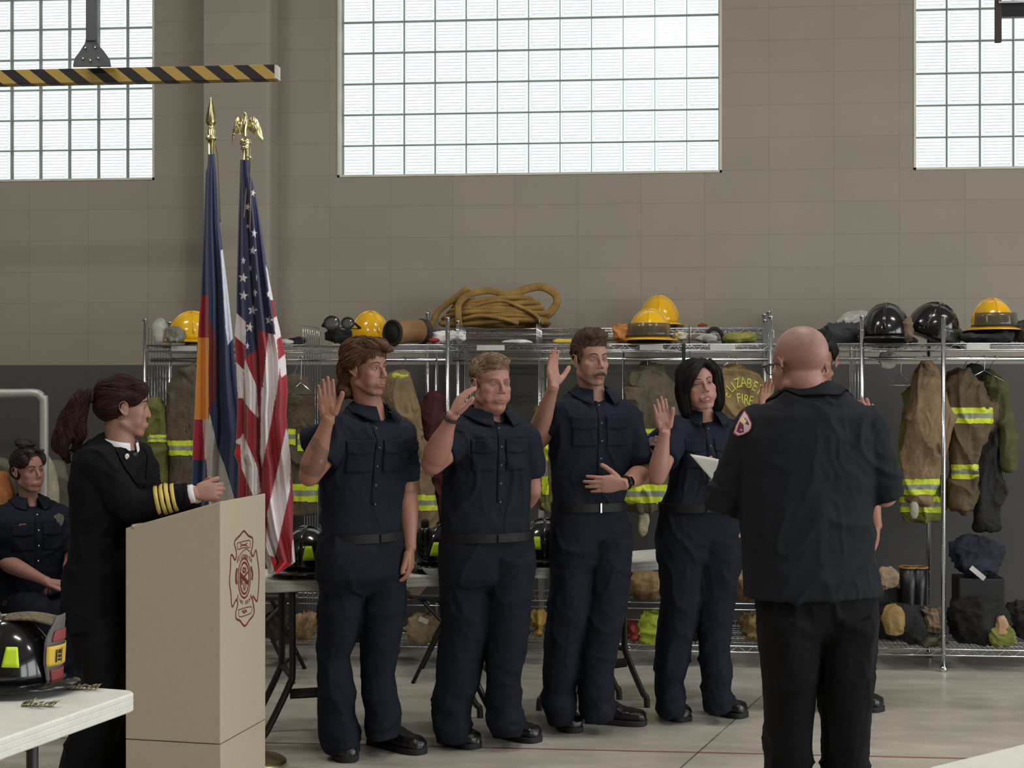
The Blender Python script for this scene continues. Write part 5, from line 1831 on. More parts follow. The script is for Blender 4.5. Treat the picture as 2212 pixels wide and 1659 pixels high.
def head_shape(h):
    m = MB()
    fat = h.get('fat', 0)
    m.ell((0, -.018, .04), (.0735, .095, .08), nu=28, nv=20)
    m.ell((0, .026, .034), (.061, .058, .062), nu=24, nv=16)
    m.ell((0, .028, -.03), (.060 + fat, .055, .07), nu=24, nv=16)
    m.ell((0, .022, -.052), (.057 + fat * 1.3, .052, .056), nu=24, nv=16)
    for s in (-1, 1):
        m.ell((s * .042, .05, -.02), (.021, .025, .022))
        m.ell((s * (.036 + fat), .048, -.052), (.022 + fat, .024, .03))
        m.cap((s * (.051 + fat), -.006, -.06), (s * .022, .058, -.098), .018 + fat * .5, .016)
        m.tube([(s * .048, .060, .020), (s * .032, .075, .024), (s * .014, .083, .020)], [.006, .0085, .008], n=10)
        m.ell((s * .0105, .0945, -.033), (.0068, .0095, .0064), nu=12, nv=8)
        m.ell((s * .031, .0635, .003), (.0132, .0132, .0115), nu=16, nv=12)
        # ear
        e = [(s * .074, .012, -.026), (s * .077, .011, -.005), (s * .081, .006, .014), (s * .086, -.008, .024), (s * .089, -.022, .016), (s * .088, -.024, -.002), (s * .083, -.014, -.02), (s * .078, .002, -.034)]
        m.tube(smooth_path(e, 3), .0036, n=8, loop=False)
        m.ell((s * .077, -.006, -.004), (.0055, .015, .024), nu=12, nv=10)
        m.ell((s * .077, .003, -.031), (.0048, .008, .009), nu=10, nv=8)
    m.ell((0, .068, -.099), (.021, .017, .018))
    m.ell((0, .062, -.064), (.034, .028, .032))
    ns = h.get('nose', 1.0)
    m.tube([(0, .077, .018), (0, .085, .006), (0, .094 * (1 + (ns - 1) * .3), -.010), (0, .1015 * (1 + (ns - 1) * .4), -.024), (0, .1015 * (1 + (ns - 1) * .4), -.031)], [.0075, .0074, .008, .0092, .0086], n=14)
    o = h.get('open', 0.0)
    sm = h.get('smile', 0.0)
    m.tube(smooth_path([(-.025 - sm, .080, -.066 + sm * 1.2), (-.011, .091, -.0605), (0, .093, -.0625), (.011, .091, -.0605), (.025 + sm, .080, -.066 + sm * 1.2)], 4), [.0025] + [.0042] * 15 + [.0025], n=10)
    m.tube(smooth_path([(-.024 - sm, .079, -.068 + sm * 1.2 - o * .3), (-.010, .089, -.0715 - o), (.010, .089, -.0715 - o), (.024 + sm, .079, -.068 + sm * 1.2 - o * .3)], 4), [.0025] + [.005] * 11 + [.0025], n=10)
    if h.get('chinfat'):
        m.ell((0, .025, -.105), (.05, .045, .03))
    return m


def scalp_color(q, h, base):
    c = np.tile(np.array(base), (len(q), 1))
    x, y, z = q[:, 0], q[:, 1], q[:, 2]
    head = (z > -.14) & (np.abs(x) < .12) & (np.abs(y) < .15)
    def mixin(mask, col, w):
        c[mask] = c[mask] * (1 - w[mask, None]) + np.array(col) * w[mask, None]
    # lips
    sm, o = h.get('smile', 0), h.get('open', 0)
    lz = np.abs(z + .066 - 0.02 * sm * 10 * (np.abs(x) / .03) ** 2 * 0.5)
    w = np.clip(1.5 - lz / (.0062 + o * .6), 0, 1) * np.clip(1.4 - np.abs(x) / (.022 + sm), 0, 1) * (y > .078)
    mixin(head, h.get('lips', lin((150, 86, 80))), w * .8)
    # cheeks and nose are redder
    w = np.exp(-((np.abs(x) - .04) ** 2 + (z + .03) ** 2) / .0005) * (y > .03) * .3 + np.exp(-(x ** 2 + (z + .03) ** 2) / .00025) * (y > .09) * .3
    mixin(head, tuple(np.array(base) * np.array((1.05, .72, .7))), np.clip(w, 0, 1))
    if 'stubble' in h:
        w = np.clip((-.028 - z - .5 * np.clip(y, 0, .1) * (np.abs(x) < .02) * 0) / .02, 0, 1) * np.clip((y + .01) / .03, 0, 1) * np.clip((z + .14) / .02, 0, 1)
        w *= 1 - np.exp(-(x ** 2 + (z + .066) ** 2) / .00012)
        mixin(head, lin((70, 58, 52)), w * h['stubble'])
    if 'fade' in h:   # short clipped hair on the sides and the back
        col, zlo, wt = h['fade']
        line = zlo + 0.0 * x
        w = np.clip((z - line) / .03, 0, 1)
        side = np.clip((.045 - y) / .02, 0, 1)
        top = np.clip((z - (.055 + .0 * y)) / .02, 0, 1) * (y < .09)
        ear = (np.abs(x) > .0765) & (z < .03) & (np.abs(y + .006) < .03)
        ww = np.clip(w * side + top, 0, 1) * wt
        ww[ear] = 0
        mixin(head, lin(col), ww)
    return c


def finger(m, p, d, n, L, r, curl):
    """p root, d direction, n palm side; three bends"""
    a = 0
    pts, rs = [Vector(p) - d * .012, Vector(p)], [r * 1.05, r * 1.05]
    q = Vector(p)
    for f, c_ in zip((.42, .32, .26), (curl * .8, curl * 1.1, curl * .7)):
        a += math.radians(c_)
        dd = d * math.cos(a) + n * math.sin(a)
        q = q + dd * L * f
        pts.append(Vector(q))
        rs.append(r * (0.96 if f > .4 else 0.9 if f > .3 else .76))
    pts2, rs2 = [], []
    for i in range(len(pts) - 1):
        for t in (0, .5):
            pts2.append(pts[i].lerp(pts[i + 1], t)); rs2.append(rs[i] + (rs[i + 1] - rs[i]) * t - (0.0004 if t else 0))
    pts2.append(pts[-1]); rs2.append(rs[-1])
    e = (pts[-1] - pts[-2]).normalized()
    pts2 += [pts[-1] + e * rs[-1] * .55, pts[-1] + e * rs[-1] * .9]
    rs2 += [rs[-1] * .88, rs[-1] * .5]
    m.tube(pts2, rs2, n=10)


def hand(m, w, d, n, th, S=1.0, curls=(12, 12, 14, 16), splay=(6, 2, -2, -7), thumb=(50, 15), tsplit=.9):
    """w wrist, d finger direction, n palm normal, th thumb side"""
    d = Vector(d).normalized()
    n = (Vector(n) - d * Vector(n).dot(d)).normalized()
    t = Vector(th); t = (t - d * t.dot(d) - n * t.dot(n)).normalized()
    w = Vector(w)
    pr = [(-.02, .0265, .0205, 0), (.0, .027, .019, 0), (.02, .032, .0175, .002), (.045, .039, .0165, .002), (.07, .0405, .015, .001), (.088, .039, .0125, 0), (.098, .034, .0095, 0)]
    m.loft([(w + d * a * S + t * o * S, t * b * S, n * c * S) for a, b, c, o in pr], n=22, e=2.4)
    m.ell(w + d * .04 * S + t * .022 * S + n * .009 * S, (.018 * S, .026 * S, .014 * S), M=Matrix((t, d, n)).transposed())
    m.ell(w + d * .045 * S - t * .022 * S + n * .006 * S, (.014 * S, .03 * S, .012 * S), M=Matrix((t, d, n)).transposed())
    for (x, y, L, r), cu, sp in zip(((.0285, .092, .070, .0094), (.0096, .097, .078, .0097), (-.0096, .094, .072, .0093), (-.0275, .086, .057, .0083)), curls, splay):
        a = math.radians(sp)
        fd = d * math.cos(a) + t * math.sin(a)
        finger(m, w + d * y * S + t * x * S, fd, n, L * S, r * S, cu)
    a = math.radians(thumb[0])
    td = (d * math.cos(a) + t * math.sin(a) + n * .25).normalized()
    p0 = w + d * .022 * S + t * .024 * S + n * .004 * S
    p1 = p0 + td * .044 * S
    a2 = math.radians(thumb[1])
    td2 = (td * math.cos(a2) + d * math.sin(a2)).normalized()
    p2 = p1 + td2 * .032 * S
    p3 = p2 + (td2 + d * .15).normalized() * .024 * S
    m.tube([p0, p0.lerp(p1, .5), p1, p1.lerp(p2, .5), p2, p2.lerp(p3, .6), p3, p3 + td2 * .005], [v * S for v in (.0175, .0165, .0132, .0118, .0122, .0114, .0095, .005)], n=12)
    return t


def arm(m, sh, el, wr, S=1.0, fat=1.0, flatdir=None):
    sh, el, wr = Vector(sh), Vector(el), Vector(wr)
    m.cap(sh, el, .050 * S * fat, .043 * S * fat)
    f = wr - el
    k = f.length
    fd = f.normalized()
    rs = [(-.02, .036), (0, .0425), (.12, .0475 * fat), (.28, .049 * fat), (.5, .0425 * fat), (.75, .0335), (.92, .0275), (1.02, .0265), (1.06, .022)]
    m.tube([el + fd * k * t for t, _ in rs], [r_ * S for _, r_ in rs], n=18)


HAIRF = {}


def strands(mb, bvh, roots, flow, n, step, r, lift=.002, rnd=None):
    for p in roots:
        q = Vector(p)
        pts = []
        for i in range(n):
            near = bvh.find_nearest(q)
            if near[0] is None:
                break
            s = near[0] + near[1] * (lift * math.sin(math.pi * (i + .6) / n))
            pts.append(s)
            fl = flow(s)
            fl = fl - near[1] * fl.dot(near[1])
            if fl.length < 1e-5:
                break
            q = s + fl.normalized() * step
        if len(pts) > 3:
            mb.tube(pts, [r * math.sin(math.pi * (.12 + .86 * i / (len(pts) - 1))) + .0004 for i in range(len(pts))], n=4)


def build_hair(root, fr, c, S, shapes, rgb, flow, n=320, seed=0, vox=.0042, amp=.0035, slen=9, step=.011, r=.0016, where=None, sx=1.0, stretch=(60, 60, 60), name='hair'):
    m = MB()
    for sh_ in shapes:
        if sh_[0] == 'e':
            M_ = Matrix.Identity(3)
            if len(sh_) > 3:
                M_ = Matrix.Rotation(math.radians(sh_[3][1]), 3, sh_[3][0])
            m.ell(sh_[1], sh_[2], M=M_, nu=24, nv=16)
        else:
            m.tube(smooth_path(sh_[1], 4), np.interp(np.linspace(0, 1, (len(sh_[1]) - 1) * 4 + 1), np.linspace(0, 1, len(sh_[2])), sh_[2]).tolist(), n=14, flat=sh_[3] if len(sh_) > 3 else None)
    vs, fs = remesh(m, vox, 2)
    nr = vnormals(vs, fs)
    q = vs.copy()
    fl = np.array([tuple(flow(Vector(v)).normalized()) for v in vs])
    # clumps run along the combing direction
    side = np.cross(fl, nr)
    side /= np.linalg.norm(side, axis=1, keepdims=True) + 1e-9
    qq = q - fl * (np.sum(q * fl, axis=1, keepdims=True)) * .8
    d = ridge(qq * 95, seed) ** 2 * .6 + ridge(qq * 210, seed + 1) ** 2 * .4
    vs = vs + nr * (d * amp)[:, None]
    mb = MB()
    mb.add(vs, fs)
    bvh = BVHTree.FromPolygons([tuple(v) for v in vs], [tuple(int(i) for i in f) for f in fs])
    rnd = random.Random(seed)
    ids = [i for i in range(len(vs)) if where is None or where(vs[i])]
    roots = [vs[rnd.choice(ids)] for _ in range(n)]
    strands(mb, bvh, roots, flow, slen, step, r)
    out = MB()
    out.add(local(mb, fr, c, S, sx), mb.f)
    return out.build(name, mat('hair_%d_%d_%d' % rgb, rgb, 0.55, var=0.35, scale=60, bump=0.3, bscale=300, spec=.2), root)


def shoe(root, heel, toe, h=.1, w=.052, boot=False):
    heel, toe = Vector(heel), Vector(toe)
    d = (toe - heel); L = d.length; d.normalize()
    s = UP.cross(d).normalized()
    m = MB()
    pr = [(-.02, .026, .05, .028), (.0, .034, .085, .03), (.12, .037, .105, .03), (.3, .038, .105, .03), (.48, .044, .088, .028), (.65, w, .064, .026), (.8, w, .058, .025), (.92, w * .86, .054, .024), (.99, w * .6, .042, .022), (1.015, w * .25, .03, .022)]
    m.loft([(heel + d * L * t + UP * (.018 + hh / 2), s * ww, UP * (hh / 2)) for t, ww, hh, _ in pr], n=24, e=2.5)
    m.cap(heel + d * L * .17 + UP * .07, heel + d * L * .15 + UP * (.16 if boot else .1), .045, .047)
    vs, fs = remesh(m, .0055, 3)
    vs = wrinkle(vs, fs, .003, (20, 20, 30), 5)
    mb = MB(); mb.add(vs, fs)
    o = mb.build('shoe', M_SHOE, root)
    m = MB()
    rg = []
    for z, k in ((0.0005, 1.0), (.004, 1.04), (.022, 1.04), (.026, 1.0)):
        ring = []
        for t, ww, _, _ in pr:
            ring.append(heel + d * (L * t if t < .95 else L * t + .003) + s * ww * 1.04 * k + UP * z)
        for t, ww, _, _ in pr[::-1]:
            ring.append(heel + d * L * t - s * ww * 1.04 * k + UP * z)
        rg.append(ring)
    m.rings(rg)
    m.build('shoe_sole', M_SOLE, o)
    if boot:
        m = MB()
        for i in range(4):
            c = heel + d * L * (.36 + .07 * i) + UP * (.118 - .014 * i)
            m.tube([c - s * .022, c + UP * .004, c + s * .022], .0024, n=6)
        m.build('laces', M_STRAPK, o)
    return o


def chest_ray(bv, p, cf):
    h = bv.ray_cast(Vector(p) + cf * .6, -cf)
    return h[0] if h[0] is not None else None


def cloth_patch(bv, c, ax, ay, w, h, cf, lift, shape=None, nu=12, nv=10, th=.002):
    """a rectangle (or shaped) piece lying on the cloth; c centre, ax/ay in-plane axes"""
    P_ = {}
    for j in range(nv + 1):
        for i in range(nu + 1):
            u, v = i / nu - .5, j / nv - .5
            if shape:
                u, v = shape(u, v)
            p = c + ax * (u * w) - ay * (v * h)
            q = chest_ray(bv, p, cf)
            if q is None:
                return None
            P_[i, j] = q + cf * lift
    m = MB()
    m.sheet(lambda u, v: P_[round(u * nu), round(v * nv)], nu, nv, th)
    # orient the thickness outwards
    return m


def build_person(sp):
    d = sp['d']
    J = lambda px, py, dd=0.0: P(px, py, d + dd)
    yaw = sp['yaw']
    cx_, cf, cu = frame(yaw)
    root = thing('person', V(*J((sp['torso'][4][1] + sp['torso'][4][2]) / 2, 1000).xy, 0), sp['label'], 'person', sp.get('group'))
    h = sp['head']
    fr = frame(h['a'], h.get('pitch', 0), h.get('roll', 0))
    S = h.get('S', 1.0)
    hc = J(*h['c'])
    sx = h.get('sx', 1.0)
    skin = tuple(a * b for a, b in zip(lin(sp.get('skin', (196, 146, 124))), (.80, .84, .88)))
    # ---------------- body (skin): one continuous surface
    m = MB()
    m.add(local(head_shape(h), fr, hc, S, sx), head_shape(h).f)
    nb = J(*sp['neck'])
    skull = hc + fr[1] * (-.022 * S) + fr[2] * (-.05 * S)
    nr_ = sp.get('neckr', .054)
    m.cap(skull, nb, nr_, nr_ * 1.06)
    m.cap(nb, nb - UP * .1 + cf * .0, nr_ * 1.1, .08)
    pel = J(*sp['pelvis'])
    m.cap(nb - UP * .1, pel, .075, .075)
    for k in ('R', 'L'):
        a = sp['arm' + k]
        sh, el, wr = J(*a['sh']), J(*a['el']), J(*a['wr'])
        m.cap(nb - UP * .095, sh, .05, .042)
        arm(m, sh, el, wr, a.get('S', 1.0), a.get('fat', 1.0))
        hd = a.get('hand')
        if hd:
            vec = lambda t: RGT * t[0] + FWD * t[1] + UP * t[2]
            hand(m, wr, vec(hd['d']), vec(hd['n']), vec(hd['t']), hd.get('S', 1.0), hd.get('curls', (12, 12, 14, 16)), hd.get('splay', (5, 1, -2, -6)), hd.get('thumb', (50, 15)))
    vs, fs = remesh(m, sp.get('vox', .0029), 2, .5)
    vs, fs = keep_main(vs, fs)
    # sculpt the face in head space
    R = np.array([tuple(v) for v in fr])
    toq = lambda v: ((v - np.array(hc)) @ R.T / S) / np.array((sx, 1, 1))
    q = toq(vs)
    near = (q[:, 1] > 0) & (np.abs(q[:, 0]) < .1) & (q[:, 2] > -.13) & (q[:, 2] < .1)
    def push(c, sig, dv):
        nonlocal q
        w = np.exp(-np.sum(((q - np.array(c)) / np.array(sig)) ** 2, axis=1)) * near
        q = q + w[:, None] * np.array(dv)
    for s in (-1, 1):
        push((s * .017, .082, .006), (.007, .02, .010), (0, -.007, 0))
        push((s * .031, .082, -.012), (.016, .02, .006), (0, -.003, 0))
        push((s * .031, .082, .014), (.016, .02, .0045), (0, -.0035, 0))
        push((s * .008, .11, -.038), (.004, .01, .004), (0, -.002, .002))
        push((s * .022, .09, -.047), (.006, .03, .012), (0, -.002, 0))
    push((0, .095, -.0665 - h.get('open', 0) * .5), (.022, .02, .0018 + h.get('open', 0) * .25), (0, -.0045 - h.get('open', 0) * .4, 0))
    push((0, .09, -.082), (.018, .02, .006), (0, -.003, 0))
    push((0, .098, -.052), (.004, .02, .007), (0, -.0015, 0))
    vs = np.where(near[:, None], (q * np.array((sx, 1, 1)) * S) @ R + np.array(hc), vs)
    # soften cheeks, jaw and neck; keep nose, lips, lids and ears crisp
    x, y, z = q[:, 0], q[:, 1], q[:, 2]
    w = np.clip((z + .19) / .03, 0, 1) * np.clip((.09 - z) / .02, 0, 1) * (np.abs(x) < .1) * (np.abs(y) < .14)
    w *= 1 - np.exp(-((x / .016) ** 4 + ((y - .1) / .02) ** 4 + ((z + .018) / .03) ** 4))
    w *= 1 - np.exp(-((x / .034) ** 4 + ((y - .09) / .022) ** 4 + ((z + .066) / .014) ** 4))
    w *= 1 - .9 * np.exp(-(((np.abs(x) - .031) / .016) ** 4 + ((y - .075) / .02) ** 4 + ((z - .003) / .011) ** 4))
    w *= 1 - np.exp(-(((np.abs(x) - .083) / .011) ** 4 + ((y + .006) / .03) ** 4 + (z / .04) ** 4))
    for k in ('R', 'L'):
        a = sp['arm' + k]
        e_, w_, s_ = np.array(J(*a['el'])), np.array(J(*a['wr'])), np.array(J(*a['sh']))
        for p0, p1 in ((e_, w_), (s_, e_)):
            ax_ = p1 - p0; t_ = np.clip(((vs - p0) @ ax_) / (ax_ @ ax_), 0, 1)
            dd_ = np.linalg.norm(vs - p0 - t_[:, None] * ax_, axis=1)
            dw_ = np.linalg.norm(vs - w_, axis=1)
            w = np.maximum(w, 1.3 * np.clip((.085 - dd_) / .015, 0, 1) * np.clip((dw_ - .02) / .04, 0, 1) * (((vs - w_) @ (w_ - e_)) < 0))
    w[w <= .01] = 0
    E_ = np.concatenate([fs[:, [i, (i + 1) % 4]] for i in range(4)])
    act = np.where(w > .01)[0]
    sel = np.isin(E_[:, 0], act) | np.isin(E_[:, 1], act)
    E_ = E_[sel]
    cnt = np.zeros(len(vs)); np.add.at(cnt, E_[:, 0], 1); np.add.at(cnt, E_[:, 1], 1)
    cnt = np.maximum(cnt, 1)
    for _ in range(sp.get('soft', 32)):
        acc = np.zeros_like(vs)
        np.add.at(acc, E_[:, 0], vs[E_[:, 1]]); np.add.at(acc, E_[:, 1], vs[E_[:, 0]])
        vs = vs + (acc / cnt[:, None] - vs) * (w * .6)[:, None]
    def colf(v):
        qq = toq(v)
        c = scalp_color(qq, h, skin)
        if sp.get('tattoo'):
            e, w_ = J(*sp['armR']['el']), J(*sp['armR']['wr'])
            ax = np.array(w_ - e); L2 = ax @ ax
            t = ((v - np.array(e)) @ ax) / L2
            dist = np.linalg.norm(v - np.array(e) - t[:, None] * ax, axis=1)
            k = (t > .08) & (t < .68) & (dist < .08) & (vnoise(v * 28, 3) + .6 * vnoise(v * 60, 4) > -.12)
            c[k] = c[k] * np.array((.62, .66, .72))
        return c
    mb = MB(); mb.add(vs, fs)
    mb.build('body', M_SKIN, root, colf=colf, normals=False)
    bvb = BVHTree.FromPolygons([tuple(v) for v in vs], [tuple(int(i) for i in f) for f in fs]) if h.get('face', True) else None
    H = lambda x, y, z: hc + (fr[0] * x * sx + fr[1] * y + fr[2] * z) * S
    if h.get('face', True):
        sq = h.get('squint', 1.0)
        for s in (-1, 1):
            c = Vector((s * .031, .0635, .003))
            m = MB()
            rr = .01405
            def ep(u, v):
                x = (u - .5) * .0235
                lid = (1 - ((u - .5) * 2) ** 2)
                z = (v - .42) * .0098 * sq * lid + (u - .5) * s * .0015
                y = math.sqrt(max(rr ** 2 - x * x - z * z, 1e-8))
                return H(c.x + x, c.y + y, c.z + z)
            m.grid(ep, 30, 16)
            gx, gz = h.get('gaze', (0, 0))
            def ec(v, c=c, gx=gx, gz=gz):
                q_ = toq(v)
                rad = np.hypot(q_[:, 0] - c.x - gx, q_[:, 2] - c.z - gz)
                o = np.tile(np.array(lin((150, 138, 130))), (len(v), 1))
                o[rad < .0056] = lin(h.get('iris', (84, 66, 50)))
                o[rad < .0026] = lin((10, 10, 12))
                return o
            m.build('eye', M_EYE, root, colf=ec)
            m = MB()
            pts = [ep(u, 1.0) + fr[1] * .0006 for u in np.linspace(0, 1, 10)]
            m.tube(pts, [.0004] + [h.get('lash', .0008)] * 8 + [.0004], n=6)
            m.build('eyelash', mat('lash', (38, 28, 26), 0.6), root)
            m = MB()
            bz = h.get('brow', (.0235, .030, .0245))
            pts = [H(s * .0115, .1, bz[0]), H(s * .022, .1, bz[1] - .001), H(s * .034, .095, bz[1]), H(s * .047, .08, bz[2])]
            pp = []
            for p in smooth_path(pts, 4):
                n_ = bvb.ray_cast(p + fr[1] * .03, -fr[1])
                if n_[0] is not None:
                    pp.append(n_[0] + fr[1] * .0006)
            if len(pp) > 3:
                k = len(pp)
                m.tube(pp, [.0031 * h.get('bw', 1) * math.sin(math.pi * (.1 + .82 * i / (k - 1))) ** .6 * (1 - .35 * i / k) for i in range(k)], n=8, flat=(fr[2], 1.0))
                m.build('eyebrow', mat('brow_%d_%d_%d' % h['hair'], tuple(int(v * .8) for v in h['hair']), 0.8), root)
        if h.get('teeth'):
            m = MB()
            m.sheet(lambda u, v: H((u - .5) * .036, .0845 + .006 * (1 - (2 * u - 1) ** 2), -.0625 + .004 * (2 * u - 1) ** 2 - .0075 * v * (1 - .5 * (2 * u - 1) ** 2)), 12, 4, .001)
            m.build('teeth', mat('teeth', (228, 220, 208), 0.3), root)
    # ---------------- hair
    for hs in h.get('styles', ()):
        build_hair(root, fr, hc, S, hs['shapes'], h['hair'], hs['flow'], hs.get('n', 320), hs.get('seed', 1), amp=hs.get('amp', .0035), slen=hs.get('slen', 9), step=hs.get('step', .011), r=hs.get('r', .0016), where=hs.get('where'), sx=sx, name=hs.get('name', 'hair'), vox=hs.get('vox', .0042))
    # ---------------- shirt
    m = MB()
    k_ = sp.get('k', .62)
    ya = math.radians(yaw)
    rg = []
    for i, r_ in enumerate(sp['torso']):
        y, a, b = r_[:3]
        dd = r_[3] if len(r_) > 3 else 0
        kk = r_[4] if len(r_) > 4 else (k_ * (.62 if i == 0 else .72 if i == 1 else .85 if i == 2 else 1))
        c = J((a + b) / 2, y, dd)
        hw = (b - a) / 2 / F * d
        w = hw / math.sqrt(math.cos(ya) ** 2 + (kk * math.sin(ya)) ** 2)
        slope = (.034, .022, .008)[i] if i < 3 else 0
        rg.append((c - UP * slope * .35, cx_ * w, cf * (w * kk) - UP * slope))
    m.loft(rg, n=36, e=2.25)
    for k in ('R', 'L'):
        a = sp['arm' + k]
        sh, el, wr = J(*a['sh']), J(*a['el']), J(*a['wr'])
        r0, r1 = a.get('sr', (.072, .07))
        if a.get('long'):
            m.cap(sh, el, r0, r1)
            e2 = el + (wr - el) * a.get('cuff', .95)
            f_ = (e2 - el).normalized()
            m.tube([el - f_ * .02, el, el.lerp(e2, .5), e2 - f_ * .002, e2], [r1 * .8, r1, r1 * .86, a.get('cr', .05), a.get('cr', .05) * .94], n=20)
        else:
            t = a.get('st', .72)
            e2 = sh + (el - sh) * t
            if 'se' in a:
                f_ = (el - sh).normalized()
                e0_ = sh + (el - sh) * .62
                m.tube([sh, sh.lerp(e0_, .5), e0_ - f_ * .004, e0_], [r0 * .9, r0 * .9, .062, .060], n=20)
                e2 = J(*a['se'][:3]); r1 = a['se'][3]
            f_ = (e2 - sh).normalized()
            m.tube([sh - f_ * r0 * .8, sh - f_ * r0 * .4, sh, sh.lerp(e2, .5), e2 - f_ * .004, e2], [r0 * .5, r0 * .9, r0, (r0 + r1) / 2, r1, r1 * .97], n=22)
        m.cap(nb - UP * .078 - cf * .01, sh, .045, r0 * .85)
    vs, fs = remesh(m, sp.get('svox', .0072), 3)
    vs, fs = keep_main(vs, fs)
    vs = wrinkle(vs, fs, sp.get('wr', .011), (8, 8, 6), sp.get('seed', 1))
    mb = MB(); mb.add(vs, fs)
    shirt = mb.build(sp.get('shirtname', 'shirt'), sp.get('sm', M_NAVY), root)
    bv = BVHTree.FromPolygons([tuple(v) for v in vs], [tuple(int(i) for i in f) for f in fs])
    # collar
    if sp.get('collar', True):
        NC = nb + UP * sp.get('cz', .026) + cf * .004
        cr_ = sp.get('cr', nr_ * 1.22)
        m = MB()
        op = math.radians(sp.get('open', 20))
        def col(u, v):
            th = op + (2 * math.pi - 2 * op) * u
            di = cf * math.cos(th) + cx_ * math.sin(th)
            fb = (math.cos(th) + 1) / 2
            rad = cr_ * (1 + .1 * fb)
            if v < .5:
                t = v * 2
                return NC + di * (rad + .002 - .002 * t) + UP * (-.03 - .03 * fb + (.045 + .0 * fb) * t)
            t = (v - .5) * 2
            tip = max(0, fb - .7) / .3
            p = NC + di * (rad + .003 + (.034 + .016 * fb + .01 * tip) * t) + UP * (.015 - .03 * fb - (.036 + .034 * tip) * t * (1 - .2 * (1 - t)))
            if v > .52:
                hh = bv.ray_cast(p + UP * .2, -UP, .4)
                if hh[0] is not None and hh[0].z > p.z - .004:
                    p.z = min(hh[0].z + .005, NC.z + .016 - .03 * fb)
            return p
        m.sheet(col, 60, 12, .003)
        m.build('collar', sp.get('sm', M_NAVY), root)
        NC0 = NC
    if sp.get('front', True):
        cb = J(*sp['chest'])
        btn = 0
        for z in sp.get('buttons', (-.02, .06, .14, .22, .30)):
            q_ = chest_ray(bv, cb - UP * z, cf)
            if q_ is not None:
                m = MB(); m.lathe([(0, 0), (.0052, 0), (.0052, .002), (.003, .003), (0, .003)], q_ + cf * .0035, M=Matrix((cx_, UP.cross(cf) * 0 + UP, cf)).transposed(), n=12)
                m.build('button', sp.get('bm', M_BTN), root)
        pc = cloth_patch(bv, cb - UP * .13, cx_, UP, .03, .34, cf, .002, nu=4, nv=26)
        if pc:
            pc.build('placket', sp.get('sm', M_NAVY), root)
        if sp.get('pockets', True):
            for s in (-1, 1):
                c = cb + cx_ * s * .078 - UP * .055
                pk = cloth_patch(bv, c - UP * .05, cx_, UP, .105, .12, cf, .0022, nu=10, nv=10)
                if pk:
                    pk.build('pocket', sp.get('sm', M_NAVY), root)
                pf = cloth_patch(bv, c, cx_, UP, .112, .055, cf, .0048, shape=lambda u, v: (u, v + (.35 * (.5 - abs(u)) * (v + .5))), nu=12, nv=6, th=.003)
                if pf:
                    pf.build('pocket_flap', sp.get('sm', M_NAVY), root)
    # ---------------- trousers, belt and shoes
    m = MB()
    tr = sp['legs']
    if 'hips' in tr:
        rg = []
        for y, a, b in tr['hips']:
            c = J((a + b) / 2, y, 0)
            hw = (b - a) / 2 / F * d
            kk = .6
            w = hw / math.sqrt(math.cos(ya) ** 2 + (kk * math.sin(ya)) ** 2)
            rg.append((c, cx_ * w, cf * (w * kk)))
        c, a_, b_ = rg[-1]
        rg += [(c - UP * .03, a_ * .92, b_ * .8), (c - UP * .06, a_ * .8, b_ * .55), (c - UP * .085, a_ * .6, b_ * .3)]
        m.loft(rg, n=32, e=2.3)
    for lg in tr['legs']:
        rg = []
        cut = lg[-1][0] - sp.get('hem', 1)
        hl = [r_ for r_ in lg if r_[0] < cut - 4]
        yy = [r_[0] for r_ in lg]
        it = lambda k: float(np.interp(cut, yy, [(r_[k] if len(r_) > k else 0) for r_ in lg]))
        lg = hl + [(cut - 1, it(1), it(2), it(3)), (cut, it(1), it(2), it(3))]
        for r_ in lg:
            y, a, b = r_[:3]
            dd = r_[3] if len(r_) > 3 else 0
            c = J((a + b) / 2, y, dd)
            w = (b - a) / 2 / F * d
            rg.append((c, RGT * w, FWD * min(w * 1.36, .132)))
        m.loft(rg, n=26, e=2.2)
    for cp in tr.get('caps', ()):
        m.cap(J(*cp[0]), J(*cp[1]), cp[2], cp[3])
    vs2, fs2 = remesh(m, .0085, 3)
    vs2, fs2 = keep_main(vs2, fs2)
    vs2 = wrinkle(vs2, fs2, .010, (7, 7, 6), sp.get('seed', 1) + 20)
    zz = vs2[:, 2]
    nn = vnormals(vs2, fs2)
    lowf = np.clip((.34 - zz) / .2, 0, 1)
    vs2 = vs2 + nn * (lowf * .009 * (ridge(vs2 * np.array((5, 5, 13)) + vnoise(vs2 * 6, 2)[:, None], 7) - .45))[:, None]
    vs2[:, 2] = np.maximum(vs2[:, 2], .012)
    mb = MB(); mb.add(vs2, fs2)
    mb.build('trousers', sp.get('tm', M_NAVY2), root)
    if sp.get('belt'):
        by, ba, bb = sp['belt']
        hw = (bb - ba) / 2 / F * d
        w = hw / math.sqrt(math.cos(ya) ** 2 + (.7 * math.sin(ya)) ** 2)
        c = J((ba + bb) / 2, by)
        m = MB()
        m.loft([(c + UP * z, cx_ * (w + .009), cf * (w * .7 + .010)) for z in (-.019, .019)], n=36, e=2.25)
        m.build('belt', M_BELT, root, smooth='auto')
        m = MB(); bc = c + cf * (w * .7 + .014)
        m.box(bc, sp.get('bsize', (.046, .006, .036)), M=Matrix((cx_, cf, UP)).transposed())
        m.build('belt_buckle', sp.get('buckle', M_BELT), root, smooth=False, bevel=.002)
    for f_ in sp.get('feet', ()):
        shoe(root, floor_pt(*f_[0]), floor_pt(*f_[1]), boot=sp.get('boot', False))
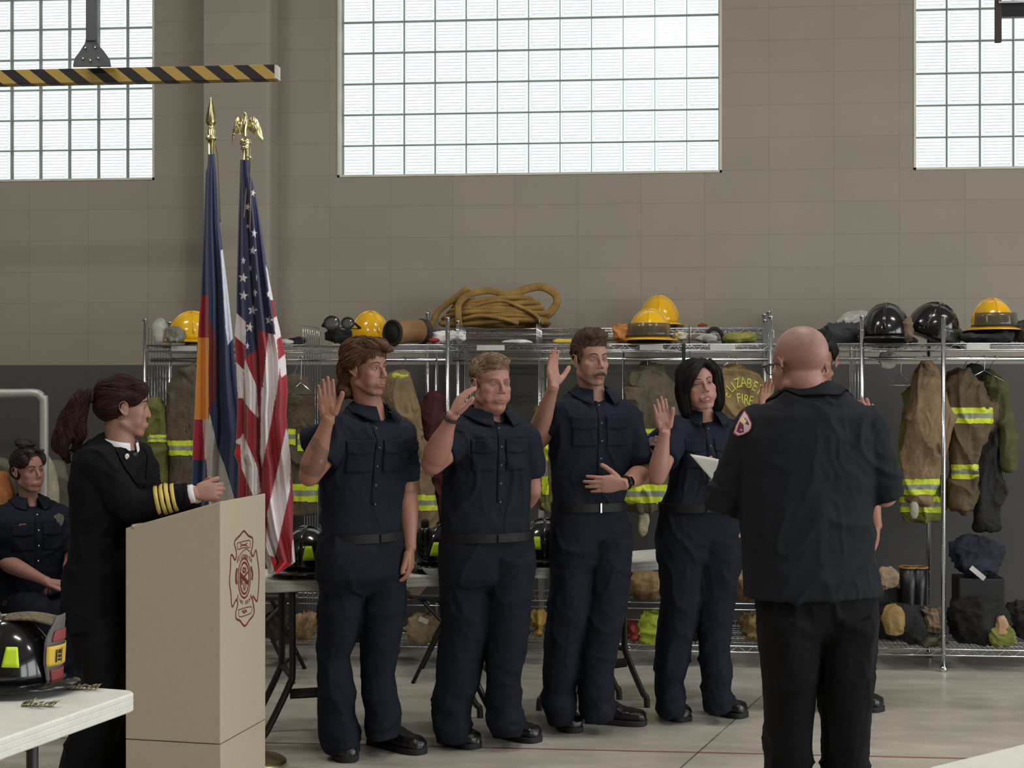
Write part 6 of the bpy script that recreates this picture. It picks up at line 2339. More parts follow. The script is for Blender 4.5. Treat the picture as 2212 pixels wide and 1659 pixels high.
    return root, bv, dict(J=J, cx=cx_, cf=cf, hc=hc, fr=fr, H=H, S=S, vs=vs, fs=fs, nb=nb, shirt=shirt)


v3 = lambda a, b, c: Vector((a, b, c))
back = lambda p: v3(p.x * .6, -1, .25 if p.z > .05 else -.8)

# ---- first man: wavy hair, turned to the right
P1 = dict(
    label='young man with wavy swept back hair and tattooed forearm, right palm raised', d=6.55, yaw=46, seed=1, skin=(172, 119, 96), tattoo=True, boot=True,
    head=dict(c=(793, 797, -.02), a=54, pitch=2, S=1.0, hair=(84, 58, 40), stubble=.18, iris=(70, 60, 50), gaze=(-.0015, 0),
              styles=[dict(shapes=[('e', (0, -.028, .062), (.086, .106, .076)), ('e', (0, .045, .104), (.062, .045, .028)), ('e', (-.012, .078, .098), (.04, .026, .019), ('Y', -20)), ('e', (-.03, .092, .088), (.024, .018, .014)),
                                   ('e', (.074, -.03, .035), (.02, .055, .042)), ('e', (-.074, -.03, .035), (.02, .055, .042)), ('e', (0, -.09, -.01), (.074, .042, .085)),
                                   ('e', (.03, -.1, -.09), (.035, .026, .04)), ('e', (-.03, -.1, -.09), (.035, .026, .04)), ('e', (.05, -.075, -.1), (.022, .026, .022))],
                           flow=lambda p: v3(p.x * 3, -1, .5 if p.z > .09 and p.y > 0 else -.5 if p.z > 0 else -1.6), n=520, seed=3, amp=.007, slen=10, step=.012, r=.0026)]),
    neck=(799, 885, .02), neckr=.057, pelvis=(782, 1150, 0), chest=(800, 935, -.1),
    torso=[(884, 768, 834), (899, 740, 862), (916, 722, 882), (945, 712, 890), (990, 704, 882), (1040, 698, 872), (1090, 700, 864), (1140, 703, 862), (1166, 704, 862)],
    armR=dict(sh=(742, 932, -.12), el=(668, 1028, -.24), wr=(709, 906, -.31), fat=1.08, se=(664, 960, -.06, .064), sr=(.072, .078), hand=dict(d=(-.06, -.05, 1), n=(.15, -1, 0), t=(1, .2, 0), thumb=(30, 14), curls=(4, 4, 5, 8), splay=(1, 0, -1, -3), S=.98)),
    armL=dict(sh=(866, 935, .12), el=(879, 1062, .12), wr=(886, 1182, .02), st=.82, sr=(.068, .060), hand=dict(d=(.02, -.1, -1), n=(-1, .2, 0), t=(.1, -1, 0), curls=(22, 26, 30, 32), thumb=(18, 10), S=.95)),
    belt=(1157, 702, 864), open=22,
    legs=dict(hips=[(1150, 702, 864), (1180, 693, 877), (1225, 690, 880), (1240, 690, 880)],
              legs=[[(1200, 694, 792), (1330, 690, 782), (1380, 688, 772), (1421, 686, 754), (1475, 686, 764), (1493, 687, 769), (1540, 691, 764), (1565, 692, 770), (1594, 695, 775), (1622, 706, 777)],
                    [(1200, 782, 880, .08), (1330, 778, 873, .08), (1367, 778, 870, .08), (1421, 778, 858, .08), (1457, 780, 853, .08), (1493, 786, 858, .06), (1529, 790, 866, .05), (1565, 789, 866, .04), (1592, 793, 858, .02)]]),
    feet=[((727, 1612), (753, 1648)), ((804, 1606), (912, 1630))])
r_, b_, i_ = build_person(P1)

# ---- second man: short hair, hand beside his ear, bracelet
P2 = dict(
    label='broad man with short fair hair and a dark wristband, hand raised beside his ear', d=6.74, yaw=28, seed=2, skin=(181, 126, 108), boot=True,
    head=dict(c=(1062, 829, -.02), a=31, pitch=4, S=1.03, sx=1.04, fat=.003, chinfat=1, hair=(128, 104, 82), fade=((132, 112, 94), .022, .75), iris=(62, 74, 86), gaze=(-.001, -.001), bw=.7, brow=(.021, .027, .022),
              styles=[dict(shapes=[('e', (0, -.026, .05), (.0765, .0965, .079)), ('e', (0, -.005, .078), (.064, .082, .056)), ('e', (0, .045, .100), (.048, .036, .022)), ('e', (-.012, .062, .098), (.034, .018, .016))],
                           flow=lambda p: v3(-.6, .5 if p.y > 0 else -1, .3 if p.z > .05 else -1), n=420, seed=5, amp=.004, slen=6, step=.008, r=.0018)]),
    neck=(1056, 893, .03), neckr=.064, pelvis=(1050, 1150, 0), chest=(1082, 935, -.12),
    torso=[(892, 1018, 1102), (903, 994, 1128), (916, 982, 1146), (940, 974, 1156), (980, 970, 1154), (1020, 964, 1150), (1060, 962, 1147), (1110, 960, 1143), (1160, 958, 1143)],
    armR=dict(sh=(1000, 945, -.1), el=(934, 1002, -.24), wr=(977, 898, -.33), fat=1.16, se=(956, 952, -.08, .066), sr=(.076, .07), hand=dict(d=(.5, .12, 1), n=(.75, .45, -.3), t=(.6, -.75, .1), thumb=(30, 30), curls=(16, 18, 20, 22), splay=(0, 0, 0, 0), S=.92)),
    armL=dict(sh=(1134, 948, .02), el=(1150, 1058, .06), wr=(1108, 1120, .28), st=.74, sr=(.07, .062), hand=dict(d=(-1, .1, -.3), n=(0, -1, 0), t=(0, 0, 1), S=.95)),
    belt=(1156, 957, 1144), open=18,
    legs=dict(hips=[(1148, 957, 1144), (1180, 952, 1150), (1222, 950, 1152), (1245, 951, 1150)],
              legs=[[(1200, 951, 1060), (1300, 954, 1064), (1349, 957, 1058), (1385, 948, 1050), (1421, 944, 1040), (1475, 940, 1032), (1511, 935, 1021), (1547, 934, 1014), (1583, 939, 1018), (1600, 942, 1018)],
                    [(1200, 1050, 1152), (1300, 1054, 1146), (1367, 1052, 1140), (1421, 1049, 1131), (1475, 1051, 1123), (1493, 1052, 1127), (1526, 1053, 1123), (1565, 1055, 1133), (1588, 1058, 1130)]]),
    feet=[((956, 1602), (1030, 1618)), ((1074, 1590), (1163, 1604))])
r_, b_, i_ = build_person(P2)
J = i_['J']
wr_, el_ = J(*P2['armR']['wr']), J(*P2['armR']['el'])
ax = (wr_ - el_).normalized(); e1 = ax.orthogonal().normalized(); e2 = ax.cross(e1)
m = MB()
for o_ in (-.006, .004):
    m.tube([wr_ - ax * (.012 + o_) + e1 * .0345 * math.cos(t) + e2 * .0345 * math.sin(t) for t in np.linspace(0, 2 * math.pi, 33)[:-1]], .0032, n=6, loop=True)
m.build('wristband', M_STRAPK, r_)

# ---- third man: moustache, hand on his belly, watch
P3 = dict(
    label='tall man with a moustache, hand on his stomach and a black watch', d=7.0, yaw=22, seed=3, skin=(176, 127, 106), boot=False,
    head=dict(c=(1276, 778, -.02), a=27, pitch=2, S=1.02, sx=.98, hair=(70, 54, 42), stubble=.28, fade=((76, 60, 50), .0, .7), iris=(70, 70, 66), bw=1.15, open=.0015, gaze=(-.001, 0),
              styles=[dict(shapes=[('e', (0, -.012, .078), (.070, .090, .068)), ('e', (0, .04, .112), (.056, .042, .032)), ('e', (.01, .054, .110), (.044, .026, .022)), ('e', (0, -.026, .048), (.0765, .0965, .080))],
                           flow=lambda p: v3(-.7, -1 if p.y < .05 else -.3, .5 if p.z > .06 else -1), n=460, seed=6, amp=.004, slen=8, step=.010, r=.0018)]),
    neck=(1279, 848, .02), neckr=.056, pelvis=(1270, 1085, 0), chest=(1296, 885, -.11),
    torso=[(846, 1246, 1316), (857, 1218, 1344), (870, 1204, 1362), (895, 1194, 1372), (940, 1190, 1372), (1000, 1190, 1362), (1045, 1192, 1354), (1085, 1195, 1347), (1102, 1197, 1346)],
    armR=dict(sh=(1220, 893, -.06), el=(1154, 960, -.03), wr=(1195, 836, -.20), fat=1.02, st=.55, sr=(.066, .06), hand=dict(d=(-.04, .05, 1), n=(.75, -.65, 0), t=(.8, .5, 0), thumb=(52, 18), curls=(6, 6, 8, 10), splay=(2, 0, -1, -3), S=.98)),
    armL=dict(sh=(1354, 898, .05), el=(1388, 1022, .03), wr=(1346, 1046, -.185), st=.86, sr=(.064, .062), hand=dict(d=(-1, -.02, .0), n=(0, 1, 0), t=(0, 0, 1), thumb=(48, 20), curls=(8, 8, 8, 8), splay=(5, 1, -2, -6), S=1.0)),
    belt=(1093, 1195, 1348), buckle=M_SILV, bsize=(.009, .006, .045), open=22,
    legs=dict(hips=[(1086, 1195, 1348), (1112, 1193, 1356), (1150, 1191, 1363), (1210, 1190, 1360)],
              legs=[[(1160, 1191, 1286), (1275, 1188, 1284), (1329, 1182, 1274), (1384, 1176, 1259), (1456, 1173, 1249), (1480, 1175, 1242), (1497, 1177, 1237), (1514, 1172, 1243), (1550, 1182, 1240), (1564, 1186, 1238)],
                    [(1160, 1272, 1364), (1221, 1272, 1360), (1293, 1270, 1354), (1366, 1260, 1343), (1402, 1256, 1333), (1456, 1250, 1325), (1507, 1252, 1326), (1532, 1253, 1329), (1552, 1255, 1322)]]),
    feet=[((1203, 1560), (1243, 1584)), ((1268, 1560), (1394, 1567))])
r_, b_, i_ = build_person(P3)
J, H, fr = i_['J'], i_['H'], i_['fr']
m = MB()
for s in (-1, 1):
    m.tube(smooth_path([H(s * .001, .0985, -.0535), H(s * .012, .0975, -.0565), H(s * .022, .0905, -.061), H(s * .030, .083, -.070)], 5), [.002] + [.0062] * 6 + [.0055] * 5 + [.0042, .0035, .0025, .0012], n=10)
rnd = random.Random(2)
for _ in range(90):
    x = rnd.uniform(-.027, .027)
    p = H(x, .1035 - abs(x) * .5, -.052 - abs(x) * .32)
    m.tube([p, p + fr[2] * -.005 + fr[0] * (x * .12), p + fr[2] * -.0115 + fr[0] * (x * .25) - fr[1] * .002], [.0006, .0009, .0003], n=4)
m.build('moustache', mat('moustache_hair', (78, 58, 46), 0.7, var=.3, scale=200), r_)
wr_, el_ = J(*P3['armL']['wr']), J(*P3['armL']['el'])
ax = (wr_ - el_).normalized(); e2 = (FWD * -1 - ax * (-FWD).dot(ax)).normalized(); e1 = ax.cross(e2)
m = MB(); c = wr_ - ax * .022
m.loft([(c + ax * t, e1 * .0345, e2 * .032) for t in (-.011, .011)], n=28); w_ = m.build('watch', mat('watch_strap', (20, 20, 22), 0.5), r_, smooth='auto')
m = MB(); m.lathe([(0, 0), (.021, 0), (.021, .009), (.018, .011), (0, .011)], c + e2 * .029, M=Matrix((e1, ax, e2)).transposed(), n=24); m.build('watch_case', mat('watch_black', (14, 14, 16), 0.15), w_)

# ---- smiling woman
P4 = dict(
    label='smiling dark haired woman with a flag patch on her sleeve, palm raised', d=7.22, yaw=12, seed=4, skin=(181, 129, 113),
    head=dict(c=(1508, 832, -.03), a=14, pitch=-2, roll=-9, S=1.02, sx=1.04, fat=.002, hair=(24, 16, 17), smile=.0078, open=.0048, teeth=True, squint=.78, iris=(60, 46, 40), bw=.8, lips=lin((158, 78, 80)), lash=.0013, gaze=(-.001, 0),
              styles=[dict(shapes=[('e', (0, -.026, .05), (.083, .098, .077)), ('t', [(.05, .03, .1), (.078, .028, .04), (.083, .016, -.03), (.08, .01, -.09), (.074, .0, -.13)], [.023, .030, .028, .026, .016]),
                                   ('t', [(-.05, .02, .1), (-.082, .015, .045), (-.088, .008, -.03), (-.083, .0, -.09), (-.074, -.01, -.13)], [.025, .028, .026, .026, .016]),
                                   ('e', (0, -.08, -.03), (.082, .046, .112)), ('t', [(-.022, .052, .108), (.015, .075, .09), (.045, .074, .058), (.066, .056, .02), (.074, .044, -.02)], [.016, .022, .024, .02, .012]),
                                   ('t', [(-.022, .05, .108), (-.05, .062, .08), (-.07, .045, .045)], [.016, .018, .014])],
                           flow=lambda p: v3(1.2 if p.x > -.02 and p.z > .06 else (-.9 if p.z > .06 else 0), -.15, -1), n=700, seed=8, amp=.0022, slen=14, step=.013, r=.0012)]),
    neck=(1520, 896, .02), neckr=.05, pelvis=(1512, 1090, 0), chest=(1531, 935, -.1),
    torso=[(893, 1492, 1556), (904, 1470, 1578), (918, 1458, 1592), (945, 1450, 1598), (985, 1446, 1596, -.01, .72), (1030, 1442, 1590, 0, .66), (1065, 1436, 1590), (1090, 1428, 1596), (1102, 1426, 1600)],
    armR=dict(sh=(1464, 928, -.08), el=(1420, 1030, -.33), wr=(1436, 934, -.38), fat=1.0, S=.95, se=(1415, 962, .0, .056), sr=(.062, .066), hand=dict(d=(-.16, -.05, 1), n=(.1, -1, 0), t=(1, .1, 0), thumb=(22, 14), curls=(3, 3, 3, 4), splay=(0, -1, -3, -6), S=.90)),
    armL=dict(sh=(1586, 932, .06), el=(1606, 1035, .10), wr=(1604, 1130, .02), st=.8, sr=(.06, .058), S=.92, hand=dict(d=(0, -.1, -1), n=(-1, .1, 0), t=(0, -1, 0), curls=(20, 22, 24, 26), S=.88)),
    belt=(1094, 1426, 1600), open=24,
    legs=dict(hips=[(1088, 1427, 1599), (1112, 1423, 1602), (1150, 1418, 1606), (1205, 1419, 1602)],
              legs=[[(1160, 1419, 1520), (1257, 1428, 1520), (1293, 1428, 1515), (1347, 1421, 1505), (1384, 1417, 1496), (1430, 1414, 1487), (1474, 1416, 1478), (1503, 1418, 1477), (1528, 1420, 1478), (1545, 1424, 1476)],
                    [(1160, 1500, 1606), (1221, 1502, 1598), (1275, 1504, 1588), (1347, 1506, 1577), (1402, 1509, 1573), (1463, 1516, 1580), (1485, 1517, 1576), (1510, 1519, 1583), (1536, 1522, 1578)]]),
    feet=[((1436, 1546), (1482, 1560)), ((1538, 1541), (1610, 1551))])
r_, b_, i_ = build_person(P4)
vs, fs = i_['vs'], i_['fs']
x_, y_ = proj(vs)
near_ = (vs - np.array(CAM)) @ np.array(FWD) < 7.28
mk = inpoly(x_, y_, [(1402, 944), (1426, 938), (1424, 962), (1400, 966)]) & near_
pt = patch_from(vs, fs, mk, .0025)
if pt:
    def fc(v):
        x, y = proj(v)
        c = np.tile(np.array(lin((206, 198, 200))), (len(v), 1))
        c[((y - 938) / 5).astype(int) % 2 == 1] = lin((176, 92, 84))
        c[(x < 1414) & (y < 953)] = lin((108, 112, 140))
        return c
    pt.build('flag_patch', mat('patch_cloth', attr=True, rough=.7), r_, colf=fc)

# ---- fifth recruit, behind the man in charcoal
P5 = dict(
    label='young man with short black hair standing mostly behind the bald man', d=7.5, yaw=-15, seed=5, skin=(165, 115, 91), vox=.0034,
    head=dict(c=(1770, 779, -.02), a=-22, pitch=1, S=1.04, hair=(30, 26, 28), fade=((40, 34, 34), .01, .85), iris=(40, 34, 30),
              styles=[dict(shapes=[('e', (0, -.012, .072), (.077, .094, .07)), ('e', (0, .045, .108), (.058, .04, .028)), ('e', (.068, -.02, .04), (.012, .05, .035)), ('e', (-.068, -.02, .04), (.012, .05, .035))],
                           flow=lambda p: v3(.2, -.6, 1 if p.z > .08 else -1), n=320, seed=9, amp=.005, slen=6, step=.009, r=.002)]),
    neck=(1768, 842, .02), neckr=.056, pelvis=(1770, 1080, 0), chest=(1760, 885, -.11),
    torso=[(838, 1738, 1802), (850, 1710, 1832), (866, 1694, 1848), (895, 1686, 1856), (950, 1690, 1852), (1010, 1694, 1848), (1060, 1698, 1844), (1080, 1698, 1844), (1100, 1698, 1844)],
    armR=dict(sh=(1704, 892, -.06), el=(1658, 985, -.18), wr=(1652, 893, -.30), st=.6, sr=(.062, .06), hand=dict(d=(.06, 0, 1), n=(.3, -1, 0), t=(1, .3, 0), thumb=(28, 14), curls=(10, 10, 12, 14), splay=(3, 1, -2, -5), S=.95)),
    armL=dict(sh=(1842, 895, .04), el=(1876, 1020, .06), wr=(1894, 1135, -.02), st=.8, sr=(.064, .058), hand=dict(d=(-.05, -.1, -1), n=(-1, .1, 0), t=(0, -1, 0), curls=(22, 24, 26, 28), thumb=(16, 8), S=.92)),
    belt=(1090, 1696, 1846),
    legs=dict(hips=[(1084, 1697, 1845), (1120, 1693, 1852), (1180, 1692, 1854), (1250, 1694, 1852)],
              legs=[[(1150, 1694, 1778), (1300, 1694, 1772), (1400, 1696, 1764), (1480, 1698, 1752), (1530, 1700, 1748)], [(1150, 1768, 1854), (1300, 1786, 1864), (1400, 1800, 1872), (1480, 1808, 1881), (1510, 1812, 1882), (1528, 1814, 1878)]]),
    feet=[((1708, 1532), (1728, 1545)), ((1840, 1528), (1904, 1538))])
build_person(P5)

# ---- bald man seen from behind, reading the oath
P6 = dict(
    label='bald man with glasses seen from behind in a charcoal uniform with a red sleeve patch', d=4.86, yaw=-168, seed=6, skin=(177, 126, 111), sm=M_CHAR, tm=M_BLACKT, front=False, pockets=False,
    head=dict(c=(1725, 789, -.0), a=-150, pitch=6, S=1.02, sx=1.02, fat=.0, hair=(110, 96, 86), fade=((128, 108, 98), .028, .42), face=True, bw=.7,
              styles=[]),
    neck=(1748, 858, .02), neckr=.060, pelvis=(1755, 1230, 0), chest=(1750, 930, 0),
    torso=[(838, 1706, 1800), (852, 1682, 1830), (872, 1650, 1866), (896, 1622, 1890), (940, 1602, 1902), (1000, 1596, 1898), (1060, 1594, 1888), (1120, 1598, 1884), (1200, 1604, 1888), (1270, 1606, 1899), (1287, 1606, 1901)],
    armL=dict(sh=(1640, 926, .0), el=(1566, 1086, .04), wr=(1576, 1036, .27), fat=.95, st=1.1, sr=(.084, .062), hand=dict(d=(-.5, .8, .1), n=(.5, .3, .6), t=(-.3, -.3, 1), curls=(35, 35, 38, 40), thumb=(20, 10), S=.95)),
    armR=dict(sh=(1866, 926, .0), el=(1911, 1068, .02), wr=(1884, 962, .20), st=1.08, sr=(.08, .058), hand=dict(d=(-.12, .1, 1), n=(-.3, 1, 0), t=(-1, -.3, 0), thumb=(20, 12), curls=(5, 5, 5, 5), splay=(0, 0, -1, -2), S=.93)),
    cr=.080, cz=.03, k=.66, wr=.012,
    legs=dict(hips=[(1230, 1634, 1876), (1280, 1634, 1888), (1310, 1632, 1893), (1350, 1637, 1892)],
              legs=[[(1330, 1634, 1772), (1400, 1641, 1770), (1455, 1646, 1766), (1500, 1650, 1758), (1560, 1656, 1753), (1620, 1652, 1752), (1720, 1652, 1750), (1820, 1660, 1748), (1880, 1668, 1745)],
                    [(1330, 1764, 1896), (1400, 1768, 1886), (1455, 1771, 1881), (1520, 1774, 1879), (1600, 1776, 1876), (1660, 1776, 1872), (1760, 1780, 1868), (1830, 1784, 1864), (1880, 1790, 1860)]]),
    feet=[((1700, 1905), (1670, 1840)), ((1830, 1905), (1850, 1840))])
r_, b_, i_ = build_person(P6)
J, H, fr, vs, fs = i_['J'], i_['H'], i_['fr'], i_['vs'], i_['fs']
x_, y_ = proj(vs)
poly = [(1520 + a / 3.607, 680 + b / 3.607) for a, b in ((318, 740), (345, 775), (378, 845), (374, 885), (352, 915), (300, 940), (262, 948), (226, 925), (245, 868), (282, 795))]
dep = (vs - np.array(CAM)) @ np.array(FWD)
mk = inpoly(x_, y_, poly) & (dep < 4.9)
cxp, cyp = sum(p[0] for p in poly) / len(poly), sum(p[1] for p in poly) / len(poly)
pt = patch_from(vs, fs, mk, .003)
if pt:
    inn = [(cxp + (a - cxp) * .86, cyp + (b - cyp) * .88) for a, b in poly]
    inn2 = [(cxp + (a - cxp) * .66, cyp + (b - cyp) * .72) for a, b in poly]
    def fc(v):
        x, y = proj(v)
        c = np.tile(np.array(lin((150, 34, 46))), (len(v), 1))
        c[inpoly(x, y, inn)] = lin((206, 196, 204))
        k = inpoly(x, y, inn2)
        c[k] = lin((120, 44, 66))
        c[k & (vnoise(v * 90, 5) > .18)] = lin((214, 196, 200))
        c[k & inpoly(x, y, [(1596, 905), (1606, 900), (1612, 912), (1602, 914)])] = lin((228, 206, 150))
        return c
    # fine patch surface, so that the design reads
    bv = b_
    m = MB()
    nx, ny = 70, 110
    pts = {}
    xs0, xs1, ys0, ys1 = min(p[0] for p in poly), max(p[0] for p in poly), min(p[1] for p in poly), max(p[1] for p in poly)
    for j in range(ny + 1):
        for i in range(nx + 1):
            a, b = xs0 + (xs1 - xs0) * i / nx, ys0 + (ys1 - ys0) * j / ny
            rr = (P(a, b, 1.0) - CAM).normalized()
            hh = bv.ray_cast(CAM, rr)
            pts[i, j] = (hh[0] - rr * .003) if hh[0] is not None and hh[3] < 5.2 else None
    ids, vv, ff = {}, [], []
    for j in range(ny):
        for i in range(nx):
            q4 = [(i, j), (i + 1, j), (i + 1, j + 1), (i, j + 1)]
            mid_x, mid_y = xs0 + (xs1 - xs0) * (i + .5) / nx, ys0 + (ys1 - ys0) * (j + .5) / ny
            if any(pts[q] is None for q in q4) or not inpoly(np.array([mid_x]), np.array([mid_y]), poly)[0]:
                continue
            for q in q4:
                if q not in ids:
                    ids[q] = len(vv); vv.append(tuple(pts[q]))
            ff.append(tuple(ids[q] for q in q4))
    m = MB(); m.add(vv, ff)
    o = m.build('sleeve_patch', mat('patch_cloth', attr=True, rough=.7), r_, colf=fc)
    o['label'] = 'red and white embroidered sleeve patch'
# glasses
gl = None
m = MB()
for s in (-1, 1):
    m.tube([H(s * (.033 + .023 * math.cos(t)), .0975 - .006 * abs(math.cos(t)), -.002 + .017 * math.sin(t)) for t in np.linspace(0, 2 * math.pi, 25)[:-1]], .0016, n=6, loop=True)
    m.tube(smooth_path([H(s * .056, .094, .004), H(s * .074, .085, .005), H(s * .082, .03, .005), H(s * .085, -.005, .004), H(s * .085, -.022, -.008), H(s * .083, -.03, -.024)], 4), .0022, n=6)
m.tube([H(-.010, .099, .002), H(0, .102, .005), H(.010, .099, .002)], .0015, n=6)
gl = m.build('glasses', mat('glasses_black', (24, 20, 22), .3), r_)
m = MB()
for s in (-1,):
    m.add([H(s * (.033 + .022 * math.cos(t)), .097, -.002 + .016 * math.sin(t)) for t in np.linspace(0, 2 * math.pi, 21)[:-1]], [tuple(range(20))])
m.build('lens', M_VISOR, gl)
# the sheet of paper he reads from: a thing of its own
pa, pb, pc_, pd = P(1490, 981, 5.12), P(1594, 1000, 5.04), P(1640, 1106, 4.98), P(1562, 1066, 5.04)
m = MB()
m.sheet(lambda u, v: (pa * (1 - u) + pb * u) * (1 - v) + (pd * (1 - u) + pc_ * u) * v + UP * .0015 * math.sin(u * 5 + v * 2), 10, 10, .0006)
tag(m.build('paper_sheet', mat('white_paper', (236, 236, 232), .7, var=.02)), 'white sheet of paper held by the bald man', 'paper')

# ---- woman in the black dress coat at the podium
P7 = dict(
    label='woman with a long brown ponytail in a black dress coat with gold cuff stripes', d=6.0, yaw=62, seed=7, soft=60, skin=(174, 126, 106), sm=M_BLACKC, tm=M_BLACKT, shirtname='dress_coat', collar=False, pockets=False, buttons=(),
    head=dict(c=(270, 880, 0), a=106, pitch=4, S=1.0, sx=1.0, hair=(48, 27, 21), fat=.001, iris=(70, 50, 40), lips=lin((150, 96, 88)), nose=.8,
              styles=[dict(shapes=[('e', (0, -.022, .05), (.0805, .1, .079)), ('e', (0, -.05, .0), (.078, .07, .06)), ('e', (.05, .045, .07), (.028, .04, .04), ('Y', 30)), ('e', (-.05, .045, .07), (.028, .04, .04), ('Y', -30)), ('e', (.06, .02, .045), (.019, .045, .035)), ('e', (-.06, .02, .045), (.019, .045, .035))],
                           flow=lambda p: v3(p.x * 2, -1, -.3 if p.z < .06 else .15), n=420, seed=10, amp=.0022, slen=12, step=.013, r=.0016),
                      dict(name='ponytail', shapes=[('t', [(0, -.115, .035), (0, -.145, .044), (0, -.178, .005), (.0, -.198, -.055), (.0, -.205, -.11), (.01, -.222, -.155), (.01, -.215, -.195), (.01, -.195, -.225)], [.018, .028, .034, .034, .027, .018, .014, .005]),
                                                    ('t', [(0, -.165, .01), (.0, -.172, -.06), (.01, -.158, -.11), (0, -.172, -.15), (0, -.18, -.18)], [.026, .026, .018, .012, .004]),
                                                    ('t', [(0, -.18, .0), (.0, -.222, -.05), (.01, -.235, -.1), (0, -.252, -.145), (0, -.243, -.18), (0, -.228, -.195)], [.02, .018, .015, .013, .009, .003])],
                           flow=lambda p: v3(.25 * math.sin(p.z * 44), -.25 + .8 * math.sin(p.z * 42), -1), n=700, seed=11, amp=.007, slen=20, step=.013, r=.0016)]),
    neck=(258, 950, 0), neckr=.054, pelvis=(235, 1260, 0), chest=(292, 985, -.08),
    torso=[(944, 222, 286), (956, 202, 302), (972, 186, 312), (1000, 172, 322), (1045, 166, 328), (1100, 167, 320), (1150, 168, 300), (1210, 160, 296), (1270, 150, 296), (1330, 143, 296), (1352, 142, 296)],
    armR=dict(sh=(212, 1002, -.14), el=(282, 1094, -.15), wr=(418, 1066, -.12), long=True, sr=(.072, .06), cr=.046, cuff=.93, hand=dict(d=(1, .25, .08), n=(0, 1, -.1), t=(.1, 0, 1), curls=(32, 36, 40, 44), thumb=(24, 14), S=.88)),
    armL=dict(sh=(262, 995, .16), el=(345, 1100, .10), wr=(424, 1068, .05), long=True, sr=(.068, .058), cr=.044, cuff=.9, hand=dict(d=(1, -.35, .12), n=(0, -1, -.2), t=(0, .1, 1), curls=(26, 28, 32, 36), thumb=(36, 14), S=.88)),
    legs=dict(hips=[(1240, 158, 292), (1300, 155, 292), (1360, 162, 292), (1420, 176, 290)],
              legs=[[(1330, 165, 262, -.05), (1420, 178, 268, -.06), (1490, 186, 268, -.05), (1540, 168, 262, -.02), (1600, 148, 252, .02), (1659, 132, 232, .06), (1690, 128, 218, .08)],
                    [(1330, 205, 295, .1), (1440, 214, 300, .12), (1560, 216, 290, .14), (1670, 216, 280, .14)]]),
    feet=[((160, 1690), (235, 1706)), ((232, 1668), (306, 1676))])
r_, b_, i_ = build_person(P7)
J, H, cf_, cxx = i_['J'], i_['H'], i_['cf'], i_['cx']
el_, wr_ = J(*P7['armR']['el']), J(*P7['armR']['wr'])
ax = (wr_ - el_); L_ = ax.length; ax.normalize(); e1 = ax.cross(UP).normalized(); e2 = e1.cross(ax)
vs, fs = i_['vs'], i_['fs']
t_ = ((vs - np.array(el_)) @ np.array(ax)) / L_
dist = np.linalg.norm(vs - np.array(el_) - (t_ * L_)[:, None] * np.array(ax), axis=1)
rads = lambda t: .06 + (.046 - .06) * t
for k in range(4):
    t0 = .44 + k * .085
    c0 = el_ + ax * L_ * t0
    m = MB()
    rg = []
    for dt in (-.0085, -.006, .006, .0085):
        ring = []
        for j in range(54):
            a = 2 * math.pi * j / 54
            dr = e1 * math.cos(a) + e2 * math.sin(a)
            o = c0 + ax * dt
            hh = b_.ray_cast(o, dr, .12)
            ring.append((o, dr, hh[3] if hh[0] is not None else rads(t0)))
        hp = [q[0] + q[1] * q[2] for q in ring]
        cc = sum(hp, Vector()) / len(hp)
        ea = max(abs((p - cc).dot(e1)) for p in hp); eb = max(abs((p - cc).dot(e2)) for p in hp)
        ex = .004 if abs(dt) < .007 else -.002
        rg.append([cc + e1 * (ea + ex) * math.cos(2 * math.pi * j / 54) + e2 * (eb + ex) * math.sin(2 * math.pi * j / 54) for j in range(54)])
    m.rings(rg, caps=False)
    m.build('cuff_stripe', M_GOLD, r_)
for k in ('R', 'L'):
    e_, w_ = J(*P7['arm' + k]['el']), J(*P7['arm' + k]['wr']); a_ = (w_ - e_).normalized()
    m = MB(); m.tube([w_ - a_ * .03, w_ + a_ * .001, w_ + a_ * .004], [.036, .036, .033], n=24); m.build('shirt_cuff', M_WHITE, r_)
# white shirt collar, tie and lapels
NC = i_['nb']
m = MB()
def colw(u, v):
    th = math.radians(14) + (2 * math.pi - math.radians(28)) * u
    di = cf_ * math.cos(th) + cxx * math.sin(th)
    fb = (math.cos(th) + 1) / 2
    return NC + di * (.062 + .008 * fb + .01 * v) + UP * (-.03 * fb + .018 - (.035 + .03 * fb ** 3) * v)
m.sheet(colw, 50, 5, .003); m.build('shirt_collar', M_WHITE, r_)
m = MB(); c_ = NC + cf_ * .078 - UP * .055
m.loft([(c_ + UP * .006, cxx * .016, cf_ * .010), (c_ - UP * .02, cxx * .013, cf_ * .009), (c_ - UP * .05, cxx * .02, cf_ * .005), (c_ - UP * .16 + cf_ * .02, cxx * .028, cf_ * .004)], n=14); m.build('tie', mat('black_tie', (22, 22, 26), .5), r_)
for s in (-1, 1):
    m = MB()
    ok = True
    P_ = {}
    for j in range(13):
        for i in range(7):
            v, u = j / 12, i / 6
            inner = .012 + .05 * (1 - v) ** 1.2
            wid = .052 * (math.sin(math.pi * min(1, .15 + v * .9)) ** .7 + .12)
            p = NC - UP * (.03 + .20 * v) + cxx * s * (inner + wid * u)
            hh = b_.ray_cast(p + cf_ * .19, -cf_)
            q = hh[0] if hh[0] is not None and (hh[0] - p).dot(cf_) < .17 else p + cf_ * .1
            P_[i, j] = q + cf_ * (.005 + .003 * u)
    m.sheet(lambda u, v: P_[round(u * 6), round(v * 12)], 6, 12, .003)
    m.build('lapel', M_BLACKC, r_)
pn = chest_ray(b_, NC - UP * .075 + cxx * .062, cf_)
rr = (P(275, 986, 1.0) - CAM).normalized(); hh = b_.ray_cast(CAM, rr)
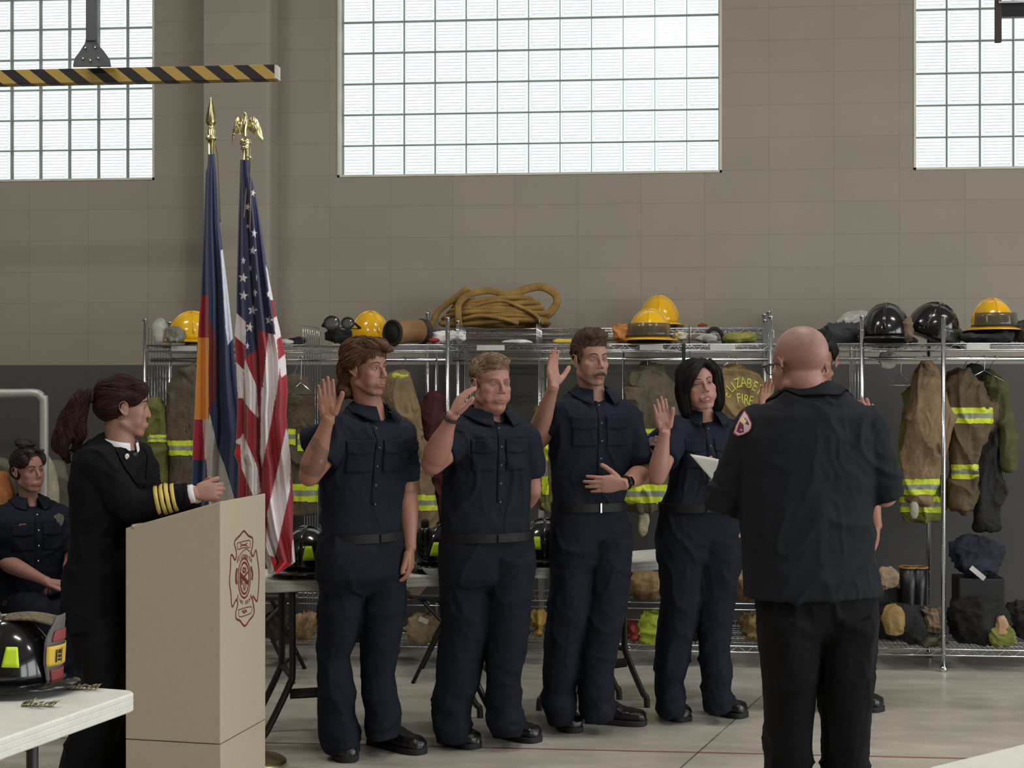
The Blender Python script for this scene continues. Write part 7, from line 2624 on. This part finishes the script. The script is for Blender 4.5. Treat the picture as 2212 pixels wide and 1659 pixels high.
pn = hh[0] - rr * .012 if hh[0] is not None else pn
m = MB(); m.lathe([(0, 0), (.0115, 0), (.0115, .003), (.008, .004), (0, .004)], pn, M=Matrix((cxx, UP, -FWD)).transposed(), n=20); m.build('lapel_pin', M_WHITE, r_)
m = MB(); m.lathe([(0, .0038), (.006, .0038), (.005, .006), (0, .006)], pn, M=Matrix((cxx, UP, -FWD)).transposed(), n=16); m.build('pin_centre', M_GOLD, r_)
m = MB(); q = H(0, -.128, .038)
m.tube([q + i_['fr'][0] * .026 * math.cos(t) + i_['fr'][2] * .026 * math.sin(t) for t in np.linspace(0, 2 * math.pi, 21)[:-1]], .006, n=8, loop=True); m.build('hair_tie', M_STRAPK, r_)
m = MB(); m.ell(H(.082, .002, -.036), (.002, .002, .002)); m.build('earring', M_SILV, r_)

# ---- seated woman by the left edge
P8 = dict(
    label='seated woman with a hair bun, sunglasses on her head and a silver badge', d=8.1, yaw=34, seed=8, skin=(183, 132, 116), vox=.0034,
    head=dict(c=(62, 1016, -.02), a=50, pitch=2, roll=-3, S=.98, hair=(52, 38, 36), iris=(70, 60, 56), lips=lin((164, 92, 90)), lash=.001,
              styles=[dict(shapes=[('e', (0, -.024, .048), (.079, .097, .076)), ('e', (0, -.05, .0), (.074, .062, .055)), ('e', (.053, .03, .058), (.024, .045, .04)), ('e', (-.053, .03, .058), (.024, .045, .04)), ('e', (0, -.03, .14), (.042, .036, .024)), ('e', (.03, -.04, .15), (.02, .02, .02)), ('e', (.0, -.03, .12), (.03, .03, .02)), ('e', (-.02, .0, .138), (.03, .02, .012))],
                           flow=lambda p: v3(p.x * 2, -1, .3), n=360, seed=12, amp=.003, slen=10, step=.012, r=.0018)]),
    neck=(62, 1080, .02), neckr=.048, pelvis=(66, 1290, .02), chest=(80, 1120, -.1), bm=M_SILV,
    torso=[(1076, 40, 92), (1086, 18, 116), (1098, 2, 134), (1120, -10, 146), (1155, -12, 150), (1200, -6, 144), (1245, 2, 136), (1280, 6, 134), (1298, 6, 134)],
    armR=dict(sh=(8, 1112, -.06), el=(6, 1212, -.1), wr=(100, 1256, -.34), st=.82, sr=(.062, .062), S=.95, hand=dict(d=(1, -.2, -.08), n=(0, .1, -1), t=(.2, -1, .1), curls=(24, 26, 28, 30), thumb=(20, 12), S=.88)),
    armL=dict(sh=(138, 1116, .06), el=(156, 1212, .02), wr=(150, 1258, -.28), st=.82, sr=(.06, .06), S=.95, hand=dict(d=(-.8, -.4, -.05), n=(0, .0, -1), t=(0, 1, .1), curls=(26, 28, 30, 32), thumb=(20, 12), S=.88)),
    belt=None, open=22,
    legs=dict(legs=[], caps=[((36, 1298, .05), (86, 1326, -.42), .1, .078), ((96, 1298, .08), (140, 1322, -.36), .098, .076), ((60, 1296, .06), (72, 1296, .06), .13, .13), ((86, 1328, -.42), (96, 1500, -.42), .074, .068), ((140, 1324, -.36), (150, 1500, -.38), .072, .066)]),
    feet=[((92, 1520), (122, 1536)), ((150, 1516), (182, 1530))])
r_, b_, i_ = build_person(P8)
H, J, cf_, cxx, fr = i_['H'], i_['J'], i_['cf'], i_['cx'], i_['fr']
rr = (P(127, 1125, 1.0) - CAM).normalized(); hh = b_.ray_cast(CAM, rr)
if hh[0] is not None:
    c_ = hh[0] - rr * .004
    m = MB(); z_ = -rr
    xx = z_.cross(UP).normalized() * -1
    poly2 = [(0, .042), (.01, .034), (.024, .03), (.028, .01), (.022, -.016), (0, -.042), (-.022, -.016), (-.028, .01), (-.024, .03), (-.01, .034)]
    m.prism([c_ + xx * a * .95 + UP * b for a, b in poly2], z_ * .004)
    m.build('badge', M_SILV, r_, smooth=False)
    m = MB()
    for rad in (.008, .015):
        m.tube([c_ + z_ * .0045 + xx * rad * math.cos(t) + UP * rad * math.sin(t) * 1.1 for t in np.linspace(0, 2 * math.pi, 17)[:-1]], .0012, n=5, loop=True)
    for a, b in ((-.012, .026), (.0, .032), (.012, .026), (-.01, -.024), (.008, -.026)):
        m.ell(c_ + z_ * .005 + xx * a + UP * b, (.003, .003, .003), nu=8, nv=6)
    m.build('badge_relief', mat('badge_dark', (96, 94, 88), .4, .8), r_)
rr = (P(49, 1133, 1.0) - CAM).normalized(); hh = b_.ray_cast(CAM, rr)
if hh[0] is not None:
    m = MB(); m.box(hh[0] - rr * .004, (.036, .004, .009), M=Matrix((cxx, cf_, UP)).transposed()); m.build('name_bar', mat('name_bar_copper', (196, 120, 96), .35, .7), r_, smooth=False)
m = MB()
for s in (-1, 1):
    m.tube([H(s * (.034 + .026 * math.cos(t)), .058 + .012 * math.sin(t), .104 + .012 * math.sin(t)) for t in np.linspace(0, 2 * math.pi, 21)[:-1]], .002, n=6, loop=True)
    m.tube([H(s * .06, .055, .106), H(s * .083, .01, .075), H(s * .084, -.03, .05)], .002, n=6)
m.tube([H(-.01, .064, .11), H(.01, .064, .11)], .002, n=6)
g_ = m.build('sunglasses', mat('sunglass_frame', (40, 40, 44), .2, .4), r_)
m = MB()
for s in (-1, 1):
    m.ell(H(s * .034, .062, .106), (.024, .008, .012), nu=16, nv=8)
m.build('lens', mat('sunglass_lens', (70, 76, 86), .06, .6), g_)

# ---- person cut off by the left edge
P9 = dict(
    label='seated person in dark clothes, only a sleeve, hand and knee showing at the left edge', d=7.75, yaw=35, seed=9, skin=(176, 126, 106), sm=M_CHAR, tm=M_BLACKT, vox=.004,
    head=dict(c=(-110, 980, 0), a=40, S=1.0, hair=(60, 46, 40), styles=[dict(shapes=[('e', (0, -.02, .06), (.079, .097, .074))], flow=back, n=120, seed=13)]),
    neck=(-110, 1050, .02), pelvis=(-100, 1300, .02), chest=(-90, 1100, -.1),
    torso=[(1045, -135, -85), (1056, -160, -60), (1070, -180, -45), (1095, -190, -36), (1150, -188, -38), (1200, -184, -44), (1260, -178, -40), (1295, -176, -40), (1310, -176, -40)],
    armR=dict(sh=(-178, 1090, -.1), el=(-178, 1210, -.1), wr=(-90, 1275, -.3), long=True, sr=(.065, .06), hand=dict(d=(1, -.2, 0), n=(0, 0, -1), t=(0, -1, 0), curls=(20, 22, 24, 26), S=.95)),
    armL=dict(sh=(-44, 1096, .0), el=(0, 1232, -.05), wr=(-28, 1275, -.3), long=True, cuff=.72, sr=(.068, .068), cr=.055, hand=dict(d=(.55, -.6, -.1), n=(0, 0, -1), t=(0, -1, .1), curls=(26, 28, 30, 32), thumb=(24, 14), S=.95)),
    legs=dict(legs=[], caps=[((-150, 1315, 0), (-100, 1345, -.48), .1, .08), ((-80, 1315, .02), (-22, 1348, -.45), .1, .08), ((-110, 1308, .02), (-95, 1308, .02), .13, .13), ((-100, 1348, -.48), (-90, 1540, -.48), .075, .068), ((-22, 1350, -.45), (-12, 1540, -.45), .075, .068)]),
    feet=[((-95, 1550), (-60, 1568)), ((-14, 1545), (20, 1562))])
DX9 = -58
for k_ in ('neck', 'pelvis', 'chest'):
    P9[k_] = (P9[k_][0] + DX9, *P9[k_][1:])
P9['head']['c'] = (P9['head']['c'][0] + DX9, *P9['head']['c'][1:])
P9['torso'] = [(y, a + DX9, b + DX9) for y, a, b in P9['torso']]
for k_ in ('armR', 'armL'):
    for q_ in ('sh', 'el', 'wr'):
        P9[k_][q_] = (P9[k_][q_][0] + DX9 + (24 if (k_ == 'armL' and q_ != 'sh') else 0), *P9[k_][q_][1:])
P9['legs']['caps'] = [((a[0] + DX9 + 10, *a[1:]), (b[0] + DX9 + 10, *b[1:]), c, d_) for a, b, c, d_ in P9['legs']['caps']]
P9['feet'] = [((a[0] + DX9 + 10, a[1]), (b[0] + DX9 + 10, b[1])) for a, b in P9['feet']]
build_person(P9)
folding_chair(V(*P(66, 1300, 8.2).xy, 0) + FWD * .02, YAW + math.radians(-34 + 0) * -1, 'black folding chair under the seated woman with the bun')
folding_chair(V(*P(-158, 1300, 7.82).xy, 0), YAW + math.radians(34), 'black folding chair under the person at the left edge')
